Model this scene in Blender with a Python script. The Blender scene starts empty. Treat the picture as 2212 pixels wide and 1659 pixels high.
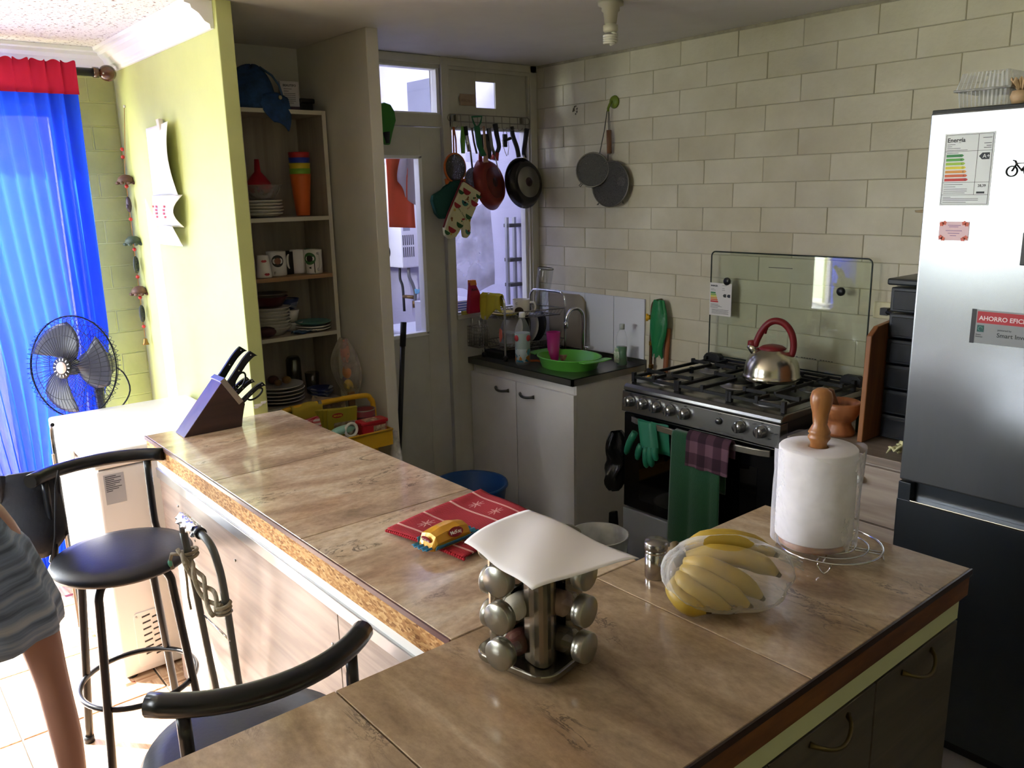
import bpy, bmesh, math, random
from math import sin, cos, pi, radians
from mathutils import Vector, Matrix

random.seed(7)
SC = bpy.context.scene
COL = SC.collection

# ------------------------------------------------------------------ camera
CAM = Vector((3.503, -3.1, 1.675))
yaw, pitch, roll = radians(140.50669), radians(-13.02299), radians(-1.28519)
fw = Vector((cos(pitch)*cos(yaw), cos(pitch)*sin(yaw), sin(pitch)))
rt = fw.cross(Vector((0, 0, 1))).normalized(); up = rt.cross(fw)
r2 = cos(roll)*rt + sin(roll)*up; u2 = -sin(roll)*rt + cos(roll)*up
cd = bpy.data.cameras.new('camera'); cam = bpy.data.objects.new('camera', cd); COL.objects.link(cam)
cd.sensor_width = 36; cd.lens = 1798.374/2212*36; cd.clip_start = 0.02
Mc = Matrix((r2, u2, -fw)).transposed().to_4x4(); Mc.translation = CAM
cam.matrix_world = Mc
SC.camera = cam

# ------------------------------------------------------------------ world, sun, window light, exposure
wd = bpy.data.worlds.new('sky'); SC.world = wd; wd.use_nodes = True
nt = wd.node_tree; nt.nodes.clear()
bg = nt.nodes.new('ShaderNodeBackground'); out = nt.nodes.new('ShaderNodeOutputWorld')
tc = nt.nodes.new('ShaderNodeTexCoord'); sx = nt.nodes.new('ShaderNodeSeparateXYZ')
rp = nt.nodes.new('ShaderNodeValToRGB')
rp.color_ramp.elements[0].position = 0.42; rp.color_ramp.elements[0].color = (0.42, 0.46, 0.30, 1)
rp.color_ramp.elements[1].position = 0.56; rp.color_ramp.elements[1].color = (0.90, 0.95, 1.0, 1)
mp = nt.nodes.new('ShaderNodeMapRange'); mp.inputs[1].default_value = -1; mp.inputs[2].default_value = 1
nt.links.new(tc.outputs['Generated'], sx.inputs[0]); nt.links.new(sx.outputs['Z'], mp.inputs[0])
nt.links.new(mp.outputs[0], rp.inputs[0]); nt.links.new(rp.outputs[0], bg.inputs[0]); nt.links.new(bg.outputs[0], out.inputs[0])
bg.inputs[1].default_value = 13.5
SC.view_settings.view_transform = 'Standard'; SC.view_settings.look = 'None'
SC.view_settings.gamma = 1; SC.view_settings.use_curve_mapping = False
SC.view_settings.exposure = 0.95
SUN_DIR = Vector((0.60, 0.52, -0.60))
sd = bpy.data.lights.new('sun', 'SUN'); sd.energy = 22; sd.angle = radians(1.2); sd.color = (1, .95, .87)
so = bpy.data.objects.new('sun', sd); COL.objects.link(so); so.location = (-3, -5, 4)
so.rotation_euler = SUN_DIR.to_track_quat('-Z', 'Y').to_euler()

def portal(name, loc, d, sx_, sy_):
    l = bpy.data.lights.new(name, 'AREA'); l.shape = 'RECTANGLE'; l.size = sx_; l.size_y = sy_
    l.cycles.is_portal = True
    o = bpy.data.objects.new(name, l); COL.objects.link(o); o.location = loc
    o.rotation_euler = Vector(d).to_track_quat('-Z', 'Z').to_euler()
portal('garden_door_portal', (-0.85, -3.30, 1.05), (1, 0, 0), 2.4, 2.2)
portal('rear_window_portal', (.9, -5.12, 1.65), (0, 1, 0), 1.3, 1.0)
portal('laundry_portal', (-1.35, -1.72, 2.15), (0, 1, 0), 1.0, 0.95)

# ------------------------------------------------------------------ helpers
WM = {}
def wm(o):
    if o is None: return Matrix.Identity(4)
    return WM.get(o.name, Matrix.Identity(4))

class B:
    """collects shapes for one mesh"""
    def __init__(s): s.v = []; s.f = []; s.m = []; s.s = []
    def add(s, vs, fs, mi=0, sm=False):
        n = len(s.v); s.v += [tuple(v) for v in vs]
        for f in fs: s.f.append([i+n for i in f]); s.m.append(mi); s.s.append(sm)
        return s
    def box(s, x0, x1, y0, y1, z0, z1, mi=0):
        v = [(x, y, z) for z in (z0, z1) for y in (y0, y1) for x in (x0, x1)]
        return s.add(v, [(0, 2, 3, 1), (4, 5, 7, 6), (0, 1, 5, 4), (2, 6, 7, 3), (0, 4, 6, 2), (1, 3, 7, 5)], mi)
    def obox(s, c, size, R, mi=0):
        c = Vector(c); h = Vector(size)/2
        v = [c + R @ Vector((x*h[0], y*h[1], z*h[2])) for z in (-1, 1) for y in (-1, 1) for x in (-1, 1)]
        return s.add(v, [(0, 2, 3, 1), (4, 5, 7, 6), (0, 1, 5, 4), (2, 6, 7, 3), (0, 4, 6, 2), (1, 3, 7, 5)], mi)
    def tube(s, pts, r, n=8, mi=0, closed=False, sm=True):
        pts = [Vector(p) for p in pts]; N = len(pts)
        rs = r if isinstance(r, (list, tuple)) else [r]*N
        tan = []
        for i in range(N):
            a = pts[(i-1) % N] if (closed or i > 0) else pts[i]
            b = pts[(i+1) % N] if (closed or i < N-1) else pts[i]
            t = (b-a); tan.append(t.normalized() if t.length > 1e-9 else Vector((0, 0, 1)))
        t0 = tan[0]; u = t0.orthogonal().normalized()
        vs = []; prev = t0
        for i in range(N):
            q = prev.rotation_difference(tan[i]); u = (q @ u); u = (u - tan[i]*u.dot(tan[i])).normalized(); prev = tan[i]
            w = tan[i].cross(u)
            for k in range(n):
                a = 2*pi*k/n; vs.append(pts[i] + (u*cos(a)+w*sin(a))*rs[i])
        fs = []
        for i in range(N if closed else N-1):
            j = (i+1) % N
            for k in range(n):
                l = (k+1) % n; fs.append((i*n+k, i*n+l, j*n+l, j*n+k))
        s.add(vs, fs, mi, sm)
        if not closed:
            s.add(vs[:n], [tuple(range(n-1, -1, -1))], mi); s.add(vs[-n:], [tuple(range(n))], mi)
        return s
    def lathe(s, prof, c=(0, 0, 0), n=24, mi=0, R=None, sm=True, sx=1, sy=1):
        R = R or Matrix.Identity(3); c = Vector(c); vs = []; N = len(prof)
        for (r, z) in prof:
            for k in range(n):
                a = 2*pi*k/n; vs.append(c + R @ Vector((r*cos(a)*sx, r*sin(a)*sy, z)))
        fs = []
        for i in range(N-1):
            for k in range(n):
                l = (k+1) % n; fs.append((i*n+k, i*n+l, (i+1)*n+l, (i+1)*n+k))
        s.add(vs, fs, mi, sm)
        for i, rev in ((0, True), (N-1, False)):
            if prof[i][0] > 1e-6:
                ring = vs[i*n:(i+1)*n]; s.add(ring, [tuple(range(n-1, -1, -1)) if rev else tuple(range(n))], mi)
        return s
    def grid(s, fn, nu, nv, mi=0, sm=True, cu=False):
        vs = [fn(i/(nu if cu else nu-1), j/(nv-1)) for j in range(nv) for i in range(nu)]
        fs = []
        for j in range(nv-1):
            for i in range(nu if cu else nu-1):
                k = (i+1) % nu; fs.append((j*nu+i, j*nu+k, (j+1)*nu+k, (j+1)*nu+i))
        return s.add(vs, fs, mi, sm)
    def prism(s, poly, fn, d0, d1, mi=0, sm=False):
        """poly: 2D outline; fn(a,b,d) -> 3D point"""
        n = len(poly); vs = [fn(a, b, d0) for a, b in poly] + [fn(a, b, d1) for a, b in poly]
        fs = [tuple(range(n-1, -1, -1)), tuple(range(n, 2*n))]
        s.add(vs, fs, mi)
        return s.add(vs, [(i, (i+1) % n, n+(i+1) % n, n+i) for i in range(n)], mi, sm)
    def ball(s, c, r, n=14, mi=0, R=None):
        r = (r, r, r) if not isinstance(r, (tuple, list)) else r; R = R or Matrix.Identity(3); c = Vector(c)
        m = max(6, n//2+1); 
        return s.grid(lambda u, v: c + R @ Vector((r[0]*cos(2*pi*u)*sin(pi*(.001+.998*v)), r[1]*sin(2*pi*u)*sin(pi*(.001+.998*v)), -r[2]*cos(pi*(.001+.998*v)))), n, m, mi, True, True)

def build(b, name, mats, parent=None, bev=0, solid=0, sub=0, fix=True, seg=2, anchor=True):
    me = bpy.data.meshes.new(name)
    vs = b.v; o = bpy.data.objects.new(name, me); COL.objects.link(o)
    if parent is not None:
        Mi = wm(parent).inverted(); vs = [tuple(Mi @ Vector(v)) for v in vs]; o.parent = parent
        WM[o.name] = wm(parent).copy()
    elif anchor and vs:
        xs = [v[0] for v in vs]; ys = [v[1] for v in vs]; zs = [v[2] for v in vs]
        c = Vector(((min(xs)+max(xs))/2, (min(ys)+max(ys))/2, min(zs)))
        vs = [tuple(Vector(v)-c) for v in vs]; o.location = c; WM[o.name] = Matrix.Translation(c)
    me.from_pydata(vs, [], b.f)
    if not isinstance(mats, (list, tuple)): mats = [mats]
    for m in mats: me.materials.append(m)
    me.polygons.foreach_set('material_index', b.m); me.polygons.foreach_set('use_smooth', b.s)
    if fix:
        bm = bmesh.new(); bm.from_mesh(me); bmesh.ops.remove_doubles(bm, verts=bm.verts, dist=1e-5)
        bmesh.ops.recalc_face_normals(bm, faces=bm.faces); bm.to_mesh(me); bm.free()
    me.update()
    if sub:
        m = o.modifiers.new('s', 'SUBSURF'); m.levels = sub; m.render_levels = sub
    if solid:
        m = o.modifiers.new('t', 'SOLIDIFY'); m.thickness = abs(solid); m.offset = 0 if solid > 0 else -1
    if name in ('print', 'flowers', 'slots', 'louvres', 'scar', 'chip', 'prongs', 'tines'): o['kind'] = 'stuff'
    if bev:
        m = o.modifiers.new('b', 'BEVEL'); m.width = bev; m.segments = seg; m.limit_method = 'ANGLE'; m.angle_limit = radians(40)
    return o

def tag(o, label, cat, group=None):
    o['label'] = label; o['category'] = cat
    if group: o['group'] = group
    return o
def thing(name, label, cat, loc=(0, 0, 0), rz=0, group=None):
    o = bpy.data.objects.new(name, None); COL.objects.link(o); o.empty_display_size = .05
    o.location = loc; o.rotation_euler = (0, 0, rz)
    WM[o.name] = Matrix.Translation(Vector(loc)) @ Matrix.Rotation(rz, 4, 'Z')
    return tag(o, label, cat, group)
def place(o, loc, rz=0):
    o.location = loc; o.rotation_euler = (0, 0, rz); return o
def dup(root, loc, rz=0, label=None, group=None):
    def cp(o, par):
        c = o.copy(); COL.objects.link(c)
        if par is not None: c.parent = par
        for ch in [x for x in list(o.children)]: cp(ch, c)
        return c
    r = cp(root, None); r.location = loc; r.rotation_euler = (0, 0, rz)
    if label: r['label'] = label
    if group: r['group'] = group
    return r
def struct(o):
    o['kind'] = 'structure'; return o
def lab(o, t):
    o['label'] = t; return o
def RX(a): return Matrix.Rotation(radians(a), 3, 'X')
def RY(a): return Matrix.Rotation(radians(a), 3, 'Y')
def RZ(a): return Matrix.Rotation(radians(a), 3, 'Z')
def along(d):
    """3x3 rotation whose Z axis runs along d"""
    return Vector(d).to_track_quat('Z', 'Y').to_matrix()
def vert_text(name, s, size, loc, face, mat, parent, bold=0.0, align='LEFT', tilt=0):
    """flat lettering; face = unit normal the text looks towards ('-y','x','z', or a 3x3 matrix)"""
    c = bpy.data.curves.new(name, 'FONT'); c.body = s; c.size = size; c.extrude = 0.0002; c.offset = bold; c.align_x = align; c.resolution_u = 3
    tmp = bpy.data.objects.new('tmp', c); me = bpy.data.meshes.new_from_object(tmp); bpy.data.objects.remove(tmp)
    me.materials.clear(); me.materials.append(mat)
    o = bpy.data.objects.new(name, me); COL.objects.link(o)
    if face == '-y': R = Matrix(((1, 0, 0), (0, 0, -1), (0, 1, 0)))
    elif face == 'x': R = Matrix(((0, 0, 1), (1, 0, 0), (0, 1, 0)))
    elif face == 'z': R = Matrix.Identity(3)
    else: R = face
    if tilt: R = R @ RZ(tilt)
    W = Matrix.Translation(Vector(loc)) @ R.to_4x4()
    o.parent = parent; o.matrix_local = wm(parent).inverted() @ W
    return o

# ------------------------------------------------------------------ materials
def lin(h):
    if isinstance(h, str):
        h = h.lstrip('#'); c = [int(h[i:i+2], 16)/255 for i in (0, 2, 4)]
        return tuple(x/12.92 if x <= .04045 else ((x+.055)/1.055)**2.4 for x in c)
    return tuple(h)
MC = {}
def mat(name, col=None, rough=.5, metal=0, noise=0, nscale=6, col2=None, bump=0, bscale=80, spec=.5, trans=0, ior=1.45, alpha=1, coat=0, stretch=None, aniso=0, sss=0, sheen=0):
    if name in MC: return MC[name]
    m = bpy.data.materials.new(name); m.use_nodes = True; MC[name] = m
    n = m.node_tree.nodes; L = m.node_tree.links; p = n['Principled BSDF']
    c = lin(col); p.inputs['Base Color'].default_value = (*c, 1); p.inputs['Roughness'].default_value = rough
    p.inputs['Metallic'].default_value = metal; p.inputs['Specular IOR Level'].default_value = spec
    p.inputs['Transmission Weight'].default_value = trans; p.inputs['IOR'].default_value = ior
    p.inputs['Alpha'].default_value = alpha; p.inputs['Coat Weight'].default_value = coat
    if aniso: p.inputs['Anisotropic'].default_value = aniso
    if sheen: p.inputs['Sheen Weight'].default_value = sheen
    if noise or bump:
        t = n.new('ShaderNodeTexCoord'); mp = n.new('ShaderNodeMapping'); L.new(t.outputs['Object'], mp.inputs[0])
        oi = n.new('ShaderNodeObjectInfo'); ml = n.new('ShaderNodeMath'); ml.operation = 'MULTIPLY'; ml.inputs[1].default_value = 23
        L.new(oi.outputs['Random'], ml.inputs[0]); L.new(ml.outputs[0], mp.inputs['Location'])
        if stretch: mp.inputs['Scale'].default_value = stretch
    if noise:
        t2 = n.new('ShaderNodeTexNoise'); t2.inputs['Scale'].default_value = nscale; t2.inputs['Detail'].default_value = 6; t2.inputs['Roughness'].default_value = .62
        L.new(mp.outputs[0], t2.inputs['Vector'])
        r = n.new('ShaderNodeValToRGB'); r.color_ramp.elements[0].position = .32; r.color_ramp.elements[1].position = .68
        d = lin(col2) if col2 else tuple(x*(1-noise) for x in c)
        r.color_ramp.elements[0].color = (*d, 1); r.color_ramp.elements[1].color = (*c, 1)
        L.new(t2.outputs['Fac'], r.inputs[0]); L.new(r.outputs[0], p.inputs['Base Color'])
    if bump:
        t3 = n.new('ShaderNodeTexNoise'); t3.inputs['Scale'].default_value = bscale; t3.inputs['Detail'].default_value = 3
        L.new(mp.outputs[0], t3.inputs['Vector']); bn = n.new('ShaderNodeBump'); bn.inputs['Strength'].default_value = bump; bn.inputs['Distance'].default_value = .004
        L.new(t3.outputs['Fac'], bn.inputs['Height']); L.new(bn.outputs[0], p.inputs['Normal'])
    return m
def film(name, col, dens=.35, rough=.15, bump=.6, bscale=25, alpha_noise=True):
    """thin plastic film: clear, with a milky share and gloss"""
    if name in MC: return MC[name]
    m = bpy.data.materials.new(name); m.use_nodes = True; MC[name] = m
    n = m.node_tree.nodes; L = m.node_tree.links; n.clear()
    o = n.new('ShaderNodeOutputMaterial'); tr = n.new('ShaderNodeBsdfTransparent'); p = n.new('ShaderNodeBsdfPrincipled')
    p.inputs['Base Color'].default_value = (*lin(col), 1); p.inputs['Roughness'].default_value = rough
    mx = n.new('ShaderNodeMixShader'); t = n.new('ShaderNodeTexCoord'); ns = n.new('ShaderNodeTexNoise'); ns.inputs['Scale'].default_value = bscale; ns.inputs['Detail'].default_value = 4
    L.new(t.outputs['Object'], ns.inputs['Vector']); bn = n.new('ShaderNodeBump'); bn.inputs['Strength'].default_value = bump; bn.inputs['Distance'].default_value = .01
    L.new(ns.outputs['Fac'], bn.inputs['Height']); L.new(bn.outputs[0], p.inputs['Normal'])
    lw = n.new('ShaderNodeFresnel'); ge = n.new('ShaderNodeNewGeometry'); iv = n.new('ShaderNodeMath'); iv.operation = 'MULTIPLY_ADD'; iv.inputs[1].default_value = -.45; iv.inputs[2].default_value = 1.45
    L.new(ge.outputs['Backfacing'], iv.inputs[0]); L.new(iv.outputs[0], lw.inputs[0]); L.new(bn.outputs[0], lw.inputs['Normal'])
    ad = n.new('ShaderNodeMath'); ad.operation = 'MULTIPLY_ADD'; ad.inputs[1].default_value = 1.6; ad.inputs[2].default_value = dens*.5; ad.use_clamp = True
    mr = n.new('ShaderNodeMapRange'); mr.inputs[1].default_value = .35; mr.inputs[2].default_value = .7; mr.inputs[3].default_value = 0; mr.inputs[4].default_value = dens
    L.new(ns.outputs['Fac'], mr.inputs[0]); L.new(lw.outputs[0], ad.inputs[0])
    a2 = n.new('ShaderNodeMath'); a2.operation = 'ADD'; a2.use_clamp = True; L.new(ad.outputs[0], a2.inputs[0]); L.new(mr.outputs[0], a2.inputs[1])
    L.new(a2.outputs[0], mx.inputs[0]); L.new(tr.outputs[0], mx.inputs[1]); L.new(p.outputs[0], mx.inputs[2]); L.new(mx.outputs[0], o.inputs[0])
    return m
def pane(name, col=(.95, .98, .96), gloss=.08, tint=1.0):
    if name in MC: return MC[name]
    m = bpy.data.materials.new(name); m.use_nodes = True; MC[name] = m
    n = m.node_tree.nodes; L = m.node_tree.links; n.clear()
    o = n.new('ShaderNodeOutputMaterial'); tr = n.new('ShaderNodeBsdfTransparent'); tr.inputs[0].default_value = (*[c*tint for c in col], 1)
    g = n.new('ShaderNodeBsdfGlossy'); g.inputs['Roughness'].default_value = .02
    f = n.new('ShaderNodeFresnel'); f.inputs[0].default_value = 1.45; ge = n.new('ShaderNodeNewGeometry'); iv = n.new('ShaderNodeMath'); iv.operation = 'MULTIPLY_ADD'; iv.inputs[1].default_value = -.45; iv.inputs[2].default_value = 1.45
    L.new(ge.outputs['Backfacing'], iv.inputs[0]); L.new(iv.outputs[0], f.inputs[0]); a = n.new('ShaderNodeMath'); a.operation = 'ADD'; a.inputs[1].default_value = gloss-.04; a.use_clamp = True
    mx = n.new('ShaderNodeMixShader'); L.new(f.outputs[0], a.inputs[0]); L.new(a.outputs[0], mx.inputs[0]); L.new(tr.outputs[0], mx.inputs[1]); L.new(g.outputs[0], mx.inputs[2]); L.new(mx.outputs[0], o.inputs[0])
    return m
def cloth_trans(name, col, rough=.8, tw=.45, hol=.0):
    """thin cloth: diffuse with light coming through, weave slightly open"""
    if name in MC: return MC[name]
    m = bpy.data.materials.new(name); m.use_nodes = True; MC[name] = m
    n = m.node_tree.nodes; L = m.node_tree.links; n.clear()
    o = n.new('ShaderNodeOutputMaterial'); d = n.new('ShaderNodeBsdfDiffuse'); t = n.new('ShaderNodeBsdfTranslucent'); mx = n.new('ShaderNodeMixShader')
    d.inputs[0].default_value = (*lin(col), 1); t.inputs[0].default_value = (*lin(col), 1); mx.inputs[0].default_value = tw
    L.new(d.outputs[0], mx.inputs[1]); L.new(t.outputs[0], mx.inputs[2]); last = mx
    if hol:
        tr = n.new('ShaderNodeBsdfTransparent'); m2 = n.new('ShaderNodeMixShader'); m2.inputs[0].default_value = hol
        L.new(mx.outputs[0], m2.inputs[1]); L.new(tr.outputs[0], m2.inputs[2]); last = m2
    L.new(last.outputs[0], o.inputs[0]); return m

def marble(name, axis, cols, scale=1.0):
    """veined stone tile: streaks along axis, dark hairline cracks"""
    m = bpy.data.materials.new(name); m.use_nodes = True; MC[name] = m
    n = m.node_tree.nodes; L = m.node_tree.links; p = n['Principled BSDF']
    t = n.new('ShaderNodeTexCoord'); mp = n.new('ShaderNodeMapping'); L.new(t.outputs['Object'], mp.inputs[0])
    oi = n.new('ShaderNodeObjectInfo'); ml = n.new('ShaderNodeMath'); ml.operation = 'MULTIPLY'; ml.inputs[1].default_value = 31
    L.new(oi.outputs['Random'], ml.inputs[0]); L.new(ml.outputs[0], mp.inputs['Location'])
    mp.inputs['Scale'].default_value = (1.0, 2.7, 1) if axis == 'x' else (2.7, 1.0, 1)
    def noise(sc, det, vec, dist=0):
        k = n.new('ShaderNodeTexNoise'); k.inputs['Scale'].default_value = sc; k.inputs['Detail'].default_value = det; k.inputs['Roughness'].default_value = .65; k.inputs['Distortion'].default_value = dist
        L.new(vec, k.inputs['Vector']); return k
    a = noise(2.6*scale, 9, mp.outputs[0], 1.1); a.inputs['Roughness'].default_value = .56
    r = n.new('ShaderNodeValToRGB'); e = r.color_ramp.elements
    e[0].position = .30; e[0].color = (*lin(cols[0]), 1); e[1].position = .70; e[1].color = (*lin(cols[3]), 1)
    k = e.new(.44); k.color = (*lin(cols[1]), 1); k = e.new(.54); k.color = (*lin(cols[2]), 1)
    L.new(a.outputs['Fac'], r.inputs[0])
    # mottling
    mp2 = n.new('ShaderNodeMapping'); L.new(t.outputs['Object'], mp2.inputs[0]); L.new(ml.outputs[0], mp2.inputs['Location'])
    mp2.inputs['Scale'].default_value = (1, 2.4, 1) if axis == 'x' else (2.4, 1, 1)
    mp3 = n.new('ShaderNodeMapping'); L.new(t.outputs['Object'], mp3.inputs[0]); L.new(ml.outputs[0], mp3.inputs['Location']); mp3.inputs['Scale'].default_value = (1, 1.5, 1) if axis == 'x' else (1.5, 1, 1)
    b = noise(55, 6, mp3.outputs[0]); r2_ = n.new('ShaderNodeValToRGB'); r2_.color_ramp.elements[0].position = .30; r2_.color_ramp.elements[1].position = .72
    r2_.color_ramp.elements[0].color = (.78, .75, .72, 1); r2_.color_ramp.elements[1].color = (1.12, 1.1, 1.06, 1)
    L.new(b.outputs['Fac'], r2_.inputs[0]); mu = n.new('ShaderNodeMix'); mu.data_type = 'RGBA'; mu.blend_type = 'MULTIPLY'; mu.inputs[0].default_value = 1
    L.new(r.outputs[0], mu.inputs[6]); L.new(r2_.outputs[0], mu.inputs[7])
    rs = noise(1.7, 6, mp.outputs[0], .3); rm = n.new('ShaderNodeMapRange'); rm.inputs[1].default_value = .52; rm.inputs[2].default_value = .66; rm.inputs[4].default_value = .25; L.new(rs.outputs['Fac'], rm.inputs[0])
    mr_ = n.new('ShaderNodeMix'); mr_.data_type = 'RGBA'; mr_.blend_type = 'MULTIPLY'; L.new(rm.outputs[0], mr_.inputs[0]); L.new(mu.outputs[2], mr_.inputs[6]); mr_.inputs[7].default_value = (.92, .62, .42, 1); mu = mr_
    # cracks: thin iso-lines of a noise, only inside patches
    c = noise(7, 9, mp2.outputs[0], 1.2); s_ = n.new('ShaderNodeMath'); s_.operation = 'SUBTRACT'; s_.inputs[1].default_value = .5; L.new(c.outputs['Fac'], s_.inputs[0])
    ab = n.new('ShaderNodeMath'); ab.operation = 'ABSOLUTE'; L.new(s_.outputs[0], ab.inputs[0])
    ls = n.new('ShaderNodeMapRange'); ls.inputs[1].default_value = 0; ls.inputs[2].default_value = .024; ls.inputs[3].default_value = 1; ls.inputs[4].default_value = 0; L.new(ab.outputs[0], ls.inputs[0])
    d = noise(3.1, 2, mp2.outputs[0]); pm = n.new('ShaderNodeMapRange'); pm.inputs[1].default_value = .57; pm.inputs[2].default_value = .65; L.new(d.outputs['Fac'], pm.inputs[0])
    mm = n.new('ShaderNodeMath'); mm.operation = 'MULTIPLY'; L.new(ls.outputs[0], mm.inputs[0]); L.new(pm.outputs[0], mm.inputs[1])
    m3 = n.new('ShaderNodeMath'); m3.operation = 'MULTIPLY'; m3.inputs[1].default_value = .85; L.new(mm.outputs[0], m3.inputs[0])
    fin = n.new('ShaderNodeMix'); fin.data_type = 'RGBA'; L.new(m3.outputs[0], fin.inputs[0]); L.new(mu.outputs[2], fin.inputs[6]); fin.inputs[7].default_value = (*lin('#4b423c'), 1)
    L.new(fin.outputs[2], p.inputs['Base Color']); p.inputs['Roughness'].default_value = .13; p.inputs['Specular IOR Level'].default_value = .6
    return m
def flecks(name, c1, c2, c3, scale=90, rough=.8):
    m = bpy.data.materials.new(name); m.use_nodes = True; MC[name] = m
    n = m.node_tree.nodes; L = m.node_tree.links; p = n['Principled BSDF']
    t = n.new('ShaderNodeTexCoord'); mp = n.new('ShaderNodeMapping'); mp.inputs['Scale'].default_value = (.5, .5, 1.3); L.new(t.outputs['Object'], mp.inputs[0])
    v = n.new('ShaderNodeTexVoronoi'); v.inputs['Scale'].default_value = scale; L.new(mp.outputs[0], v.inputs['Vector'])
    r = n.new('ShaderNodeValToRGB'); e = r.color_ramp.elements; e[0].color = (*lin(c1), 1); e[1].color = (*lin(c3), 1); k = e.new(.45); k.color = (*lin(c2), 1); e[0].position = .08; e[-1].position = .8
    L.new(v.outputs['Color'], r.inputs[0]); L.new(r.outputs[0], p.inputs['Base Color']); p.inputs['Roughness'].default_value = rough
    return m
def wood(name, c1, c2, axis='x', scale=1.0, rough=.45, ring=9):
    m = bpy.data.materials.new(name); m.use_nodes = True; MC[name] = m
    n = m.node_tree.nodes; L = m.node_tree.links; p = n['Principled BSDF']
    t = n.new('ShaderNodeTexCoord'); mp = n.new('ShaderNodeMapping'); L.new(t.outputs['Object'], mp.inputs[0])
    s = {'x': (.6, 8, 8), 'y': (8, .6, 8), 'z': (8, 8, .6)}[axis]; mp.inputs['Scale'].default_value = tuple(k*scale for k in s)
    k = n.new('ShaderNodeTexNoise'); k.inputs['Scale'].default_value = ring/3; k.inputs['Detail'].default_value = 8; k.inputs['Distortion'].default_value = .7; L.new(mp.outputs[0], k.inputs['Vector'])
    r = n.new('ShaderNodeValToRGB'); e = r.color_ramp.elements; e[0].position = .33; e[1].position = .67; e[0].color = (*lin(c1), 1); e[1].color = (*lin(c2), 1)
    L.new(k.outputs['Fac'], r.inputs[0]); L.new(r.outputs[0], p.inputs['Base Color']); p.inputs['Roughness'].default_value = rough
    return m

M = {}
M['white'] = mat('white_paint', '#e4e2da', .55, noise=.08, nscale=3)
M['bright'] = mat('plain_white', '#f2f1ee', .4)
M['wallpaint'] = mat('kitchen_wall_paint', '#dad4bf', .5, noise=.3, nscale=2.4, col2='#c4bca2', bump=.35, bscale=60)
M['mortar'] = mat('mortar_paint', '#bcb49b', .8, noise=.3, nscale=9, col2='#91897a', bump=.5)
M['ceil'] = mat('ceiling_paint', '#e6e3df', .7, noise=.1, nscale=2, col2='#dad6d0')
M['green'] = mat('green_wall_paint', '#c6cc86', .5, noise=.06, nscale=3, col2='#bcc27e', bump=.08, bscale=40)
M['door'] = mat('door_paint', '#d3d0c3', .45, noise=.14, nscale=2.2, col2='#bfbbab')
M['greypart'] = mat('grey_partition_paint', '#dedad0', .5, noise=.12, nscale=2, col2='#d0cbbe')
M['lav'] = mat('laundry_plaster', '#c9c4de', .8, noise=.12, nscale=5, bump=.3)
M['black'] = mat('black_paint', '#15161a', .35)
M['blackmatte'] = mat('black_plastic', '#1b1d21', .5, bump=.1)
M['iron'] = mat('cast_iron', '#17181a', .55, bump=.25, bscale=150)
M['chrome'] = mat('chrome', '#d8d8d8', .12, 1)
M['steel'] = mat('brushed_steel', '#b9babb', .3, 1, noise=.08, nscale=9, stretch=(1, 1, 60), bump=.02)
M['steeldark'] = mat('worn_steel', '#8d8c88', .35, 1, noise=.2, nscale=8)
M['wire'] = mat('dull_wire', '#8b877c', .35, .9)

M['glassy'] = pane('clear_glass', (.93, .96, .95), .1)
M['leg'] = mat('black_tube', '#101114', .28)
# ================================================================== STRUCTURE
ZC = 2.318
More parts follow.
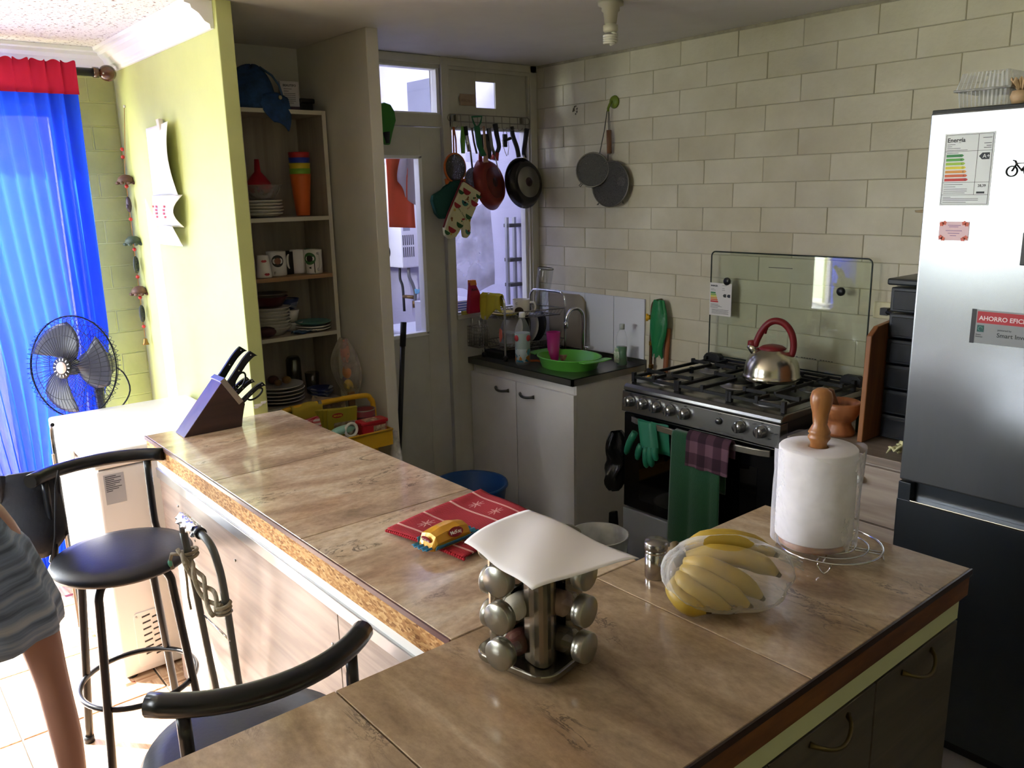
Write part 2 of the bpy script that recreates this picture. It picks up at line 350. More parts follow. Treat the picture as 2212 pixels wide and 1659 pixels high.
# ---- floor
fl = struct(build(B().box(-.8, 4.75, -5.15, .15, -.12, -.004), 'floor', mat('grout', '#5d5650', .9), anchor=False))
def parquet():
    m = bpy.data.materials.new('parquet_tile'); m.use_nodes = True
    n = m.node_tree.nodes; L = m.node_tree.links; p = n['Principled BSDF']
    t = n.new('ShaderNodeTexCoord')
    def mapped(scale, loc=(0, 0, 0)):
        k = n.new('ShaderNodeMapping'); k.inputs['Scale'].default_value = scale; k.inputs['Location'].default_value = loc; L.new(t.outputs['Object'], k.inputs[0]); return k
    ck = n.new('ShaderNodeTexChecker'); ck.inputs['Scale'].default_value = 1/.15; km = mapped((1, 1, .001), (.0001, .0001, .01)); L.new(km.outputs[0], ck.inputs['Vector'])
    outs = []
    for ax in ((3, 40, 1), (40, 3, 1)):
        k = mapped(ax); ns = n.new('ShaderNodeTexNoise'); ns.inputs['Scale'].default_value = 1.6; ns.inputs['Detail'].default_value = 5; L.new(k.outputs[0], ns.inputs['Vector'])
        r = n.new('ShaderNodeValToRGB'); e = r.color_ramp.elements; e[0].position = .35; e[1].position = .66; e[0].color = (*lin('#a2785a'), 1); e[1].color = (*lin('#d9b894'), 1)
        L.new(ns.outputs['Fac'], r.inputs[0]); outs.append(r)
    mx = n.new('ShaderNodeMix'); mx.data_type = 'RGBA'; L.new(ck.outputs['Fac'], mx.inputs[0]); L.new(outs[0].outputs[0], mx.inputs[6]); L.new(outs[1].outputs[0], mx.inputs[7])
    # dark red inlay squares
    sp = n.new('ShaderNodeSeparateXYZ'); k = mapped((1/.225, 1/.225, 1), (.5, .5, 0)); L.new(k.outputs[0], sp.inputs[0]); ms = []
    for ax, w in (('X', .1), ('Y', .16)):
        f = n.new('ShaderNodeMath'); f.operation = 'FRACT'; L.new(sp.outputs[ax], f.inputs[0]); l = n.new('ShaderNodeMath'); l.operation = 'LESS_THAN'; l.inputs[1].default_value = w; L.new(f.outputs[0], l.inputs[0]); ms.append(l)
    mm = n.new('ShaderNodeMath'); mm.operation = 'MULTIPLY'; L.new(ms[0].outputs[0], mm.inputs[0]); L.new(ms[1].outputs[0], mm.inputs[1])
    m2 = n.new('ShaderNodeMix'); m2.data_type = 'RGBA'; L.new(mm.outputs[0], m2.inputs[0]); L.new(mx.outputs[2], m2.inputs[6]); m2.inputs[7].default_value = (*lin('#8a4a38'), 1)
    L.new(m2.outputs[2], p.inputs['Base Color']); p.inputs['Roughness'].default_value = .22
    return m
def tile_mesh(w, d, h, mt, name='floor_tile', bev=.002):
    b = B(); e = bev; x, y = w/2, d/2
    b.add([(-x, -y, -h), (x, -y, -h), (x, y, -h), (-x, y, -h), (-x, -y, -e), (x, -y, -e), (x, y, -e), (-x, y, -e), (-x+e, -y+e, 0), (x-e, -y+e, 0), (x-e, y-e, 0), (-x+e, y-e, 0)],
          [(0, 3, 2, 1), (8, 9, 10, 11)] + [(a, (a+1) % 4, (a+1) % 4+4, a+4) for a in range(4)] + [(a+4, (a+1) % 4+4, (a+1) % 4+8, a+8) for a in range(4)])
    me = bpy.data.meshes.new(name); me.from_pydata(b.v, [], b.f); me.materials.append(mt); return me
def put(me, name, loc, parent, rot=None):
    o = bpy.data.objects.new(name, me); COL.objects.link(o)
    W = Matrix.Translation(Vector(loc)) @ (rot.to_4x4() if rot else Matrix.Identity(4))
    o.parent = parent; o.matrix_local = wm(parent).inverted() @ W; WM[o.name] = W; return o
pt = tile_mesh(.444, .444, .012, parquet())
for i in range(-3, 4):
    for j in range(5):
        y = -2.16-.45*j
        if i <= 3: put(pt, 'floor_tile', (.683+.225+.45*i-(0), y, .0), fl)
kt = tile_mesh(.395, .395, .012, mat('kitchen_floor_tile', '#8d8781', .4, noise=.25, nscale=5))
for i in range(9):
    for j in range(6):
        x, y = -.06+.2+.4*i, -.2-.4*j
        if j < 4 or x > 2.5: put(kt, 'floor_tile', (x, y if j < 4 else y, 0), fl)
# ---- ceilings
def stipple():
    m = mat('stippled_ceiling', '#f0ece6', .9, bump=1.0, bscale=170)
    n = m.node_tree.nodes; L = m.node_tree.links; p = n['Principled BSDF']
    t = n.new('ShaderNodeTexCoord'); a = n.new('ShaderNodeTexNoise'); a.inputs['Scale'].default_value = 75; a.inputs['Detail'].default_value = 4
    r = n.new('ShaderNodeValToRGB'); r.color_ramp.elements[0].position = .33; r.color_ramp.elements[1].position = .42
    r.color_ramp.elements[0].color = (*lin('#8f7a70'), 1); r.color_ramp.elements[1].color = (*lin('#f0ece6'), 1)
    L.new(t.outputs['Object'], a.inputs['Vector']); L.new(a.outputs['Fac'], r.inputs[0]); L.new(r.outputs[0], p.inputs['Base Color']); return m
c1 = B(); c1.box(.60, 4.75, -5.15, .15, ZC, ZC+.08); c1.box(-.22, .60, -1.945, .15, ZC, ZC+.08)
struct(build(c1, 'ceiling', M['ceil'], anchor=False))
struct(build(B().box(-.8, .60, -5.15, -1.945, ZC-.001, ZC+.08), 'ceiling', stipple(), anchor=False))
# ---- painted brick wall behind the stove
def brick_mesh(w, h, mt, name='brick'):
    e = .0022; x, z = w/2, h/2; d = .02
    v = [(-x, d, -z), (x, d, -z), (x, d, z), (-x, d, z), (-x, .0022, -z), (x, .0022, -z), (x, .0022, z), (-x, .0022, z), (-x+e, 0, -z+e), (x-e, 0, -z+e), (x-e, 0, z-e), (-x+e, 0, z-e)]
    f = [(8, 9, 10, 11)] + [(a, (a+1) % 4, (a+1) % 4+4, a+4) for a in range(4)] + [(a+4, (a+1) % 4+4, (a+1) % 4+8, a+8) for a in range(4)]
    me = bpy.data.meshes.new(name); me.from_pydata(v, [], f); me.materials.append(mt); return me
wb = struct(build(B().box(-1.8, 4.75, .0045, .15, 0, ZC), 'wall_back', M['mortar'], anchor=False))
cache = {}
def bricks(wall, x0, x1, zlo, joints, mt, skip=None, rot=None, fn=None, gap=.0012):
    for j in range(-9, 14):
        z0, z1 = .969+.1028*j, .969+.1028*(j+1); z0 = max(z0, .0); z1 = min(z1, ZC)
        if z1-z0 < .02 or z1 < zlo: continue
        off = joints[0] if j % 2 else joints[1]
        a = off-.3025*math.ceil((off-x0)/.3025)
        while a < x1:
            p, q = max(a, x0), min(a+.3025, x1); a += .3025
            if q-p < .02 or (skip and skip(p, q, z0, z1)): continue
            key = (round(q-p-gap, 3), round(z1-z0-gap, 3), mt.name)
            if key not in cache: cache[key] = brick_mesh(key[0], key[1], mt)
            put(cache[key], 'brick', fn((p+q)/2, (z0+z1)/2, random.uniform(-.0012, .0012)), wall, rot)
def hidden(p, q, z0, z1):
    if z1 < .75 and (q < .80 or p > 1.22): return True
    if z1 < 1.14 and q < .78 and z1 < .8: return True
    return q > 2.45 and z1 < 1.75
bricks(wb, 0, 3.05, .0, (.208, .365), M['wallpaint'], hidden, None, lambda a, z, e: (a, e+.0005, z))
# rest of the wall beyond the frame and the laundry side, plain
lw_ = build(B().box(-1.8, -.06, -.012, .004, 0, 2.7).box(3.05, 4.75, -.001, .004, 0, ZC), 'plaster', M['lav'], wb)
struct(build(B().box(-1.85, -1.7, -2.4, .15, 0, 2.7), 'wall_left', M['lav'], anchor=False))
# ---- door wall
wl = B()
wl.box(-.06, 0, -1.235, 0, 2.265, ZC); wl.box(-.06, 0, -1.235, 0, 1.992, 2.05)
wl.box(-.06, 0, -.62, -.565, 0, 2.265); wl.box(-.06, 0, -.06, 0, 0, 2.265); wl.box(-.05, -.004, -.565, -.06, 0, 1.048)
wl.box(-.06, .012, -.575, -.055, 1.03, 1.055)
wl.box(0, .014, -.625, -.585, 0, ZC); wl.box(0, .010, -.05, -.004, 0, ZC)
wl.box(0, .010, -1.235, 0, 2.28, ZC-.002)
for (y0, y1, z0, z1) in ((-.565, -.392, 2.05, 2.265), (-.265, -.06, 2.05, 2.265), (-.392, -.265, 2.05, 2.094), (-.392, -.265, 2.22, 2.265)):
    wl.box(-.03, -.018, y0, y1, z0, z1)
dw = struct(build(wl, 'wall_left', M['door'], bev=.002))
tp = lab(build(B().grid(lambda u, v: (-.0165+.003*sin(u*3+v*2)**2, -.50+.10*u+.004*sin(v*8)*(u<.1), 2.100+.056*v), 10, 6), 'tape', mat('masking_tape', '#b79f86', .7, noise=.2), dw, solid=.0008), 'peeling strip of masking tape')
vert_text('lettering', 'ELECTRO', .016, (-.0105, -.49, 2.12), 'x', mat('faded_ink', '#8a6f66', .8), dw, tilt=-4)
# laundry door
d1 = struct(thing('door_1', '', 'door', (0, -.93, 0))); del d1['label']; del d1['category']
b = B(); X0, X1 = -.045, -.008
for (y0, y1, z0, z1) in ((-1.235, -1.17, .01, 1.988), (-.752, -.628, .01, 1.988), (-1.17, -.752, .01, .985), (-1.17, -.752, 1.845, 1.988)): b.box(X0, X1, y0, y1, z0, z1)
build(b, 'leaf', M['door'], d1, bev=.002)
b = B()
for (y0, y1, z0, z1) in ((-.768, -.748, .975, 1.855), (-1.17, -.748, .970, .990), (-1.17, -.748, 1.840, 1.856)): b.box(-.048, -.002, y0, y1, z0, z1)
lab(build(b, 'bead', M['bright'], d1, bev=.003), 'white glazing bead')
build(B().box(-.030, -.027, -1.17, -.765, .985, 1.845), 'pane', pane('door_glass', (1, 1, 1), .05), d1)
# window beside the door, fanlight above it
w1 = struct(thing('window_1', '', 'window', (-.04, -.31, 1.05))); del w1['label']; del w1['category']
b = B(); b.box(-.058, -.02, -.075, -.058, 1.05, 1.99); b.box(-.058, -.02, -.566, -.552, 1.05, 1.99); b.box(-.058, -.02, -.56, -.06, 1.05, 1.062); b.box(-.058, -.02, -.56, -.06, 1.982, 1.992)
lab(build(b, 'frame', M['bright'], w1, bev=.002), 'white frame')
build(B().box(-.044, -.041, -.552, -.075, 1.062, 1.984), 'pane', pane('door_glass'), w1)
w2 = struct(thing('window_2', '', 'window', (-.04, -.93, 2.05))); del w2['label']; del w2['category']
b = B(); b.box(-.058, -.004, -.645, -.627, 2.05, 2.265); b.box(-.058, -.004, -1.235, -.645, 2.05, 2.058); b.box(-.058, -.004, -1.235, -.645, 2.258, 2.265)
build(b, 'frame', M['bright'], w2, bev=.002)
build(B().box(-.034, -.031, -1.235, -.645, 2.058, 2.258), 'pane', pane('door_glass'), w2)
# ---- partitions and niche
struct(build(B().box(-.20, .45, -1.29, -1.235, 0, ZC), 'wall_partition', M['greypart'], bev=.003, anchor=False))
gp = struct(build(B().box(-.65, .60, -1.945, -1.89, 0, ZC), 'wall_partition', M['green'], bev=.003, anchor=False))
WM[gp.name] = Matrix.Identity(4)
b = B()
for (y, z, w, h) in ((-1.925, .925, .03, .016), (-1.904, .932, .02, .014), (-1.934, .918, .02, .01)):
    b.prism([(w*.5*cos(a)*(1+.3*sin(3*a)), h*.5*sin(a)*(1+.35*cos(2*a))) for a in [i*pi/7 for i in range(14)]], lambda p, q, d, y=y, z=z: (.6+d, y+p, z+q), 0, .0012)
lab(build(b, 'chip', M['bright'], gp), 'bare white plaster chips')
struct(build(B().box(-.22, -.16, -1.89, -1.29, 0, ZC), 'wall_niche', M['greypart'], anchor=False))
# ---- dining side walls with openings
def wall_with_hole(name, ax, c0, c1, a0, a1, h0, h1, z0, z1, mt):
    b = B()
    for (p, q, zz0, zz1) in ((a0, h0, 0, ZC+.08), (h1, a1, 0, ZC+.08), (h0, h1, 0, z0), (h0, h1, z1, ZC+.08)):
        if q-p < .001 or zz1-zz0 < .001: continue
        if ax == 'x': b.box(c0, c1, p, q, zz0, zz1)
        else: b.box(p, q, c0, c1, zz0, zz1)
    return struct(build(b, name, mt, anchor=False))
wg = wall_with_hole('wall_garden', 'x', -.80, -.655, -5.15, -1.89, -4.5, -2.17, 0, 2.08, M['green'])
WM[wg.name] = Matrix.Identity(4)
gb = mat('green_brick_paint', '#b9bd76', .5, noise=.12, nscale=6, col2='#a9ae69', bump=.3, bscale=30)
bricks(wg, -2.17, -1.945, 0, (-2.06, -1.90), gb, None, RZ(90), lambda a, z, e: (-.652+e, a, z), gap=.005)
bricks(wg, -2.90, -2.17, 2.1, (-2.06, -1.90), gb, None, RZ(90), lambda a, z, e: (-.652+e, a, z), gap=.005)
wall_with_hole('wall_front', 'y', -5.15, -5.0, -.8, 4.75, .3, 1.5, 1.2, 2.12, mat('dining_wall_paint', '#77754e', .6))
struct(build(B().box(4.6, 4.75, -5.15, .15, 0, ZC), 'wall_right', mat('far_wall_paint', '#b5b392', .6), anchor=False))
def win_frame(name, ax, c, a0, a1, z0, z1, mull):
    o = struct(thing(name, '', 'window', (c, (a0+a1)/2, z0) if ax == 'x' else ((a0+a1)/2, c, z0))); del o['label']; del o['category']
    w = .045
    for (p, q, r, s) in [(a0, a0+w, z0, z1), (a1-w, a1, z0, z1), (a0+w, a1-w, z0, z0+w), (a0+w, a1-w, z1-w, z1)] + [(m-w/2, m+w/2, z0+w, z1-w) for m in mull]:
        b = B(); b.box(c-.02, c+.02, p, q, r, s) if ax == 'x' else b.box(p, q, c-.02, c+.02, r, s)
        build(b, 'frame', M['bright'], o, bev=.003)
    xs = [a0+w] + [k for m in mull for k in (m-w/2, m+w/2)] + [a1-w]
    for i in range(0, len(xs), 2):
        b = B(); b.box(c-.002, c+.002, xs[i], xs[i+1], z0+w, z1-w) if ax == 'x' else b.box(xs[i], xs[i+1], c-.002, c+.002, z0+w, z1-w)
        build(b, 'pane', pane('door_glass'), o)
win_frame('window_3', 'x', -.73, -4.5, -2.17, 0.0, 2.08, (-3.33,))
win_frame('window_4', 'y', -5.08, .3, 1.5, 1.2, 2.12, (.9,))
struct(build(B().box(-9, -.8, -9, 3, -.14, -.06), 'ground', mat('patio_concrete', '#b9b4a8', .9, noise=.2, nscale=3), anchor=False))
# ---- cornice
def cornice(p0, p1, nrm):
    prof = [(0, 0), (.012, 0), (.014, .014), (.03, .022), (.048, .045), (.07, .058), (.074, .07), (.092, .074), (.094, .088), (0, .088)]
    p0, p1 = Vector(p0), Vector(p1); nv = Vector(nrm); b = B()
    vs = [p + nv*a + Vector((0, 0, z)) for p in (p0, p1) for a, z in prof]; n = len(prof)
    b.add(vs, [tuple(range(n)), tuple(range(2*n-1, n-1, -1))] + [(i, (i+1) % n, n+(i+1) % n, n+i) for i in range(n)])
    return b
struct(build(cornice((-.655, -1.946, ZC-.09), (.575, -1.946, ZC-.09), (0, -1, 0)), 'trim_1', M['bright'], anchor=False))
struct(build(cornice((-.654, -4.9, ZC-.09), (-.654, -1.95, ZC-.09), (1, 0, 0)), 'trim_2', M['bright'], anchor=False))
# white skirting under the garden door, by the freezer
struct(build(B().box(-.65, -.636, -2.17, -1.95, 0, .07), 'baseboard_garden', M['bright'], anchor=False))

struct(build(B().box(-2.8, -.80, -2.75, .15, 2.62, 2.66), 'sun_screen_laundry', M['lav'], anchor=False))  # unseen overhead screen, added to keep direct sun out of the laundry
struct(build(B().box(-1.85, -.80, -1.72, -1.68, 0, 1.66), 'wall_laundry', M['lav'], anchor=False))  # unseen wall added to block sun coming in from the laundry side
struct(build(B().box(-.80, -.06, -1.9, .15, 2.62, 2.66), 'sun_screen_laundry', M['lav'], anchor=False))  # inner half of the added sun screen
struct(build(B().box(-.85, -.06, -1.72, -1.68, 0, 2.62), 'wall_laundry', M['lav'], anchor=False))  # added out of view so no sun patch reaches the sink cabinet
pc = bpy.data.materials.new('sun_diffuser_sheet'); pc.use_nodes = True; n_ = pc.node_tree.nodes; n_.clear()  # translucent diffuser for the added screen, spreads sun into the laundry
o_ = n_.new('ShaderNodeOutputMaterial'); t_ = n_.new('ShaderNodeBsdfTranslucent'); t_.inputs[0].default_value = (.21, .22, .29, 1); pc.node_tree.links.new(t_.outputs[0], o_.inputs[0])
for r_ in [x for x in SC.objects if x.name.startswith('sun_screen_laundry')]: r_.data.materials[0] = pc
# ---- tiled splashback strip behind the sink
sb = struct(thing('trim_3', '', 'tile', (.4, -.004, .84))); del sb['label']; del sb['category']
tw = mat('white_wall_tile', '#d9dbe0', .15)
xs = [.012, .078, .373, .580, .792]; xs = [.012, .17, .375, .582, .790]
for i in range(4):
    build(B().box(xs[i]+.0015, xs[i+1]-.0015, -.010, -.001, .845, 1.146), 'tile', tw, sb, bev=.0012)
# ================================================================== FURNITURE
lam = wood('grey_laminate', '#8d7f78', '#b4a69c', 'x', 1.2, .35)
lamd = wood('dark_laminate', '#4b4236', '#5f5546', 'y', 1.2, .4)
lamv = wood('pale_oak_laminate', '#97877a', '#b3a596', 'x', 1.6, .45)
alu = mat('aluminium', '#b8babc', .3, .9)
chip = flecks('chipboard_edge', '#8a5a2c', '#bf8c52', '#d9b178', 170)
chip_shaded = mat('shaded_board_edge', '#7a4a22', .5, noise=.5, nscale=12, col2='#4d2a14', stretch=(1, .4, 2))  # shade on this board edge is mixed into its brown
TZ = .905
ma = marble('marble_tile_short_run', 'y', ['#9a8570', '#b9a087', '#ccb79c', '#e0d2bd'])
mb = marble('marble_tile_shaded', 'x', ['#86705a', '#a08a6e', '#b29b7e', '#c9b79c'])  # same stone, palette darkened to stand in for dimmer light on this arm
wt = thing('bar_worktop', 'L-shaped bar counter of brown veined marble tiles with a chipboard edge', 'worktop', (2.4, -2.1, .84))
jx = [.65, 1.263, 1.805, 2.399]
for i in range(3):
    me = tile_mesh(jx[i+1]-jx[i]-.0025, .484, .012, ma, 'tile', .0012)
    put(me, 'tile', ((jx[i]+jx[i+1])/2, -2.1, TZ), wt)
jy = [-3.42, -3.16, -2.572, -1.982, -1.387]
for i in range(4):
    me = tile_mesh(.482, jy[i+1]-jy[i]-.0025, .012, mb, 'tile', .0012)
    put(me, 'tile', (2.6425, (jy[i]+jy[i+1])/2, TZ), wt)
b = B(); b.box(.652, 2.40, -2.343, -1.857, .840, .8935)
build(b, 'chipboard', chip, wt)
b = B(); b.box(2.40, 2.884, -3.42, -1.388, .846, .8935)
lab(build(b, 'board', chip_shaded, wt), 'board edge with its shade painted in dark brown')
b = B(); b.box(.648, 2.398, -2.347, -2.343, .893, .9045)
lab(build(b, 'edge_trim', mat('plum_trim', '#6d5250', .3), wt), 'thin plum edge strip')
b = B(); b.box(2.884, 2.888, -3.42, -1.386, .892, .9045)
lab(build(b, 'edge_trim', mat('dark_trim', '#2f1d15', .4), wt), 'thin dark edge strip')
# cabinet below the long arm
bb = thing('bar_cabinet', 'grey wood-grain base panel below the long arm of the bar', 'cabinet', (1.5, -2.1, 0))
build(B().box(.66, 1.912, -2.318, -2.30, .0, .765), 'panel', lam, bb, bev=.001)
build(B().box(1.915, 2.418, -2.318, -2.30, .0, .765), 'panel', lam, bb, bev=.001)
lab(build(B().box(.655, 2.415, -2.326, -2.305, .757, .79), 'rail', alu, bb, bev=.002), 'grey aluminium rail')
lab(build(B().box(.655, 2.415, -2.318, -2.29, .79, .842), 'fascia', M['bright'], bb), 'white fascia')
build(B().box(.66, .678, -2.30, -1.90, 0, .84), 'side_panel', M['bright'], bb)
build(B().box(.678, 2.415, -1.905, -1.89, .06, .84), 'back_panel', M['white'], bb)
for x, z in ((.83, .70), (.96, .62), (1.88, .66), (2.02, .62), (1.30, .67)):
    build(B().lathe([(0, 0), (.004, .0), (.0045, .002), (0, .003)], (x, -2.3185, z), 10, 0, RX(90)), 'screw', alu, bb)
# cabinets below the short arm, doors towards the fridge side
def bow_handle(b, p0, p1, nrm, depth=.026, r=.0045, flat=None, down=0.0):
    p0, p1, nv = Vector(p0), Vector(p1), Vector(nrm); pts = []
    for i in range(13):
        t = i/12; e = sin(pi*t)
        pts.append(p0.lerp(p1, t)+nv*(depth*(e**.6))+Vector((0, 0, -down*e)))
    return b.tube(pts, [r*1.5 if i in (0, 12) else r for i in range(13)], 8)
k = 0
for (y0, y1, t_) in ((-2.07, -1.385, 'brown base cabinet under the short arm, end nearest the fridge'), (-2.755, -2.07, 'brown base cabinet under the short arm, one back from the fridge end'), (-3.41, -2.755, 'brown base cabinet under the short arm, farthest from the fridge')):
    c = thing('base_cabinet', t_, 'cabinet', (2.64, (y0+y1)/2, 0), 0, 'base cabinets under the short bar arm')
    build(B().box(2.425, 2.852, y0+.001, y1-.001, .08, .785).box(2.46, 2.82, y0+.001, y1-.001, 0, .08), 'carcass', lamd, c)
    ym = (y0+y1)/2
    for (a, e) in ((y0, ym), (ym, y1)):
        d = build(B().box(2.853, 2.870, a+.002, e-.002, .09, .782), 'door', lamd, c, bev=.0015)
        m = (a+e)/2 + (.01 if a == y0 else -.01)
        h = B(); bow_handle(h, (2.870, m-.062, .762), (2.870, m+.062, .762), (1, 0, 0), .028, .004, down=.018)
        build(h, 'handle', mat('bronze', '#6b5c35', .3, .8), d)
    lab(build(B().box(2.43, 2.868, y0, y1, .786, .845), 'fascia', mat('cream_fascia', '#cfcf9e', .5), c), 'cream fascia strip')

# ---- tall fridge
fr = thing('fridge', 'tall brushed-steel fridge-freezer with an energy label on its door', 'fridge', (2.73, -.4, 0))
FX0, FX1, FY = 2.424, 3.04, -.73
st = M['fr'] = mat('fridge_steel', '#9da1a6', .24, .92, noise=.05, nscale=6, stretch=(40, 1, 1), bump=.015)
build(B().box(FX0+.004, FX1-.004, FY+.055, -.05, .04, 1.850), 'body', mat('fridge_grey', '#4a4c50', .45), fr, bev=.004)
d = build(B().box(FX0, FX1, FY, FY+.052, .818, 1.855), 'door', st, fr, bev=.006, seg=3)
b = B(); b.box(FX0, FX1, FY+.004, FY+.052, .045, .757); b.box(FX0, FX0+.036, FY, FY+.052, .757, .812); b.box(FX0+.036, FX1, FY+.030, FY+.052, .757, .812); b.box(FX0, FX1, FY, FY+.004, .045, .757)
dl = lab(build(b, 'door', mat('shaded_steel', '#54595f', .32, .9), fr, bev=.001), 'lower freezer door with recessed grip')  # lower steel coloured darker in place of its dim reflection
build(B().box(FX0+.036, FX1, FY-.002, FY+.03, .755, .762), 'grip_edge', M['chrome'], dl, bev=.002)
build(B().box(FX0+.01, FX1-.01, FY+.03, -.08, .0, .045), 'plinth', M['black'], fr)
build(B().box(FX0+.002, FX1, FY+.004, -.06, 1.852, 1.862), 'top_cap', M['blackmatte'], fr, bev=.002)
build(B().box(2.683, 2.90, FY-.004, FY, 1.462, 1.545), 'display', M['black'], fr, bev=.002)
# energy label
ink = mat('label_ink', '#3b3e44', .6); pap = mat('label_paper', '#dfe3e4', .35)
el = lab(build(B().box(2.468, 2.593, FY-.0012, FY, 1.612, 1.798), 'energy_label', pap, fr), 'white energy rating label')
b = B()
def lines(b, x0, x1, z, w=.0009, y=FY-.0016): b.box(x0, x1, y, FY-.0012, z-w/2, z+w/2)
for z in (1.794, 1.752, 1.672, 1.640, 1.616): lines(b, 2.472, 2.589, z)
for x in (2.472, 2.589): b.box(x-.0005, x+.0005, FY-.0016, FY-.0012, 1.616, 1.794)
b.box(2.5532, 2.554, FY-.0016, FY-.0012, 1.640, 1.794)
for i, (z, w) in enumerate(((1.770, .02), (1.765, .012), (1.760, .034), (1.755, .052), (1.748, .03), (1.667, .048), (1.661, .03), (1.655, .06), (1.650, .06), (1.645, .055), (1.634, .02), (1.630, .09), (1.626, .09), (1.621, .06))):
    lines(b, 2.476, 2.476+w, z, .0011)
for z, w in ((1.784, .022), (1.770, .018), (1.764, .012), (1.759, .018)): lines(b, 2.586-w, 2.586, z, .0014)
b.box(2.560, 2.580, FY-.0016, FY-.0012, 1.643, 1.648)
build(b, 'print', ink, el)
vert_text('lettering', 'Energía', .0155, (2.475, FY-.0014, 1.776), '-y', ink, el, .0003)
vert_text('lettering', '28,39', .009, (2.562, FY-.0014, 1.660), '-y', ink, el, .0002)
cols = ['#3f8f52', '#5fae4f', '#a9cf4a', '#e9dc3b', '#eaa24a', '#de6a42', '#cf3a3a']
for i, c_ in enumerate(cols):
    z = 1.741-.0103*i; w = .040+.0026*i
    o = build(B().prism([(0, -.0036), (w, -.0036), (w+.0045, 0), (w, .0036), (0, .0036)], lambda p, q, dd, z=z: (2.476+p, FY-.0012-dd, z+q), 0, .0004), 'rating_bar', mat('bar'+c_, c_, .5), el)
    vert_text('lettering', 'ABCDEFG'[i], .0072, (2.476+w-.006, FY-.0018, z-.0026), '-y', ink, el)
build(B().prism([(0, 0), (.008, .0085), (.026, .0085), (.026, -.0085), (.008, -.0085)], lambda p, q, dd: (2.558+p, FY-.0012-dd, 1.738+q), 0, .0004), 'arrow', ink, el)
vert_text('lettering', 'A+', .0145, (2.567, FY-.0018, 1.733), '-y', pap, el)
# small flowered card
cdn = lab(build(B().box(2.474, 2.551, FY-.0016, FY, 1.520, 1.570), 'magnet_card', mat('pink_card', '#ecc9cf', .5), fr), 'small pale pink card with flowers in its corners')
b = B()
for (x, z) in ((2.480, 1.563), (2.487, 1.566), (2.545, 1.563), (2.538, 1.566), (2.480, 1.528), (2.486, 1.524), (2.545, 1.528), (2.538, 1.524)):
    b.prism([(.0055*cos(a)*(1+.2*sin(5*a)), .0055*sin(a)*(1+.2*sin(5*a))) for a in [i*pi/9 for i in range(18)]], lambda p, q, dd, x=x, z=z: (x+p, FY-.0016-dd, z+q), 0, .0005)
build(b, 'flowers', mat('coral', '#e2735f', .6), cdn)
b = B()
for z, x0, x1 in ((1.560, 2.497, 2.530), (1.556, 2.5, 2.524), (1.546, 2.492, 2.534), (1.539, 2.498, 2.528), (1.533, 2.504, 2.520)): b.box(x0, x1, FY-.002, FY-.0016, z-.0008, z+.0008)
build(b, 'print', mat('violet_ink', '#9a6f9e', .6), cdn)
# banner sticker
bs = lab(build(B().box(2.581, 2.90, FY-.0010, FY, 1.250, 1.340), 'banner', mat('grey_sticker', '#8d8f90', .4), fr), 'grey sticker strip with a red band')
build(B().box(2.5805, 2.592, FY-.0016, FY-.0010, 1.249, 1.341), 'black_band', M['black'], bs)
build(B().box(2.595, 2.90, FY-.0014, FY-.0010, 1.305, 1.336), 'red_band', mat('banner_red', '#b3202c', .45), bs)
vert_text('lettering', 'AHORRO EFICIENTE', .0165, (2.600, FY-.0018, 1.313), '-y', mat('pale_print', '#f0d9d9', .5), bs, .0003)
vert_text('lettering', 'powered by', .007, (2.648, FY-.0014, 1.288), '-y', ink, bs)
vert_text('lettering', 'Smart Inverter', .0165, (2.647, FY-.0014, 1.271), '-y', M['black'], bs, .0001)
vert_text('lettering', 'Smart\nInverter', .0055, (2.595, FY-.0014, 1.272), '-y', ink, bs)
g = build(B().box(2.597, 2.614, FY-.0016, FY-.0010, 1.281, 1.299), 'icon', mat('teal_icon', '#16504c', .5), bs, bev=.0)
build(B().tube([(2.6055+.0052*cos(a), FY-.0017, 1.290+.0052*sin(a)) for a in [i*pi/6 for i in range(10)]], .0008, 5), 'ring', mat('pale_teal', '#7fb3a8', .5), g)
# bicycle magnet
bk = thing('bicycle_magnet', 'small dark bicycle-shaped magnet on the fridge door', 'magnet', (2.655, FY-.004, 1.70))
for i, cx in enumerate((2.640, 2.681)):
    build(B().tube([(cx+.0125*cos(a), FY-.003, 1.697+.0125*sin(a)) for a in [i*2*pi/20 for i in range(20)]], .0016, 6, closed=True), 'wheel', M['black'], bk)
fp = [(2.640, 1.697), (2.650, 1.716), (2.672, 1.716), (2.662, 1.699), (2.650, 1.713), (2.646, 1.722), (2.641, 1.724)]
b = B().tube([(x, FY-.003, z) for x, z in fp], .0017, 6); b.tube([(2.662, FY-.003, 1.699), (2.681, FY-.003, 1.697), (2.671, FY-.003, 1.716), (2.673, FY-.003, 1.722)], .0015, 6); b.ball((2.664, FY-.003, 1.70), .004, 10)
build(b, 'frame', M['black'], bk)

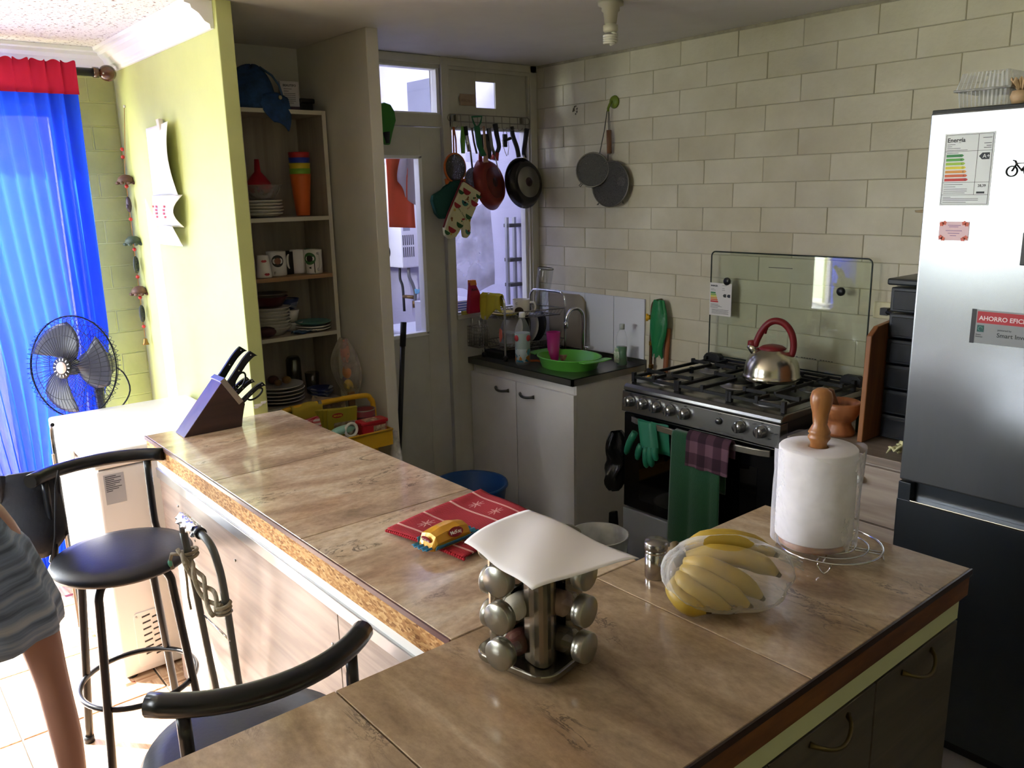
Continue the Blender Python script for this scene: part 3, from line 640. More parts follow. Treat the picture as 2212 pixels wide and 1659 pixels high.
# clear plastic tub with lid on the fridge
tb = thing('plastic_container', 'clear ribbed plastic takeaway box on top of the fridge', 'container', (2.53, -.60, 1.862))
clr = film('clear_plastic', '#dfe3e6', .25, .1, .2, 8)
def ribbed(x0, x1, y0, y1, z0, z1, fl):
    n = 96; b = B(); vs = []
    per = []
    for i in range(n):
        t = i/n*4; s = int(t); f = t-s
        p = [(x0+(x1-x0)*f, y0), (x1, y0+(y1-y0)*f), (x1-(x1-x0)*f, y1), (x0, y1-(y1-y0)*f)][s]; per.append(p)
    cx, cy = (x0+x1)/2, (y0+y1)/2
    for (z, s) in ((z0, 1), ((z0+z1)/2, (1+fl)/2+.5*0), (z1, fl)):
        for i, (x, y) in enumerate(per):
            r = .0018*(1 if i % 2 else -1); k = s+r/.08
            vs.append((cx+(x-cx)*k, cy+(y-cy)*k, z))
    fs = [(j*n+i, j*n+(i+1) % n, (j+1)*n+(i+1) % n, (j+1)*n+i) for j in range(2) for i in range(n)]
    b.add(vs, fs); return b
b = ribbed(2.478, 2.595, -.69, -.53, 1.866, 1.905, 1.06); b.add([(2.478, -.69, 1.866), (2.595, -.69, 1.866), (2.595, -.53, 1.866), (2.478, -.53, 1.866)], [(0, 1, 2, 3)])
build(b, 'tray', clr, tb)
b = ribbed(2.470, 2.603, -.70, -.52, 1.909, 1.952, .86); b.add([(2.482, -.685, 1.952), (2.592, -.685, 1.952), (2.592, -.535, 1.952), (2.482, -.535, 1.952)], [(0, 1, 2, 3)])
build(b, 'lid', clr, tb); build(B().box(2.466, 2.607, -.705, -.515, 1.904, 1.910), 'rim', film('rim_plastic', '#9a9a98', .7), tb, bev=.002)
sh = thing('shell_ornament', 'beige shell ornament beside the plastic box on the fridge', 'ornament', (2.62, -.66, 1.862))
shm = mat('shell', '#d9b78e', .5, noise=.3, nscale=20)
build(B().lathe([(0, 0), (.02, .002), (.026, .02), (.022, .034), (.017, .034), (.019, .02), (.0, .008)], (2.625, -.68, 1.862), 20), 'cup', shm, sh)
b = B()
for i in range(6):
    a = i*pi/3; b.grid(lambda u, v, a=a: (2.625+(.006+.028*v)*cos(a+(u-.5)*.8)*(.8), -.68+(.006+.028*v)*sin(a+(u-.5)*.8), 1.896+.026*v+.006*sin(u*9)), 6, 5)
build(b, 'petals', shm, sh, solid=.002)

# ---- base cabinet and things between stove and fridge
rc = thing('base_cabinet', 'pale wood-grain drawer unit between the stove and the fridge', 'cabinet', (2.19, -.3, 0))
build(B().box(1.975, 2.415, -.585, -.01, .06, .797).box(2.0, 2.4, -.54, -.03, 0, .06), 'carcass', lamv, rc, bev=.001)
build(B().box(1.968, 2.420, -.602, -.005, .799, .826), 'worktop', wood('grey_wood_top', '#6f6257', '#8f8072', 'x', 1.2, .4), rc, bev=.002)
for (z0, z1) in ((.602, .790), (.335, .596), (.07, .329)):
    dd = build(B().box(1.978, 2.412, -.603, -.586, z0, z1), 'drawer', lamv, rc, bev=.0015)
    build(B().lathe([(0, .0), (.006, 0), (.006, .012), (.013, .016), (.013, .022), (0, .026)], (2.245, -.603, (z0+z1)/2+.048 if z0 > .6 else (z0+z1)/2), 16, 0, RX(90)), 'knob', M['bright'], dd)
dt = thing('drawer_tower', 'tall black plastic drawer tower beside the fridge', 'drawers', (2.30, -.27, .826))
bp = mat('black_blue_plastic', '#1f242b', .35)
for i in range(6):
    z0 = .832+.086*i; z1 = z0+.080
    x0 = 2.195-.004*i*0
    o = build(B().box(x0, 2.418, -.40, -.08, z0, z1), 'frame', bp, dt, bev=.004)
    f_ = build(B().box(x0+.012, 2.41, -.406, -.400, z0+.008, z1-.010), 'drawer', mat('drawer_front', '#171b21', .25), dt, bev=.002)
    build(B().box(2.285, 2.345, -.411, -.406, z0+.018, z1-.022), 'handle', M['black'], f_, bev=.004)
build(B().box(2.186, 2.418, -.415, -.07, 1.350, 1.372), 'top', bp, dt, bev=.006)
bl = thing('blender_jug', 'clear blender jug with a tan lid standing on the drawer tower', 'blender', (2.27, -.22, 1.372))
R4 = RZ(45)
build(B().lathe([(.062, 0), (.064, .02), (.072, .20), (.069, .20), (.060, .01), (0, .01)], (2.275, -.22, 1.376), 4, 0, R4, sm=False), 'jug', film('jug_plastic', '#b9b2bc', .95, .15, .2, 8), bl, bev=.006)
build(B().tube([(2.345, -.25, 1.555), (2.368, -.26, 1.54), (2.370, -.26, 1.43), (2.345, -.25, 1.40)], .011, 8), 'handle', M['black'], bl)
build(B().lathe([(0, 0), (.085, 0), (.088, .006), (.03, .012), (0, .012)], (2.262, -.22, 1.5775), 20), 'lid', mat('tan_lid', '#a89576', .5), bl)
cbd = thing('cutting_board', 'wooden board standing on edge against the black drawer tower', 'cutting board', (2.14, -.30, .826))
b = B(); b.prism([(-.50, .828), (-.14, .828), (-.14, 1.225), (-.30, 1.232), (-.46, 1.218), (-.50, 1.19)], lambda p, q, dd: (2.176+dd+(q-.828)*.02, p, q), -.009, .009)
build(b, 'board', wood('board_wood', '#7d4c2a', '#9c6538', 'z', 1, .5), cbd, bev=.003)
mo = thing('mortar', 'turned wooden mortar with its pestle, on the counter by the stove', 'mortar', (2.075, -.45, .826))
wd_ = wood('mortar_wood', '#8f5632', '#b57448', 'z', 1.2, .4)
build(B().lathe([(0, 0), (.050, 0), (.053, .012), (.040, .035), (.038, .045), (.052, .058), (.066, .085), (.069, .112), (.063, .118), (.056, .105), (.045, .075), (0, .062)], (2.075, -.45, .8262), 32), 'bowl', wd_, mo)
build(B().tube([(2.07, -.45, .895), (2.055, -.455, .925), (2.040, -.462, .958), (2.034, -.465, .972), (2.031, -.467, .982)], [.012, .015, .019, .021, .012], 14), 'pestle', wood('pestle_wood', '#5a3a26', '#7b5236', 'z', 1, .4), mo)
gx = tag(build(B().box(2.105, 2.155, -.40, -.30, .8265, .915), 'tea_tin', mat('dark_green', '#1d4a30', .4), bev=.006), 'dark green tin behind the wooden mortar', 'tin')
yc = B().grid(lambda u, v: (2.30+.10*u+.012*sin(v*11), -.575+.09*v+.012*cos(u*8), .832+.05*u*(.5+.5*sin(v*7+1))+.018*abs(sin(u*9+v*6))), 16, 14)
tag(build(yc, 'dishcloth', mat('pale_yellow_cloth', '#d9d3a0', .9, bump=.4), solid=.003), 'crumpled pale yellow cloth on the counter against the fridge', 'cloth')

# ---- outlet
ol = thing('power_outlet', 'cream wall outlet with a black plug, right of the glass stove lid', 'outlet', (2.02, -.006, 1.175))
build(B().box(1.945, 2.10, -.016, -.0005, 1.172, 1.235), 'plate', mat('cream_plastic', '#d8d2ac', .4), ol, bev=.004)
build(B().box(1.985, 2.015, -.044, -.016, 1.190, 1.217).tube([(2.01, -.035, 1.203), (2.04, -.045, 1.198), (2.08, -.05, 1.178), (2.13, -.05, 1.172), (2.185, -.05, 1.165)], [.011, .008, .005, .004, .004], 8), 'plug', M['black'], ol, bev=.003)
# ================================================================== STOVE
SX0, SX1, SY = 1.200, 1.945, -.585
sv = thing('stove', 'stainless-steel five-burner gas stove with a raised glass lid', 'stove', (1.57, -.3, 0))
stv = mat('stove_steel', '#8f8f8c', .27, .95, noise=.08, nscale=7, stretch=(40, 1, 1), bump=.015)
blk = mat('oven_black', '#0b0c0e', .18)
build(B().box(SX0+.004, SX1-.004, SY+.03, -.03, .04, .865), 'body', mat('stove_side', '#34343a', .35, .3), sv, bev=.003)
# hob top with rounded front lip
b = B(); prof = [(-.035, .868), (-.035, .893), (-.56, .893), (-.590, .889), (-.603, .878), (-.606, .862), (-.55, .862)]
b.prism(prof, lambda p, q, d: (d, p, q), SX0, SX1, 0)
build(b, 'hob', stv, sv, bev=.006, seg=3)
b = B(); prof = [(-.56, .862), (-.607, .860), (-.613, .775), (-.56, .775)]
b.prism(prof, lambda p, q, d: (d, p, q), SX0, SX1)
cp = build(b, 'control_panel', stv, sv, bev=.003)
kn = mat('knob_metal', '#b4b5b6', .22, .95)
kx = [1.247, 1.317, 1.387, 1.457, 1.530, 1.782, 1.872]
for x in kx:
    b = B(); Rk = RX(93); c = (x, -.6115, .824)
    b.lathe([(0, 0), (.0235, 0), (.0235, .006), (.0205, .010), (.0195, .024), (.018, .027), (0, .027)], c, 24, 0, Rk)
    kk = build(b, 'knob', kn, sv)
    build(B().obox((x, -.6115-.028, .8255), (.0085, .012, .040), RX(3)), 'grip', kn, kk, bev=.003)
build(B().lathe([(0, 0), (.012, 0), (.012, .006), (.009, .010), (0, .011)], (1.688, -.612, .826), 20, 0, RX(93)), 'ignition_button', mat('knob_dark', '#6c6c6a', .3, .9), sv)
b = B()
for x in kx + [1.688]:
    zz = .852
    b.box(x-.006, x+.006, -.6120, -.6112, zz, zz+.0012); b.box(x-.001, x+.001, -.6122, -.6112, zz+.001, zz+.004)
for x, z in ((1.905, .845), (1.912, .826), (1.905, .803), (1.84, .846), (1.93, .826)): b.box(x-.005, x+.005, -.6142, -.612, z-.0008, z+.0008)
build(b, 'print', M['black'], cp)
# oven door
b = B(); b.box(SX0+.004, SX1-.004, -.600, -.557, .355, .768)
od = build(b, 'oven_door', blk, sv, bev=.004)
build(B().box(SX0+.09, SX1-.09, -.6012, -.600, .40, .68), 'window', mat('oven_glass', '#050506', .05, spec=.8), od)
b = B()
pts = [(SX0+.055+.655*t, -.604-.036*sin(pi*t)**.55, .748) for t in [i/20 for i in range(21)]]
vs = []
for i, p in enumerate(pts):
    t = i/20; hh = .013
    vs += [(p[0], p[1], p[2]-hh), (p[0], p[1]-.009, p[2]-hh*.9), (p[0], p[1]-.009, p[2]+hh*.9), (p[0], p[1], p[2]+hh)]
fs = [(i*4+k, i*4+(k+1) % 4, (i+1)*4+(k+1) % 4, (i+1)*4+k) for i in range(20) for k in range(4)] + [(3, 2, 1, 0), (80, 81, 82, 83)]
b.add(vs, fs, 0, False)
build(b, 'handle', mat('handle_steel', '#c2bfb4', .25, .9), od, bev=.0015)
lab(build(B().box(SX0+.004, SX1-.004, -.604, -.55, .055, .347), 'bottom_drawer', mat('drawer_grey', '#a5acb2', .35, .4), sv, bev=.004), 'light grey bottom drawer')
build(B().box(SX0+.03, SX1-.03, -.55, -.06, .0, .04), 'plinth', M['black'], sv)
# glass lid
gl = B(); x0, x1, z0, z1 = 1.212, 1.948, .935, 1.398; r = .02; poly = []
for (cx, cz, a0) in ((x1-r, z1-r, 0), (x0+r, z1-r, 90), (x0+.003, z0+.003, 180), (x1-.003, z0+.003, 270)):
    rr = r if cz > 1.2 else .003
    for i in range(6): a = radians(a0+18*i); poly.append((cx+rr*cos(a), cz+rr*sin(a)))
gl.prism(poly, lambda p, q, d: (p, -.052+d, q), -.0025, .0025)
lid = lab(build(gl, 'glass_lid', pane('lid_glass', (.955, .985, .96), .07), sv), 'raised clear glass lid')
build(B().tube([(p, -.052, q) for p, q in poly], .0032, 6, closed=True), 'edge', mat('glass_edge', '#2c3531', .2), lid)
for x, z in ((1.302, 1.272), (1.832, 1.268)): build(B().lathe([(0, 0), (.017, 0), (.017, .008), (.014, .012), (0, .012)], (x, -.054, z), 18, 0, RX(90)), 'buffer', M['black'], lid)
b = B()
for i in range(16): b.box(1.505+.007*i, 1.505+.007*i+.005, -.0557, -.0547, 1.343, 1.3455)
for i in range(30): 
    if i % 7 != 3: b.box(1.46+.012*i, 1.46+.012*i+.008, -.0557, -.0547, .985, .9875)
build(b, 'print', M['black'], lid)
for x in (1.245, 1.905):
    b = B(); b.prism([(-.045, 0), (-.04, .03), (-.028, .042), (.03, .042), (.045, .03), (.045, 0)], lambda p, q, d, x=x: (x+p, -.078+d, .905+q), 0, .035)
    build(b, 'hinge', M['blackmatte'], sv, bev=.004)
build(B().tube([(1.22, -.062, .925), (1.94, -.062, .925)], .006, 8), 'hinge_rod', M['black'], sv)
# energy label on glass
se = lab(build(B().box(1.212, 1.327, -.0575, -.0560, 1.118, 1.262), 'energy_label', mat('label_white', '#e6e4e2', .4), lid), 'white energy label sheet')
b = B()
for z, x0_, x1_ in [(1.236, 1.218, 1.235), (1.230, 1.218, 1.243), (1.252, 1.278, 1.300), (1.240, 1.278, 1.290), (1.232, 1.278, 1.292)] + [(1.168-.005*i, 1.218, 1.218+(.04+.01*(i % 3))) for i in range(4)] + [(1.145-.0045*i, 1.225, 1.315-.004*(i % 2)) for i in range(5)]:
    b.box(x0_, x1_, -.0580, -.0575, z-.0006, z+.0006)
for x in (1.282, 1.303): b.prism([(0, 0), (.006, .007), (.018, .007), (.018, -.007), (.006, -.007)], lambda p, q, d, x=x: (x+p, -.0575-d, 1.208+q), 0, .0005)
build(b, 'print', ink, se)
vert_text('lettering', 'ENERGÍA', .009, (1.217, -.0578, 1.246), '-y', ink, se, .0004)
for i, c_ in enumerate(['#2f8a4a', '#8dbf45', '#e3dc3f', '#e5a045', '#df7040', '#cc3333']):
    build(B().box(1.217, 1.243+.003*i, -.0580, -.0575, 1.2155-.0078*i, 1.2215-.0078*i), 'rating_bar', mat('sbar'+c_, c_, .5), se)
# burners and pan supports
bx = [(1.330, -.470, .045), (1.330, -.175, .036), (1.572, -.32, .058), (1.815, -.470, .045), (1.815, -.175, .036)]
for x, y, r in bx:
    b = B(); b.lathe([(0, 0), (r+.022, 0), (r+.018, .004), (r+.002, .005), (r, .016), (r-.004, .018), (0, .018)], (x, y, .893), 28)
    k = build(b, 'burner', mat('burner_alu', '#9b9a96', .35, .9), sv)
    build(B().lathe([(r-.006, .018), (r-.004, .022), (r-.010, .027), (0, .028)], (x, y, .893), 28), 'cap', M['iron'], k)
def support(x0, x1, y0, y1, cs):
    b = B(); z = .932; w = .0055
    def bar(p, q, h0=z-.013, h1=z):
        p, q = Vector((*p, (h0+h1)/2)), Vector((*q, (h0+h1)/2)); d = q-p
        ang = math.degrees(math.atan2(d.y, d.x)); b.obox((p+q)/2, (d.length, 2*w, h1-h0), RZ(ang))
    c = [(x0, y0), (x1, y0), (x1, y1), (x0, y1)]
    for i in range(4): bar(c[i], c[(i+1) % 4], z-.024, z-.012)
    for (cx, cy, r) in cs:
        for k in range(4):
            a = radians(90*k); tx, ty = cos(a), sin(a)
            ex = x1 if tx > .5 else x0 if tx < -.5 else cx; ey = y1 if ty > .5 else y0 if ty < -.5 else cy
            if abs(ty) > .5 and len(cs) == 2:
                ym = (cs[0][1]+cs[1][1])/2
                ey = (y1 if cy > ym else ym) if ty > .5 else (y0 if cy < ym else ym)
            bar((ex, ey), (cx+tx*r*.45, cy+ty*r*.45))
            b.box(ex-.007, ex+.007, ey-.007, ey+.007, z-.024, z+.004)
    for p in c: b.box(p[0]-.008, p[0]+.008, p[1]-.008, p[1]+.008, .893, z+.002)
    build(b, 'pan_support', M['iron'], sv, bev=.0015)
support(1.222, 1.445, -.562, -.085, [bx[0], bx[1]])
support(1.455, 1.690, -.562, -.085, [bx[2]])
support(1.700, 1.925, -.562, -.085, [bx[3], bx[4]])

# ---- kettle
kt_ = thing('kettle', 'steel whistling kettle with a dark red handle on the stove', 'kettle', (1.690, -.285, .934), 0)
kc = (1.690, -.285, .934)
build(B().lathe([(0, 0), (.103, 0), (.110, .006), (.112, .014), (.108, .022), (.107, .024), (.106, .040), (.100, .066), (.086, .092), (.066, .112), (.045, .122), (.044, .124), (0, .124)], kc, 48), 'body', mat('kettle_steel', '#c4bfae', .2, 1, bump=.01), kt_)
red = mat('kettle_red', '#7d1b22', .4)
build(B().lathe([(.050, .119), (.052, .124), (.040, .132), (.02, .137), (0, .138)], kc, 32), 'lid', red, kt_)
hd = (-.79, -.61)     # towards the spout, in plan
hd = Vector((-.86, -.30, 0)).normalized()
def kp(a, z): return Vector(kc)+hd*a+Vector((0, 0, z))
hp = [kp(-.062, .083), kp(-.076, .110), kp(-.078, .150), kp(-.066, .192), kp(-.040, .222), kp(-.008, .231), kp(.020, .220), kp(.044, .190), kp(.060, .155), kp(.068, .128)]
def smooth(pts, n=4):
    out = []
    for i in range(len(pts)-1):
        p0 = pts[max(i-1, 0)]; p1 = pts[i]; p2 = pts[i+1]; p3 = pts[min(i+2, len(pts)-1)]
        for k in range(n):
            t = k/n; out.append(.5*((2*p1)+(-p0+p2)*t+(2*p0-5*p1+4*p2-p3)*t*t+(-p0+3*p1-3*p2+p3)*t**3))
    out.append(pts[-1]); return out
hs = smooth(hp)
build(B().tube(hs, [.0135-.002*abs(i/len(hs)-.5) for i in range(len(hs))], 12).tube([kp(.028, .203), kp(.032, .190), kp(.030, .178)], [.009, .008, .004], 8), 'handle', red, kt_)
build(B().tube([kp(.058, .098), kp(.078, .118), kp(.090, .131)], [.022, .017, .015], 16), 'spout', mat('kettle_steel'), kt_) if False else build(B().tube([kp(.058, .098), kp(.078, .118), kp(.090, .131)], [.022, .017, .015], 16), 'spout', MC['kettle_steel'], kt_)
build(B().tube([kp(.066, .132), kp(.080, .136), kp(.094, .134)], [.012, .015, .014], 10), 'whistle_flap', red, kt_)

# ---- things hanging on the oven handle
def hang(name, x0, x1, zt, zb, zback, y, m, wav=.004, n=7, flare=0, skew=0, thick=.003, ph=0):
    """cloth folded over the oven bar"""
    def fn(u, v):
        L1 = zt-zback; L2 = zt-zb; T = L1+L2; s = v*T
        x = x0+(x1-x0)*u
        if s < L1: z = zback+s; yy = y+.019; k = 0
        else: z = zt-(s-L1); yy = y-.019; k = (s-L1)/L2
        blend = min(1, abs(s-L1)/.02); yy = y+(.019 if s < L1 else -.019)*math.sqrt(min(1, blend)); z = min(z, zt)
        fold = wav*sin(u*n+ph)*(.25+.75*k)
        return (x+(u-.5)*flare*k+skew*k, yy-abs(fold)*1.2-.002*k, z+(.002*sin(u*13) if k > .98 else 0))
    return B().grid(fn, 30, 40)
gm = mat('towel_green', '#164d2e', .9, noise=.12, nscale=60, sheen=.3, bump=.3, bscale=200)
hy = -.638
tag(build(hang('t', 1.505, 1.735, .768, .30, .55, hy, gm, .010, 8, .02, -.0), 'tea_towel', gm, solid=.004), 'long plain dark green towel hanging from the oven handle', 'towel')
def plaid(name, c1, c2, c3, sx_, sz_):
    m = bpy.data.materials.new(name); m.use_nodes = True
    n = m.node_tree.nodes; L = m.node_tree.links; p = n['Principled BSDF']
    t = n.new('ShaderNodeTexCoord'); sp = n.new('ShaderNodeSeparateXYZ'); L.new(t.outputs['Object'], sp.inputs[0]); ms = []
    for ax, s, off in (('X', sx_, .10), ('Z', sz_, .35)):
        a = n.new('ShaderNodeMath'); a.operation = 'MULTIPLY_ADD'; a.inputs[1].default_value = s; a.inputs[2].default_value = off; L.new(sp.outputs[ax], a.inputs[0])
        f = n.new('ShaderNodeMath'); f.operation = 'FRACT'; L.new(a.outputs[0], f.inputs[0]); l = n.new('ShaderNodeMath'); l.operation = 'LESS_THAN'; l.inputs[1].default_value = .5; L.new(f.outputs[0], l.inputs[0]); ms.append(l)
    ad = n.new('ShaderNodeMath'); ad.operation = 'ADD'; L.new(ms[0].outputs[0], ad.inputs[0]); L.new(ms[1].outputs[0], ad.inputs[1])
    hf = n.new('ShaderNodeMath'); hf.operation = 'MULTIPLY'; hf.inputs[1].default_value = .5; L.new(ad.outputs[0], hf.inputs[0])
    r = n.new('ShaderNodeValToRGB'); r.color_ramp.interpolation = 'CONSTANT'; e = r.color_ramp.elements; e[0].color = (*lin(c1), 1); e[1].position = .8; e[1].color = (*lin(c3), 1); k = e.new(.3); k.color = (*lin(c2), 1)
    L.new(hf.outputs[0], r.inputs[0]); ns = n.new('ShaderNodeTexNoise'); ns.inputs['Scale'].default_value = 400; bn = n.new('ShaderNodeBump'); bn.inputs['Strength'].default_value = .5; bn.inputs['Distance'].default_value = .003
    L.new(ns.outputs['Fac'], bn.inputs['Height']); L.new(bn.outputs[0], p.inputs['Normal']); L.new(r.outputs[0], p.inputs['Base Color']); p.inputs['Roughness'].default_value = .95; return m
pm = plaid('plum_check', '#331c29', '#4f3241', '#735361', 14, 11)
tag(build(hang('t', 1.582, 1.775, .776, .640, .70, hy-.004, pm, .006, 10, .0, .0, ph=1), 'checked_cloth', pm, solid=.004), 'plum checked cloth over the green towel on the oven handle', 'cloth')
# rubber glove, draped over the bar: cuff behind, fingers down
rg = thing('rubber_glove', 'green rubber glove hanging fingers-down from the oven handle', 'glove', (1.37, -.66, .60))
rub = mat('green_rubber', '#23765a', .45, bump=.15, bscale=60)
b = B()
b.grid(lambda u, v: (1.312+.098*u+.028*v, -.650-.022*sin(pi*u)-.004*sin(9*u)+.010*(1-v), .766-.105*v), 14, 10)
b.grid(lambda u, v: (1.312+.098*u+.028*v, -.646+.002*sin(9*u)+.010*(1-v), .766-.105*v), 14, 10)
for (x0_, x1_, dx, z0_, L_, r_) in ((1.318, 1.0, -.048, .715, .105, .015), (1.352, 1, -.018, .67, .068, .0145), (1.383, 1, .000, .668, .088, .015), (1.405, 1, .006, .668, .078, .015), (1.425, 1, .010, .672, .05, .014)):
    pts = [Vector((x0_+dx*t, -.660-.006*sin(pi*t), z0_-L_*t)) for t in (0, .2, .45, .7, .9, 1)]
    b.tube(pts, [r_*.9, r_*1.02, r_, r_*.92, r_*.75, r_*.3], 10)
build(b, 'hand', rub, rg)
build(B().grid(lambda u, v: (1.375+.085*u+.012*v, -.626-.006*sin(6*u), .764-.125*v), 10, 8), 'cuff', rub, rg, solid=.002)

# ================================================================== SINK UNIT
kz = .79
sk = thing('sink_cabinet', 'white two-door sink cabinet standing in the corner', 'cabinet', (.40, -.25, 0))
wh = mat('white_melamine', '#e4e2de', .4, noise=.08, nscale=3, col2='#d8d5ce')
build(B().box(.004, .020, -.478, -.008, .04, kz).box(.776, .792, -.478, -.008, .0, kz).box(.02, .776, -.478, -.464, .735, kz).box(.02, .776, -.478, -.464, .04, .09).box(.02, .776, -.02, -.008, .04, kz).box(.02, .776, -.46, -.02, .05, .066), 'carcass', wh, sk, bev=.001)
for (a, e) in ((.003, .375), (.379, .793)):
    d = build(B().box(a, e, -.4985, -.4795, .05, .745), 'door', wh, sk, bev=.0015)
    xm = .268 if a < .1 else .462
    h = B(); bow_handle(h, (xm-.052, -.4985, .690), (xm+.052, -.4985, .690), (0, -1, 0), .022, .0065, down=.006)
    build(h, 'handle', mat('pewter', '#57564f', .4, .7), d)
sn = thing('sink', 'stainless-steel sink top with a round basin over the white cabinet', 'sink', (.4, -.25, kz))
b = B(); b0 = [(.50, -.15)]; 
SS = mat('sink_steel', '#83827c', .32, .9, noise=.15, nscale=7)
# plate with a round hole for the basin
cx, cy, R_ = .545, -.275, .165; n = 40; x0, x1, y0, y1 = 0, .800, -.512, -.002
ring = [(cx+R_*cos(2*pi*i/n), cy+R_*sin(2*pi*i/n)) for i in range(n)]
outer = []
for i in range(n):
    a = 2*pi*i/n; dx, dy = cos(a), sin(a)
    t = min(((x1-cx)/dx if dx > 1e-6 else 9), ((x0-cx)/dx if dx < -1e-6 else 9), ((y1-cy)/dy if dy > 1e-6 else 9), ((y0-cy)/dy if dy < -1e-6 else 9)); outer.append((cx+dx*t, cy+dy*t))
zt = .822
vs = [(x, y, zt) for x, y in ring] + [(x, y, zt) for x, y in outer]
b.add(vs, [(i, (i+1) % n, n+(i+1) % n, n+i) for i in range(n)])
for cxy in ((x0, y0), (x1, y0), (x1, y1), (x0, y1)):
    # fill the corners between neighbouring rim rays
    near = sorted(range(n), key=lambda i: (outer[i][0]-cxy[0])**2+(outer[i][1]-cxy[1])**2)[:2]
    i, j = sorted(near); 
    if j-i > 1: i, j = j, i
    b.add([(*outer[i], zt), (*outer[j], zt), (*cxy, zt)], [(0, 1, 2)])
b.box(x0, x1, y0, y0+.012, kz+.001, zt); b.box(x0, x1, y1-.006, y1, kz+.001, zt+.022); b.box(x1-.012, x1, y0, y1, kz+.001, zt); b.box(x0, x0+.008, y0, y1, kz+.001, zt)
build(b, 'top', SS, sn, bev=0, fix=True)
build(B().lathe([(R_, .032), (R_-.008, .026), (R_-.022, -.10), (R_-.05, -.118), (.02, -.122), (0, -.122)], (cx, cy, kz), 40), 'basin', SS, sn)
fc = thing('faucet', 'chrome swan-neck tap behind the sink', 'tap', (.43, -.055, zt))
pts = [Vector(p) for p in ((.408, -.055, zt), (.408, -.055, .95), (.408, -.055, 1.02), (.405, -.062, 1.052), (.395, -.085, 1.072), (.380, -.115, 1.066), (.370, -.135, 1.035), (.367, -.140, .995))]
build(B().tube(smooth(pts), .0095, 12).lathe([(0, 0), (.022, 0), (.022, .008), (.014, .03), (0, .03)], (.408, -.055, zt), 18), 'spout', M['chrome'], fc)
build(B().lathe([(.012, 0), (.013, .02), (.012, .035)], (.367, -.140, .972), 14), 'nozzle', M['chrome'], fc)
build(B().tube([(.408, -.05, .86), (.45, -.06, .872)], [.01, .006], 8), 'lever', M['chrome'], fc)
gb_ = thing('wash_basin', 'bright green oval plastic basin set over the sink', 'basin', (.535, -.29, zt))
gp_ = mat('lime_plastic', '#5fb142', .35)
b = B(); cc = (.556, -.300, .783)
b.lathe([(0, .004), (.118, .004), (.126, .012), (.150, .086), (.158, .090), (.158, .095), (.148, .094), (.120, .016), (0, .012)], cc, 48, sx=1.12, sy=.92)
bo = build(b, 'bowl', gp_, gb_)
for sg in (-1, 1):
    b = B(); A = []
    for i in range(15):
        a = radians(-62+124*i/14); A.append((cc[0]+sg*(.165+.058*cos(a)**.6 if abs(a) < 1.4 else .165), cc[1]+.105*sin(a)))
    inn = [(cc[0]+sg*(.16+.0*i), cc[1]+.10*sin(radians(-62+124*i/14))) for i in range(15)]
    vs = [(x, y, .876) for x, y in A]+[(x, y, .873) for x, y in inn]
    b.add(vs, [(i, i+1, 15+i+1, 15+i) for i in range(14)])
    build(b, 'handle', gp_, gb_, solid=.004)

# ---- dish rack
dr = thing('dish_rack', 'two-tier chrome dish rack in the corner by the window', 'dish rack', (.16, -.28, zt))
def loop(pts, r=.007, n=10): return B().tube(smooth([Vector(p) for p in pts]), r, n)
xr = .20
# near end hoop (y=-.44) and far end hoop (y=-.10)
for (y, xa, xb, top) in ((-.445, .055, .235, 1.158), (-.105, .045, .322, 1.152)):
    p = [(xa, y, zt+.002), (xa, y, 1.0), (xa, y, top-.04), (xa+.02, y, top-.008), (xa+.05, y, top), (xb-.05, y, top), (xb-.02, y, top-.008), (xb, y, top-.04), (xb, y, 1.0), (xb, y, zt+.002)]
    build(loop(p, .0065), 'hoop', M['chrome'], dr)
    for x in (xa, xb): build(B().lathe([(0, 0), (.012, 0), (.012, .022), (0, .022)], (x, y, zt+.0005), 12), 'foot', M['black'], dr)
def shelf(z, x0_, x1_, name='tray', dz=.035):
    b = B(); y0_, y1_ = -.445, -.105
    xe = lambda x, y: x + (.235-.322)*((y1_-y)/(y1_-y0_))*(1 if x > .2 else 0)
    for (za, ins) in ((z+dz, 0), (z, .03)):
        c = [(x0_+ins, y0_+ins/3), (xe(x1_, y0_)-ins, y0_+ins/3), (xe(x1_, y1_)-ins, y1_-ins/3), (x0_+ins, y1_-ins/3)]
        b.tube([(*q, za) for q in c], .0028, 6, closed=True)
    for i in range(17):
        y = y0_+(y1_-y0_)*(i+.5)/17; xa, xb = x0_, xe(x1_, y)
        b.tube([(xa, y, z+dz), (xa+.03, y, z), (xb-.03, y, z), (xb, y, z+dz)], .0014, 5)
    for k in (.33, .66): b.tube([(x0_+(xe(x1_, y0_)-x0_)*k, y0_, z), (x0_+(x1_-x0_)*k, y1_, z)], .0018, 5)
    build(b, name, M['wire'], dr)
shelf(1.035, .048, .322); shelf(.875, .048, .322)
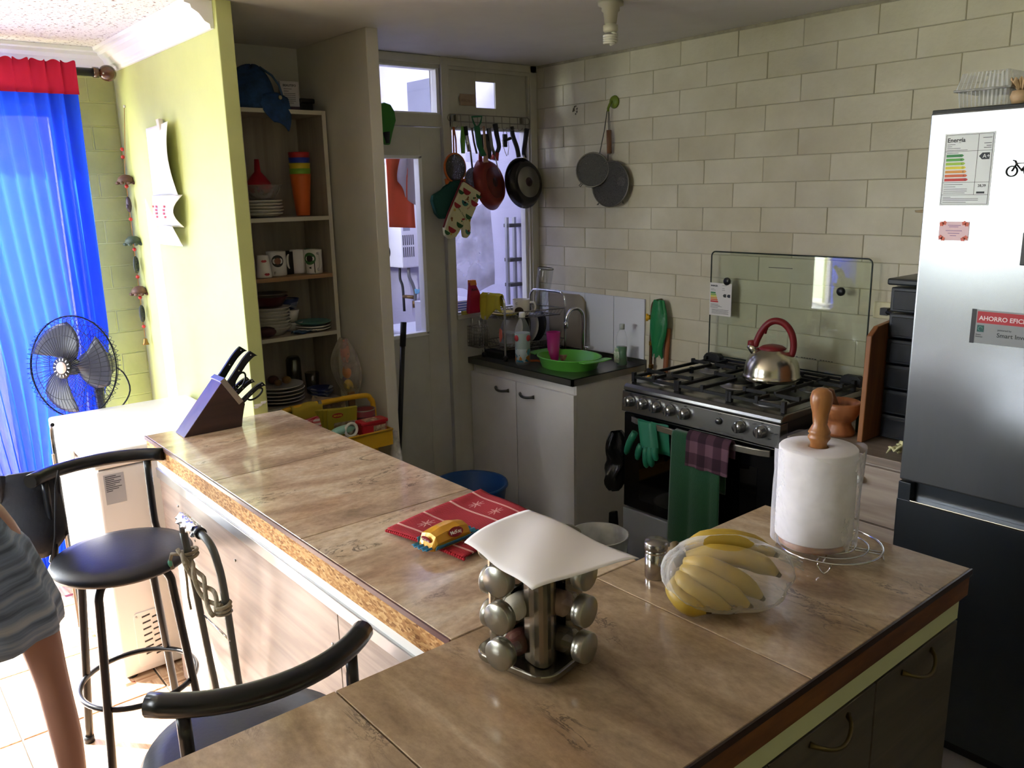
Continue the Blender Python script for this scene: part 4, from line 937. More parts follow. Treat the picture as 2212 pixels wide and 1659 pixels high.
# wire cutlery caddy on the near side
b = B()
bx0, bx1, by0, by1, bz0, bz1 = .012, .105, -.518, -.448, .885, .990
for k in range(7):
    z = bz0+(bz1-bz0)*k/6; b.tube([(bx0, by0, z), (bx1, by0, z), (bx1, by1, z), (bx0, by1, z)], .0012 if k not in (0, 6) else .002, 5, closed=True)
for i in range(9):
    t = i/8
    for p in ((bx0+(bx1-bx0)*t, by0), (bx0+(bx1-bx0)*t, by1)): b.tube([(*p, bz0), (*p, bz1)], .0011, 5)
for i in range(1, 6):
    t = i/6
    for p in ((bx0, by0+(by1-by0)*t), (bx1, by0+(by1-by0)*t)): b.tube([(*p, bz0), (*p, bz1)], .0011, 5)
    b.tube([(bx0, by0+(by1-by0)*t, bz0), (bx1, by0+(by1-by0)*t, bz0)], .0011, 5)
lab(build(b, 'cutlery_basket', M['wire'], dr), 'wire cutlery basket')
for i, (x, y, dx, dy, h) in enumerate(((.035, -.49, -.01, -.008, .15), (.055, -.475, .008, .01, .165), (.075, -.49, .012, -.01, .14), (.088, -.468, .01, .006, .158))):
    c = thing('fork' if i % 2 else 'spoon', ['steel spoon standing in the wire basket, leaning to its corner', 'steel fork in the wire basket, the tallest of the cutlery', 'steel spoon standing in the wire basket, leaning towards the bottle', 'steel fork standing in the wire basket beside the hoop'][i], 'cutlery', (x, y, .888), 0, 'cutlery in the wire basket')
    b = B(); p0 = Vector((x, y, .889)); p1 = Vector((x+dx, y+dy, .889+h*.72)); b.tube([p0, p1], [.0028, .002], 6)
    build(b, 'stem', M['chrome'], c)
    if i % 2:
        b = B(); [b.tube([p1+Vector((o_, 0, .0)), p1+Vector((o_*1.3, 0, h*.28))], .0011, 5) for o_ in (-.006, -.002, .002, .006)]; b.tube([p1+Vector((-.007, 0, 0)), p1+Vector((.007, 0, 0))], .002, 5)
        build(b, 'tines', M['chrome'], c)
    else: build(B().ball(p1+Vector((0, 0, h*.13)), (.013, .004, .021), 12), 'bowl', M['chrome'], c)
# yellow cloth over near hoop
yel = mat('yellow_cloth', '#c9bd3c', .85, bump=.3)
yt = B().grid(lambda u, v: (.062+.165*u+.016*sin(v*6+1)*(v-.5), -.445+(.012 if v < .5 else -.012)*min(1, abs(v-.45)*14)-.010*abs(sin(u*7+v*2)), 1.172-abs(v-.45)*(.21+.06*sin(u*5+.8))), 22, 22)
tag(build(yt, 'yellow_cloth', yel, solid=.003), 'yellow cleaning cloth draped over the near hoop of the dish rack', 'cloth')
# cups etc on the top tier
mg = thing('mug', 'white coffee mug lettered CAFE on the upper tier of the dish rack', 'mug', (.175, -.29, 1.044))
ceram = mat('ceramic', '#e5e0d4', .22)
build(B().lathe([(0, 0), (.040, 0), (.043, .006), (.046, .082), (.044, .082), (.040, .008), (0, .006)], (.178, -.285, 1.041), 32), 'cup', ceram, mg)
build(B().tube(smooth([Vector(p) for p in ((.222, -.262, 1.108), (.243, -.252, 1.106), (.250, -.249, 1.086), (.243, -.252, 1.064), (.221, -.263, 1.060))]), .006, 8), 'handle', ceram, mg)
Rm = Matrix(((.62, .0, .784), (.784, 0, -.62), (0, 1, 0)))
vert_text('lettering', 'CAFE', .016, (.190, -.3345, 1.100), Rm, mat('coffee_ink', '#3a2c26', .5), mg)
build(B().lathe([(0, 0), (.024, 0), (.024, .001), (0, .001)], (.206, -.3235, 1.066), 24, 0, along((.62, -.784, 0)), sy=.9), 'badge', mat('coffee_ink'  , '#3a2c26', .5), mg)
gj = thing('glass_vase', 'tall clear glass upended on the rack beside the wall', 'glass', (.19, -.15, 1.05))
build(B().lathe([(.026, 0), (.034, .03), (.040, .12), (.042, .20), (.040, .205), (0, .205)], (.19, -.155, 1.075), 28, 0, RY(8) @ RX(-3)), 'glass', pane('thick_glass', (.88, .90, .90), .12), gj)
build(B().tube([Vector((.19, -.155, 1.075))+RY(8) @ RX(-3) @ Vector((.041*cos(a), .041*sin(a), .203)) for a in [i*2*pi/24 for i in range(24)]], .0025, 6, closed=True), 'rim', mat('dark_glass', '#55504a', .2), gj)
pl = tag(build(B().lathe([(0, 0), (.045, .002), (.075, .014), (.078, .018), (.045, .006), (0, .005)], (.13, -.36, 1.040), 28), 'saucer', mat('yellow_plate', '#cbb73e', .4)), 'yellow plate lying on the upper tier of the dish rack', 'plate')
for i in range(4):
    t = tag(build(B().lathe([(0, 0), (.05, 0), (.085, .012), (.09, .016), (.05, .005), (0, .004)], (0, 0, 0), 28, 0, RX(74) @ RZ(0)), 'plate', mat('dark_plate' if i % 2 else 'grey_plate', '#26282c' if i % 2 else '#b5b2aa', .3), anchor=False), ['grey plate on edge in the lower rack, nearest the window', 'dark plate on edge in the lower rack, beside the grey one', 'grey plate on edge in the middle of the lower rack', 'dark plate on edge in the lower rack, nearest the wall'][i], 'plate', 'plates on edge in the dish rack')
    t.location = (.165, -.33+.055*i, .962)
ch = tag(build(B().lathe([(0, 0), (.05, 0), (.062, .05), (.06, .05), (.048, .004), (0, .004)], (.30, -.20, zt), 24), 'black_bowl', mat('dark_plate'), anchor=True) if False else build(B().lathe([(0, 0), (.05, 0), (.062, .05), (.06, .05), (.048, .004), (0, .004)], (.27, -.17, zt), 24), 'black_bowl', MC['dark_plate']), 'black bowl under the rack behind the magenta cup', 'bowl')
cbx = thing('chopping_board', 'grey wood-look chopping board leaning on the tiles behind the rack', 'chopping board', (.27, -.03, zt))
b = B(); b.prism([(.12, .846), (.385, .846), (.392, 1.02), (.385, 1.10), (.36, 1.125), (.335, 1.135), (.10, 1.13)], lambda p, q, d: (p, -.018-.03*(1.13-q)+d, q), -.007, .007)
build(b, 'board', mat('beige_board', '#9c927c', .5, noise=.15, nscale=3), cbx, bev=.003)
# detergent pouch on the window sill side
ks = thing('softener_pouch', 'crimson refill pouch with an orange top standing behind the yellow cloth', 'pouch', (.06, -.50, 1.055))
b = B(); out_ = [(-.046, 0), (.046, 0), (.050, .07), (.044, .105), (.02, .145), (.012, .17), (-.022, .17), (-.030, .12)]
b.prism(out_, lambda p, q, d: (.045+d, -.500+p*.9, 1.060+q), -.014, .014)
build(b, 'pouch', mat('crimson', '#b3204b', .35, bump=.3, bscale=30), ks, bev=.008)
build(B().prism([(-.024, .146), (.020, .146), (.013, .173), (-.023, .173)], lambda p, q, d: (.045+d, -.500+p*.9, 1.060+q), -.0145, .0145), 'spout_seal', mat('orange_print', '#e88b34', .4), ks, bev=.002)
vert_text('lettering', 'Kino', .020, (.0615, -.520, 1.178), 'x', mat('dark_print', '#2e1c24', .5), ks, .0004)
bx_ = tag(build(B().box(-.001+.02, .040, -.560, -.530, 1.056, 1.075), 'sponge', mat('sponge', '#b9b35a', .9, bump=.5)), 'worn yellow sponge on the window ledge', 'sponge')
# bottle on the drainer
bt = thing('juice_bottle', 'clear plastic drink bottle with a fruit label and white cap by the rack', 'bottle', (.375, -.44, zt))
bc = (.362, -.437, zt+.001)
pet = film('pet_plastic', '#d5dbd8', .10, .08, .15, 10)
build(B().lathe([(0, .002), (.030, 0), (.037, .012), (.037, .06), (.035, .09), (.037, .12), (.038, .165), (.034, .19), (.020, .222), (.0135, .235), (.0135, .247)], bc, 32), 'bottle', pet, bt)
def fruit_label():
    m = bpy.data.materials.new('fruit_label'); m.use_nodes = True; n = m.node_tree.nodes; L = m.node_tree.links; p = n['Principled BSDF']
    t = n.new('ShaderNodeTexCoord'); v = n.new('ShaderNodeTexVoronoi'); v.inputs['Scale'].default_value = 38; L.new(t.outputs['Object'], v.inputs['Vector'])
    r = n.new('ShaderNodeValToRGB'); r.color_ramp.interpolation = 'CONSTANT'; e = r.color_ramp.elements; e[0].color = (*lin('#3f86a8'), 1); e[1].position = .8; e[1].color = (*lin('#7aa64a'), 1)
    for q, c in ((.3, '#d98a3c'), (.5, '#c9d6d8'), (.7, '#5fa3bd')): k = e.new(q); k.color = (*lin(c), 1)
    L.new(v.outputs['Color'], r.inputs[0]); sp = n.new('ShaderNodeSeparateXYZ'); L.new(t.outputs['Object'], sp.inputs[0]); g = n.new('ShaderNodeMath'); g.operation = 'GREATER_THAN'; g.inputs[1].default_value = .085; L.new(sp.outputs['Z'], g.inputs[0])
    mx = n.new('ShaderNodeMix'); mx.data_type = 'RGBA'; L.new(g.outputs[0], mx.inputs[0]); L.new(r.outputs[0], mx.inputs[6]); mx.inputs[7].default_value = (*lin('#a3b4b2'), 1); L.new(mx.outputs[2], p.inputs['Base Color']); p.inputs['Roughness'].default_value = .35; return m
lb = build(B().lathe([(.0378, .018), (.0378, .12), (.0385, .16), (.0382, .163)], bc, 32), 'label', fruit_label(), bt)
for s_ in (-.9, .9):
    a = math.atan2(-.64, .76)+s_; dv = Vector((cos(a), sin(a), 0))
    e_ = build(B().lathe([(0, 0), (.016, 0), (.016, .0012), (0, .0012)], Vector(bc)+dv*.0378+Vector((0, 0, .138)), 20, 0, along(dv)), 'badge', mat('badge_red', '#c23a40', .4), bt)
build(B().lathe([(.0155, .240), (.0155, .262), (.013, .265), (0, .265)], bc, 20), 'cap', M['bright'], bt)
cu = tag(build(B().lathe([(0, 0), (.026, 0), (.0265, .003), (.0365, .150), (.0345, .150), (.024, .006), (0, .005)], (.400, -.262, zt), 32), 'magenta_cup', mat('magenta', '#a5206f', .4)), 'tall magenta plastic cup standing beside the green basin', 'cup')
dq = thing('dish_soap_bottle', 'clear bottle half full of green dish soap at the back edge of the sink', 'bottle', (.735, -.10, zt))
qc = (.728, -.105, zt+.001)
build(B().lathe([(0, 0), (.028, 0), (.031, .01), (.027, .06), (.030, .10), (.031, .14), (.022, .165), (.012, .178), (.012, .190)], qc, 28, sy=.75), 'bottle', pet, dq)
build(B().lathe([(0, .003), (.0272, .003), (.0302, .012), (.0263, .06), (.0292, .094), (0, .094)], qc, 28, sy=.75), 'soap', mat('soap_green', '#0b5a22', .15), dq)
build(B().prism([(-.016, .015), (.014, .015), (.018, .05), (.010, .085), (-.012, .09), (-.02, .05)], lambda p, q, d: (qc[0]-.012+p, qc[1]-.0225-d, qc[2]+q), 0, .001), 'label', mat('soap_label', '#4f8a3d', .4, noise=.6, nscale=60, col2='#e0e0d0'), dq)
build(B().lathe([(.0135, .180), (.0135, .205), (.011, .207), (0, .207)], qc, 18), 'cap', mat('grey_cap', '#b0b8b4', .4), dq)
# small clutter round the tap
tag(build(B().prism([(-.02, -.045), (.02, -.045), (.024, .045), (-.012, .05)], lambda p, q, d: (.425+p, -.20+q*.9, zt+.002+d), 0, .028), 'soap_box', mat('soap_box', '#b08b7a', .6, noise=.5, nscale=40, col2='#7a3a33'), bev=.003), 'small pink printed box beside the tap', 'box')
tag(build(B().grid(lambda u, v: (.445+.05*u, -.165+.05*v, zt+.006+.018*sin(u*3)*sin(v*3)+.005*sin(u*20)), 10, 10), 'scourer', mat('scourer_green', '#2e6b4a', .95, bump=.8), solid=.008), 'green scouring pad behind the pink box', 'scourer')
tag(build(B().prism([(.0, 0), (.075, -.01), (.08, .0), (.05, .03), (.015, .062), (.0, .05)], lambda p, q, d: (.33+p, -.215+d, zt+.004+q), 0, .035), 'brush', mat('ochre_plastic', '#b8862c', .4), bev=.006), 'ochre plastic scrubber behind the magenta cup', 'brush')
tag(build(B().tube([(.335, -.40, zt+.004), (.36, -.385, zt+.012), (.38, -.36, zt+.012), (.385, -.335, zt+.004)], .006, 8), 'orange_brush', mat('orange_plastic', '#d4692b', .4)), 'orange-handled brush lying by the magenta cup', 'brush')
tag(build(B().box(.125, .225, -.395, -.30, .885, .950).box(.12, .23, -.40, -.295, .950, .958), 'food_box', film('food_box_plastic', '#cfd6d4', .45, .15, .2, 12), bev=.004), 'frosted plastic food box on the lower tier of the rack', 'container')
tag(build(B().tube([(.205, -.452, .99), (.205, -.456, .95), (.212, -.457, .925), (.220, -.456, .95), (.213, -.452, .985)], .0045, 8), 'pink_peg', mat('salmon', '#e2786a', .4)), 'salmon pink loop hanging on the near rack hoop', 'peg')
tag(build(B().box(.03, .20, -.44, -.30, zt, zt+.035), 'drip_tray', M['blackmatte'], bev=.005), 'black tray under the dish rack', 'tray')

# ---- gas pipe with yellow valve, green bag and wooden handle hanging beside
gpz = thing('gas_pipe', 'brown gas pipe with a yellow valve between sink and stove', 'pipe', (.86, -.03, .60))
bz = mat('brown_pipe', '#5b3a22', .45, .4)
build(B().tube(smooth([Vector(p) for p in ((.852, -.032, .60), (.852, -.032, .80), (.855, -.032, 1.0), (.858, -.032, 1.10), (.865, -.032, 1.135), (.882, -.026, 1.148), (.892, -.004, 1.150))]), .0085, 10), 'pipe', bz, gpz)
for z in (1.058, .93, .815): build(B().lathe([(0, 0), (.013, 0), (.013, .02), (0, .02)], (.856, -.032, z), 6, 0, None, sm=False), 'nut', mat('brass', '#8f6a2a', .35, .8), gpz)
build(B().tube([(.850, -.040, 1.068), (.842, -.052, 1.066)], .012, 10).tube([(.842, -.052, 1.085), (.842, -.052, 1.05)], .006, 8), 'valve', mat('yellow_valve', '#d9a520', .4), gpz)
build(B().tube([(.853, -.032, .84), (.850, -.04, .78), (.848, -.05, .74)], .0075, 8), 'hose', mat('yellow_hose', '#cf9a2a', .5), gpz)
gbg = mat('green_film', '#1f7a45', .35, bump=.9, bscale=35)
b = B().grid(lambda u, v: (.905+(.028+.022*sin(pi*min(1, v*1.2)))*cos(2*pi*u)*(1+.12*sin(10*pi*u+3*v)), -.042+.016*sin(2*pi*u)*(1+.25*sin(8*pi*u+6*v)), 1.155-.27*v+.014*sin(10*pi*u)*v), 28, 14, 0, True, True)
tag(build(b, 'green_bag', gbg), 'bundled green plastic bags hanging on the gas pipe', 'plastic bag')
tag(build(B().tube([(.945, -.016, 1.02), (.937, -.022, .80), (.932, -.03, .62)], .0125, 12), 'wooden_stick', mat('broom_wood', '#a0603a', .5)), 'orange-brown wooden stick leaning on the wall by the stove', 'stick')
# black bag in the gap and black stick
b = B().grid(lambda u, v: (1.145+(.018+.030*sin(pi*v)**.7)*cos(2*pi*u)*(1+.30*sin(8*pi*u+9*v)), -.585+.052*(.25+.75*abs(sin(1.7*pi*v+.4)))*sin(2*pi*u)*(1+.28*sin(10*pi*u+6*v)), .665-.26*v), 26, 16, 0, True, True)
tag(build(b, 'black_bag', mat('black_film', '#0c0d0f', .3, bump=1, bscale=30)), 'crumpled black plastic bag between sink cabinet and stove', 'plastic bag')
tag(build(B().prism([(-.02, 0), (.03, 0), (.012, .30), (-.012, .30)], lambda p, q, d: (1.135+p*.6, -.60+d+p, .002+q), 0, .02), 'black_tray', M['black'], bev=.004), 'thin black tray standing on the floor beside the stove', 'tray')
tag(build(B().lathe([(0, 0), (.09, 0), (.115, .28), (.118, .325), (.122, .33), (.116, .33), (.110, .29), (.085, .01), (0, .01)], (1.31, -.86, 0), 32), 'pail', film('pail_plastic', '#cfd2cc', .7, .3, .1, 6)), 'translucent white pail on the kitchen floor beyond the bar', 'bucket')
# ================================================================== HOOK RAIL AND WHAT HANGS THERE (door wall, x = 0)
hr = thing('hook_rail', 'chrome wire utensil rail with hooks over the window', 'hook rail', (.02, -.33, 2.01))
b = B(); y0, y1, za, zb = -.600, -.070, 2.052, 2.018; rr = (za-zb)/2; p = []
for i in range(9): a = radians(90+180*i/8); p.append((.020, y0+rr+rr*cos(a), (za+zb)/2+rr*sin(a)))
for i in range(9): a = radians(-90+180*i/8); p.append((.020, y1-rr+rr*cos(a), (za+zb)/2+rr*sin(a)))
b.tube(p, .0024, 8, closed=True)
build(b, 'frame', M['wire'], hr)
for i in range(10):
    y = -.575+.0528*i
    build(B().tube([(.020, y, 2.052), (.021, y, 2.018), (.022, y, 1.994), (.028, y+.004, 1.985), (.038, y+.010, 1.986), (.044, y+.015, 1.997)], .0017, 6), 'hook', M['wire'], hr)
for y in (-.545, -.115): build(B().box(.0, .021, y-.006, y+.006, 2.020, 2.050), 'bracket', M['wire'], hr)
mesh_m = film('sieve_mesh', '#3c3934', 1.0, .5, .1, 300)
def sieve(name, label, c, r, nrm, rimr, rimm, handle, depth=.035, legs=(), group=None, hm=None, hr_=.005):
    t = thing(name, label, 'sieve', c, 0, group); c = Vector(c); R = along(nrm)
    build(B().tube([c + R @ Vector((r*cos(a), r*sin(a), 0)) for a in [i*2*pi/32 for i in range(32)]], rimr, 8, closed=True), 'rim', rimm, t)
    build(B().lathe([(r*cos(a*pi/2/8), -depth*sin(a*pi/2/8)) for a in range(8)]+[(.001, -depth)], c, 28, 0, R), 'mesh', mesh_m, t)
    build(B().tube([Vector(q) for q in handle], hr_, 8), 'handle', hm or rimm, t)
    if legs:
        b = B()
        for q in legs: b.tube([Vector(k) for k in q], .0022, 6)
        build(b, 'rest', rimm, t)
    return t
orange = mat('orange_rim', '#c2622a', .45)
s1 = sieve('sieve', 'orange-rimmed tea strainer, leftmost on the hook rail', (.040, -.582, 1.795), .068, (1, .1, 0), .006, orange, ((.040, -.586, 1.860), (.036, -.582, 1.93), (.032, -.578, 1.990)), -.02, hr_=.004)
build(B().tube([(.040, -.570, 1.858), (.036, -.568, 1.93), (.032, -.574, 1.990)], .004, 8), 'handle', orange, s1)
build(B().prism([(-.008, -.01), (.008, -.01), (.012, .018), (-.012, .018)], lambda p, q, d: (.036+d, -.633+p, 1.725+q), 0, .006).prism([(-.008, -.01), (.008, -.01), (.012, .018), (-.012, .018)], lambda p, q, d: (.036+d, -.531+p, 1.725+q), 0, .006), 'lug', orange, s1)
sieve('sieve', 'steel strainer half hidden between oven mitt and red pan', (.032, -.462, 1.735), .060, (1, .1, 0), .003, M['wire'], ((.032, -.468, 1.795), (.03, -.474, 1.87), (.028, -.476, 1.90)), -.03)
# frying pans
def pan(label, c, R_, nrm, outm, basem, inside, hpts, hm, steel=False, base=True):
    t = thing('frying_pan', label, 'frying pan', c, 0, 'pans on the hook rail'); c = Vector(c); R = along(nrm)
    if inside: prof = [(0, 0), (R_*.74, 0), (R_*.80, .004), (R_, .042), (R_*.985, .044), (R_*.78, .006), (R_*.72, .004), (0, .004)]
    else: prof = [(0, 0), (R_*.72, 0), (R_*.80, -.006), (R_, -.044), (R_*.985, -.046), (R_*.77, -.010), (0, -.006)]
    build(B().lathe(prof, c, 44, 0, R), 'body', outm, t)
    if base and not inside:
        build(B().lathe([(0, .0), (R_*.60, .0), (R_*.60, .002), (0, .002)], c, 40, 0, R), 'base_disc', basem, t)
        build(B().lathe([(0, .0), (R_*.18, .0), (R_*.18, .003), (0, .003)], c, 28, 0, R), 'badge', mat('maroon_badge', '#3a1a22', .4), t)
    build(B().tube(smooth([Vector(q) for q in hpts]), [.010+.005*i/(len(hpts)*4) for i in range((len(hpts)-1)*4+1)], 10), 'handle', hm, t)
    return t
pr = mat('red_pan', '#8c2f28', .38, .2, noise=.25, nscale=9)
pn1 = pan('dark red frying pan hanging from the hook rail', (.066, -.350, 1.722), .134, (.93, .34, .20), pr, mat('red_base', '#6e2a24', .4, .3, noise=.3, nscale=14), False, ((.05, -.325, 1.865), (.055, -.310, 1.90), (.045, -.315, 1.96), (.038, -.318, 2.012)), M['blackmatte'])
build(B().tube([(.05, -.338, 1.835), (.052, -.328, 1.870)], [.021, .017], 12), 'ferrule', mat('pan_red_ferrule', '#a0302a', .35), pn1)
pn2 = pan('black frying pan with a pale round base, rightmost on the hook rail', (.072, -.126, 1.722), .134, (1, .08, .13), mat('black_enamel', '#1c1718', .25), mat('pan_base', '#8f8d84', .35, .7), False, ((.045, -.128, 1.845), (.038, -.128, 1.88), (.030, -.108, 1.94), (.026, -.094, 1.995)), M['blackmatte'])
build(B().tube([(.045, -.133, 1.84), (.042, -.131, 1.858)], .010, 10), 'ferrule', M['chrome'], pn2)
hp2 = thing('frying_pan', 'black pan handle with a slot, hanging just left of the rightmost handle', 'frying pan', (.02, -.14, 1.70), 0, 'pans on the hook rail')
build(B().tube(smooth([Vector(q) for q in ((.022, -.150, 1.85), (.020, -.160, 1.90), (.018, -.185, 1.96), (.016, -.190, 2.005))]), .012, 10), 'handle', M['blackmatte'], hp2)
build(B().lathe([(0, 0), (.085, 0), (.112, .03), (.110, .032), (.083, .004), (0, .004)], (.006, -.150, 1.735), 36, 0, along((1, 0, 0))), 'body', mat('dark_pan', '#232022', .35), hp2)
# oven mitt with printed pattern
om = thing('oven_mitt', 'cream oven mitt with red and green printed cups and dark red trim', 'oven mitt', (.075, -.58, 1.43))
creamc = mat('mitt_cream', '#d3cda6', .9, bump=.4, bscale=40)
ang = math.atan2(1.427-1.70, -.664+.522) # unused direction hint
def mitt_outline(s=1.0):
    # local frame: u across, w down the mitt
    pts = [(-.062, 0), (.062, 0), (.066, .09), (.064, .150), (.068, .165), (.082, .185), (.092, .215), (.082, .240), (.062, .243), (.046, .220), (.030, .190), (.028, .215), (.018, .262), (-.010, .290), (-.045, .285), (-.066, .255), (-.070, .18), (-.066, .09)]
    return [(p*s, q*s) for p, q in pts]
mo_o = Vector((.088, -.520, 1.700)); wd = Vector((-.0, -.142, -.262)).normalized(); ud = Vector((0, .262, -.142)).normalized()*1
def mit(p, q, d): return mo_o + ud*p*.98 + wd*q + Vector((d, 0, 0))
build(B().prism(mitt_outline(), mit, -.016, .012), 'body', creamc, om, bev=.009, seg=3)
redtrim = mat('dark_red_trim', '#7d2430', .85)
build(B().tube([mit(-.068, -.002, -.002), mit(-.07, .09, -.002), mit(-.073, .18, -.002), mit(-.068, .252, -.002)], .0045, 6).tube([mit(-.066, 0, 0), mit(.066, 0, 0)], .0065, 6), 'trim', redtrim, om)
greenp = mat('print_green', '#2f5b38', .9); redp = mat('print_red', '#9c2a34', .9); tealp = mat('print_teal', '#3f7a72', .9); brn = mat('print_brown', '#8a5a3a', .9); yl = mat('print_yellow', '#c2a25a', .9)
def blob(b, u, w, r, mi, half=False, n=14, sq=1):
    pts = []
    for i in range(n):
        a = (pi if half else 2*pi)*i/(n-1 if half else n) + (pi if half else 0)
        pts.append((u+r*cos(a), w-r*sq*sin(a)*(1 if not half else 1)))
    b.prism(pts, mit, .0120, .0128, mi)
b = B()
for (u, w, r, mi) in ((-.025, .028, .021, 1), (.044, .058, .020, 1), (-.048, .115, .018, 1), (.008, .195, .018, 0), (.040, .135, .017, 0), (-.025, .235, .021, 1), (-.055, .048, .015, 0), (.052, .018, .014, 0), (.070, .205, .015, 2), (-.045, .262, .015, 0), (-.01, .085, .018, 2)):
    blob(b, u, w, r*1.22, mi, True)
for (u, w, r, mi) in ((-.004, .068, .007, 3), (-.004, .058, .005, 3), (-.012, .076, .003, 3), (.006, .076, .003, 3), (-.052, .150, .007, 4), (.020, .165, .005, 1), (.013, .170, .005, 1), (-.050, .195, .007, 3), (-.045, .203, .005, 3), (.030, .045, .005, 0), (.038, .040, .004, 1), (-.02, .265, .006, 4), (.055, .155, .006, 4), (-.010, .090, .006, 1), (.072, .205, .006, 1), (.012, .18, .004, 0)):
    blob(b, u, w, r, mi)
build(b, 'print', [greenp, redp, tealp, brn, yl], om)
Rmt = Matrix((Vector((0, 0, 0)), Vector((0, 0, 0)), Vector((0, 0, 0))))
def mframe(tilt_u):  # columns: text x, text y, normal
    xx = ud*cos(tilt_u)+wd*sin(tilt_u); yy = -(wd*cos(tilt_u)-ud*sin(tilt_u)); return Matrix((xx, yy, xx.cross(yy))).transposed()
vert_text('lettering', 'Merry Christmas', .0125, mit(.020, .115, .0132), mframe(-1.15), redp, om)
vert_text('lettering', 'Merry Christmas', .012, mit(-.042, .132, .0132), mframe(.42), greenp, om)
tl_ = thing('oven_mitt', 'dark teal oven mitt behind the printed one', 'oven mitt', (.03, -.66, 1.55))
b = B(); b.prism([(-.55, 1.735), (-.60, 1.735), (-.655, 1.705), (-.672, 1.69), (-.728, 1.665), (-.735, 1.64), (-.715, 1.575), (-.690, 1.55), (-.60, 1.55), (-.50, 1.62), (-.495, 1.72)], lambda p, q, d: (.026+d, p, q), 0, .028)
build(b, 'body', mat('teal_cloth', '#1f5049', .9, bump=.4), tl_, bev=.009)
# other hanging tools
def tool(name, label, parts, cat='utensil'):
    t = thing(name, label, cat, parts[0][2], 0, 'utensils on the hook rail')
    for nm, m_, o_, bb in parts: build(bb, nm, m_, t)
    return t
def T(y, z0, z1, r, x=.034): return B().tube([(x, y, z0), (x, y, z1)], r, 8)
lg = mat('light_green_plastic', '#5f9e3c', .45); dg = mat('mid_green_plastic', '#1f6b45', .45)
t = thing('spatula', 'light green plastic knife shape hanging beside the orange strainer', 'utensil', (.034, -.53, 1.86), 0, 'utensils on the hook rail')
build(B().prism([(-.010, 0), (.010, .0), (.014, .05), (.010, .13), (-.006, .13), (-.014, .06)], lambda p, q, d: (.030+d, -.524+p, 1.865+q), 0, .008), 'body', lg, t, bev=.002)
t = thing('sharpening_steel', 'chrome tube-handled peeler with a black top on the rail', 'utensil', (.034, -.50, 1.87), 0, 'utensils on the hook rail')
build(B().tube([(.036, -.503, 1.955), (.037, -.487, 1.875)], .011, 12), 'handle', M['chrome'], t); build(B().tube([(.036, -.508, 1.995), (.036, -.503, 1.955)], .012, 12), 'cap', M['black'], t)
t = thing('potato_masher', 'green-handled masher hanging in the middle left of the rail', 'utensil', (.05, -.455, 1.87), 0, 'utensils on the hook rail')
build(B().tube([(.055, -.478, 2.040), (.055, -.415, 2.045), (.056, -.425, 2.015), (.056, -.440, 1.995), (.056, -.458, 1.995), (.056, -.47, 2.015)], .0045, 8, closed=True), 'grip', dg, t)
build(B().prism([(-.018, .10), (.012, .10), (.028, .0), (.052, -.04), (.02, -.045), (-.005, .01)], lambda p, q, d: (.050+d, -.448+p, 1.895+q), 0, .014), 'body', dg, t, bev=.003)
t = thing('slotted_spoon', 'clear plastic slotted spoon behind the green masher', 'utensil', (.04, -.45, 1.84), 0, 'utensils on the hook rail')
build(B().tube([(.036, -.466, 1.99), (.036, -.455, 1.92), (.036, -.440, 1.865)], .005, 8), 'handle', mat('brown_handle', '#6b5544', .5), t)
build(B().prism([(-.055, -.015), (.03, -.02), (.035, .03), (-.05, .03)], lambda p, q, d: (.030+d, -.455+p, 1.84+q), 0, .003), 'blade', film('pet_plastic', '#d5dbd8'), t)
t = thing('pastry_brush', 'red-tipped scraper beside the pale wooden spatula', 'utensil', (.034, -.41, 1.76), 0, 'utensils on the hook rail')
build(B().tube([(.03, -.418, 1.99), (.03, -.412, 1.86)], .005, 8), 'handle', mat('brown_handle'  , '#6b5544', .5), t); build(B().prism([(-.012, .0), (.014, .0), (.010, .11), (.0, .13)], lambda p, q, d: (.028+d, -.416+p, 1.80+q), 0, .005), 'blade', mat('scraper_red', '#9c2233', .4), t)
t = thing('wooden_spatula', 'pale pinkish wooden spatula hanging left of the red pan', 'utensil', (.034, -.39, 1.80), 0, 'utensils on the hook rail')
build(B().prism([(-.010, .20), (.004, .20), (.010, .10), (.018, .07), (.022, .0), (-.010, .0), (-.008, .07), (-.004, .10)], lambda p, q, d: (.044+d, -.397+p, 1.80+q), 0, .006), 'body', mat('pale_wood', '#c09a86', .6), t, bev=.002)
t = thing('ladle', 'dark nylon ladle hanging behind the pans', 'utensil', (.03, -.36, 1.84), 0, 'utensils on the hook rail')
build(B().tube([(.028, -.36, 1.99), (.026, -.352, 1.93)], .006, 8), 'handle', M['blackmatte'], t); build(B().prism([(-.035, .095), (.01, .10), (.03, .02), (.028, -.03), (.005, -.02), (-.03, .035)], lambda p, q, d: (.018+d, -.365+p, 1.865+q), 0, .008), 'blade', mat('dark_nylon', '#3a3b42', .5), t, bev=.002)
t = thing('whisk', 'chrome tongs with a long twisted shaft in front of the red pan', 'utensil', (.07, -.35, 1.80), 0, 'utensils on the hook rail')
build(B().tube([(.06, -.373, 1.99), (.062, -.362, 1.90), (.065, -.348, 1.86)], .008, 8), 'handle', mat('brushed_handle', '#8d8a80', .3, .8), t); build(B().tube([(.065, -.348, 1.86), (.075, -.338, 1.80), (.082, -.335, 1.765)], .003, 6), 'shaft', M['chrome'], t)
t = thing('can_opener', 'dark corkscrew and opener hanging between the two pans', 'utensil', (.03, -.24, 1.88), 0, 'utensils on the hook rail')
build(B().box(.024, .036, -.262, -.236, 1.90, 1.965), 'body', mat('dark_nylon'  , '#3a3b42', .5), t, bev=.003); build(B().tube([(.03, -.262, 1.93), (.03, -.210, 1.945)], .008, 8), 'crank', M['blackmatte'], t)
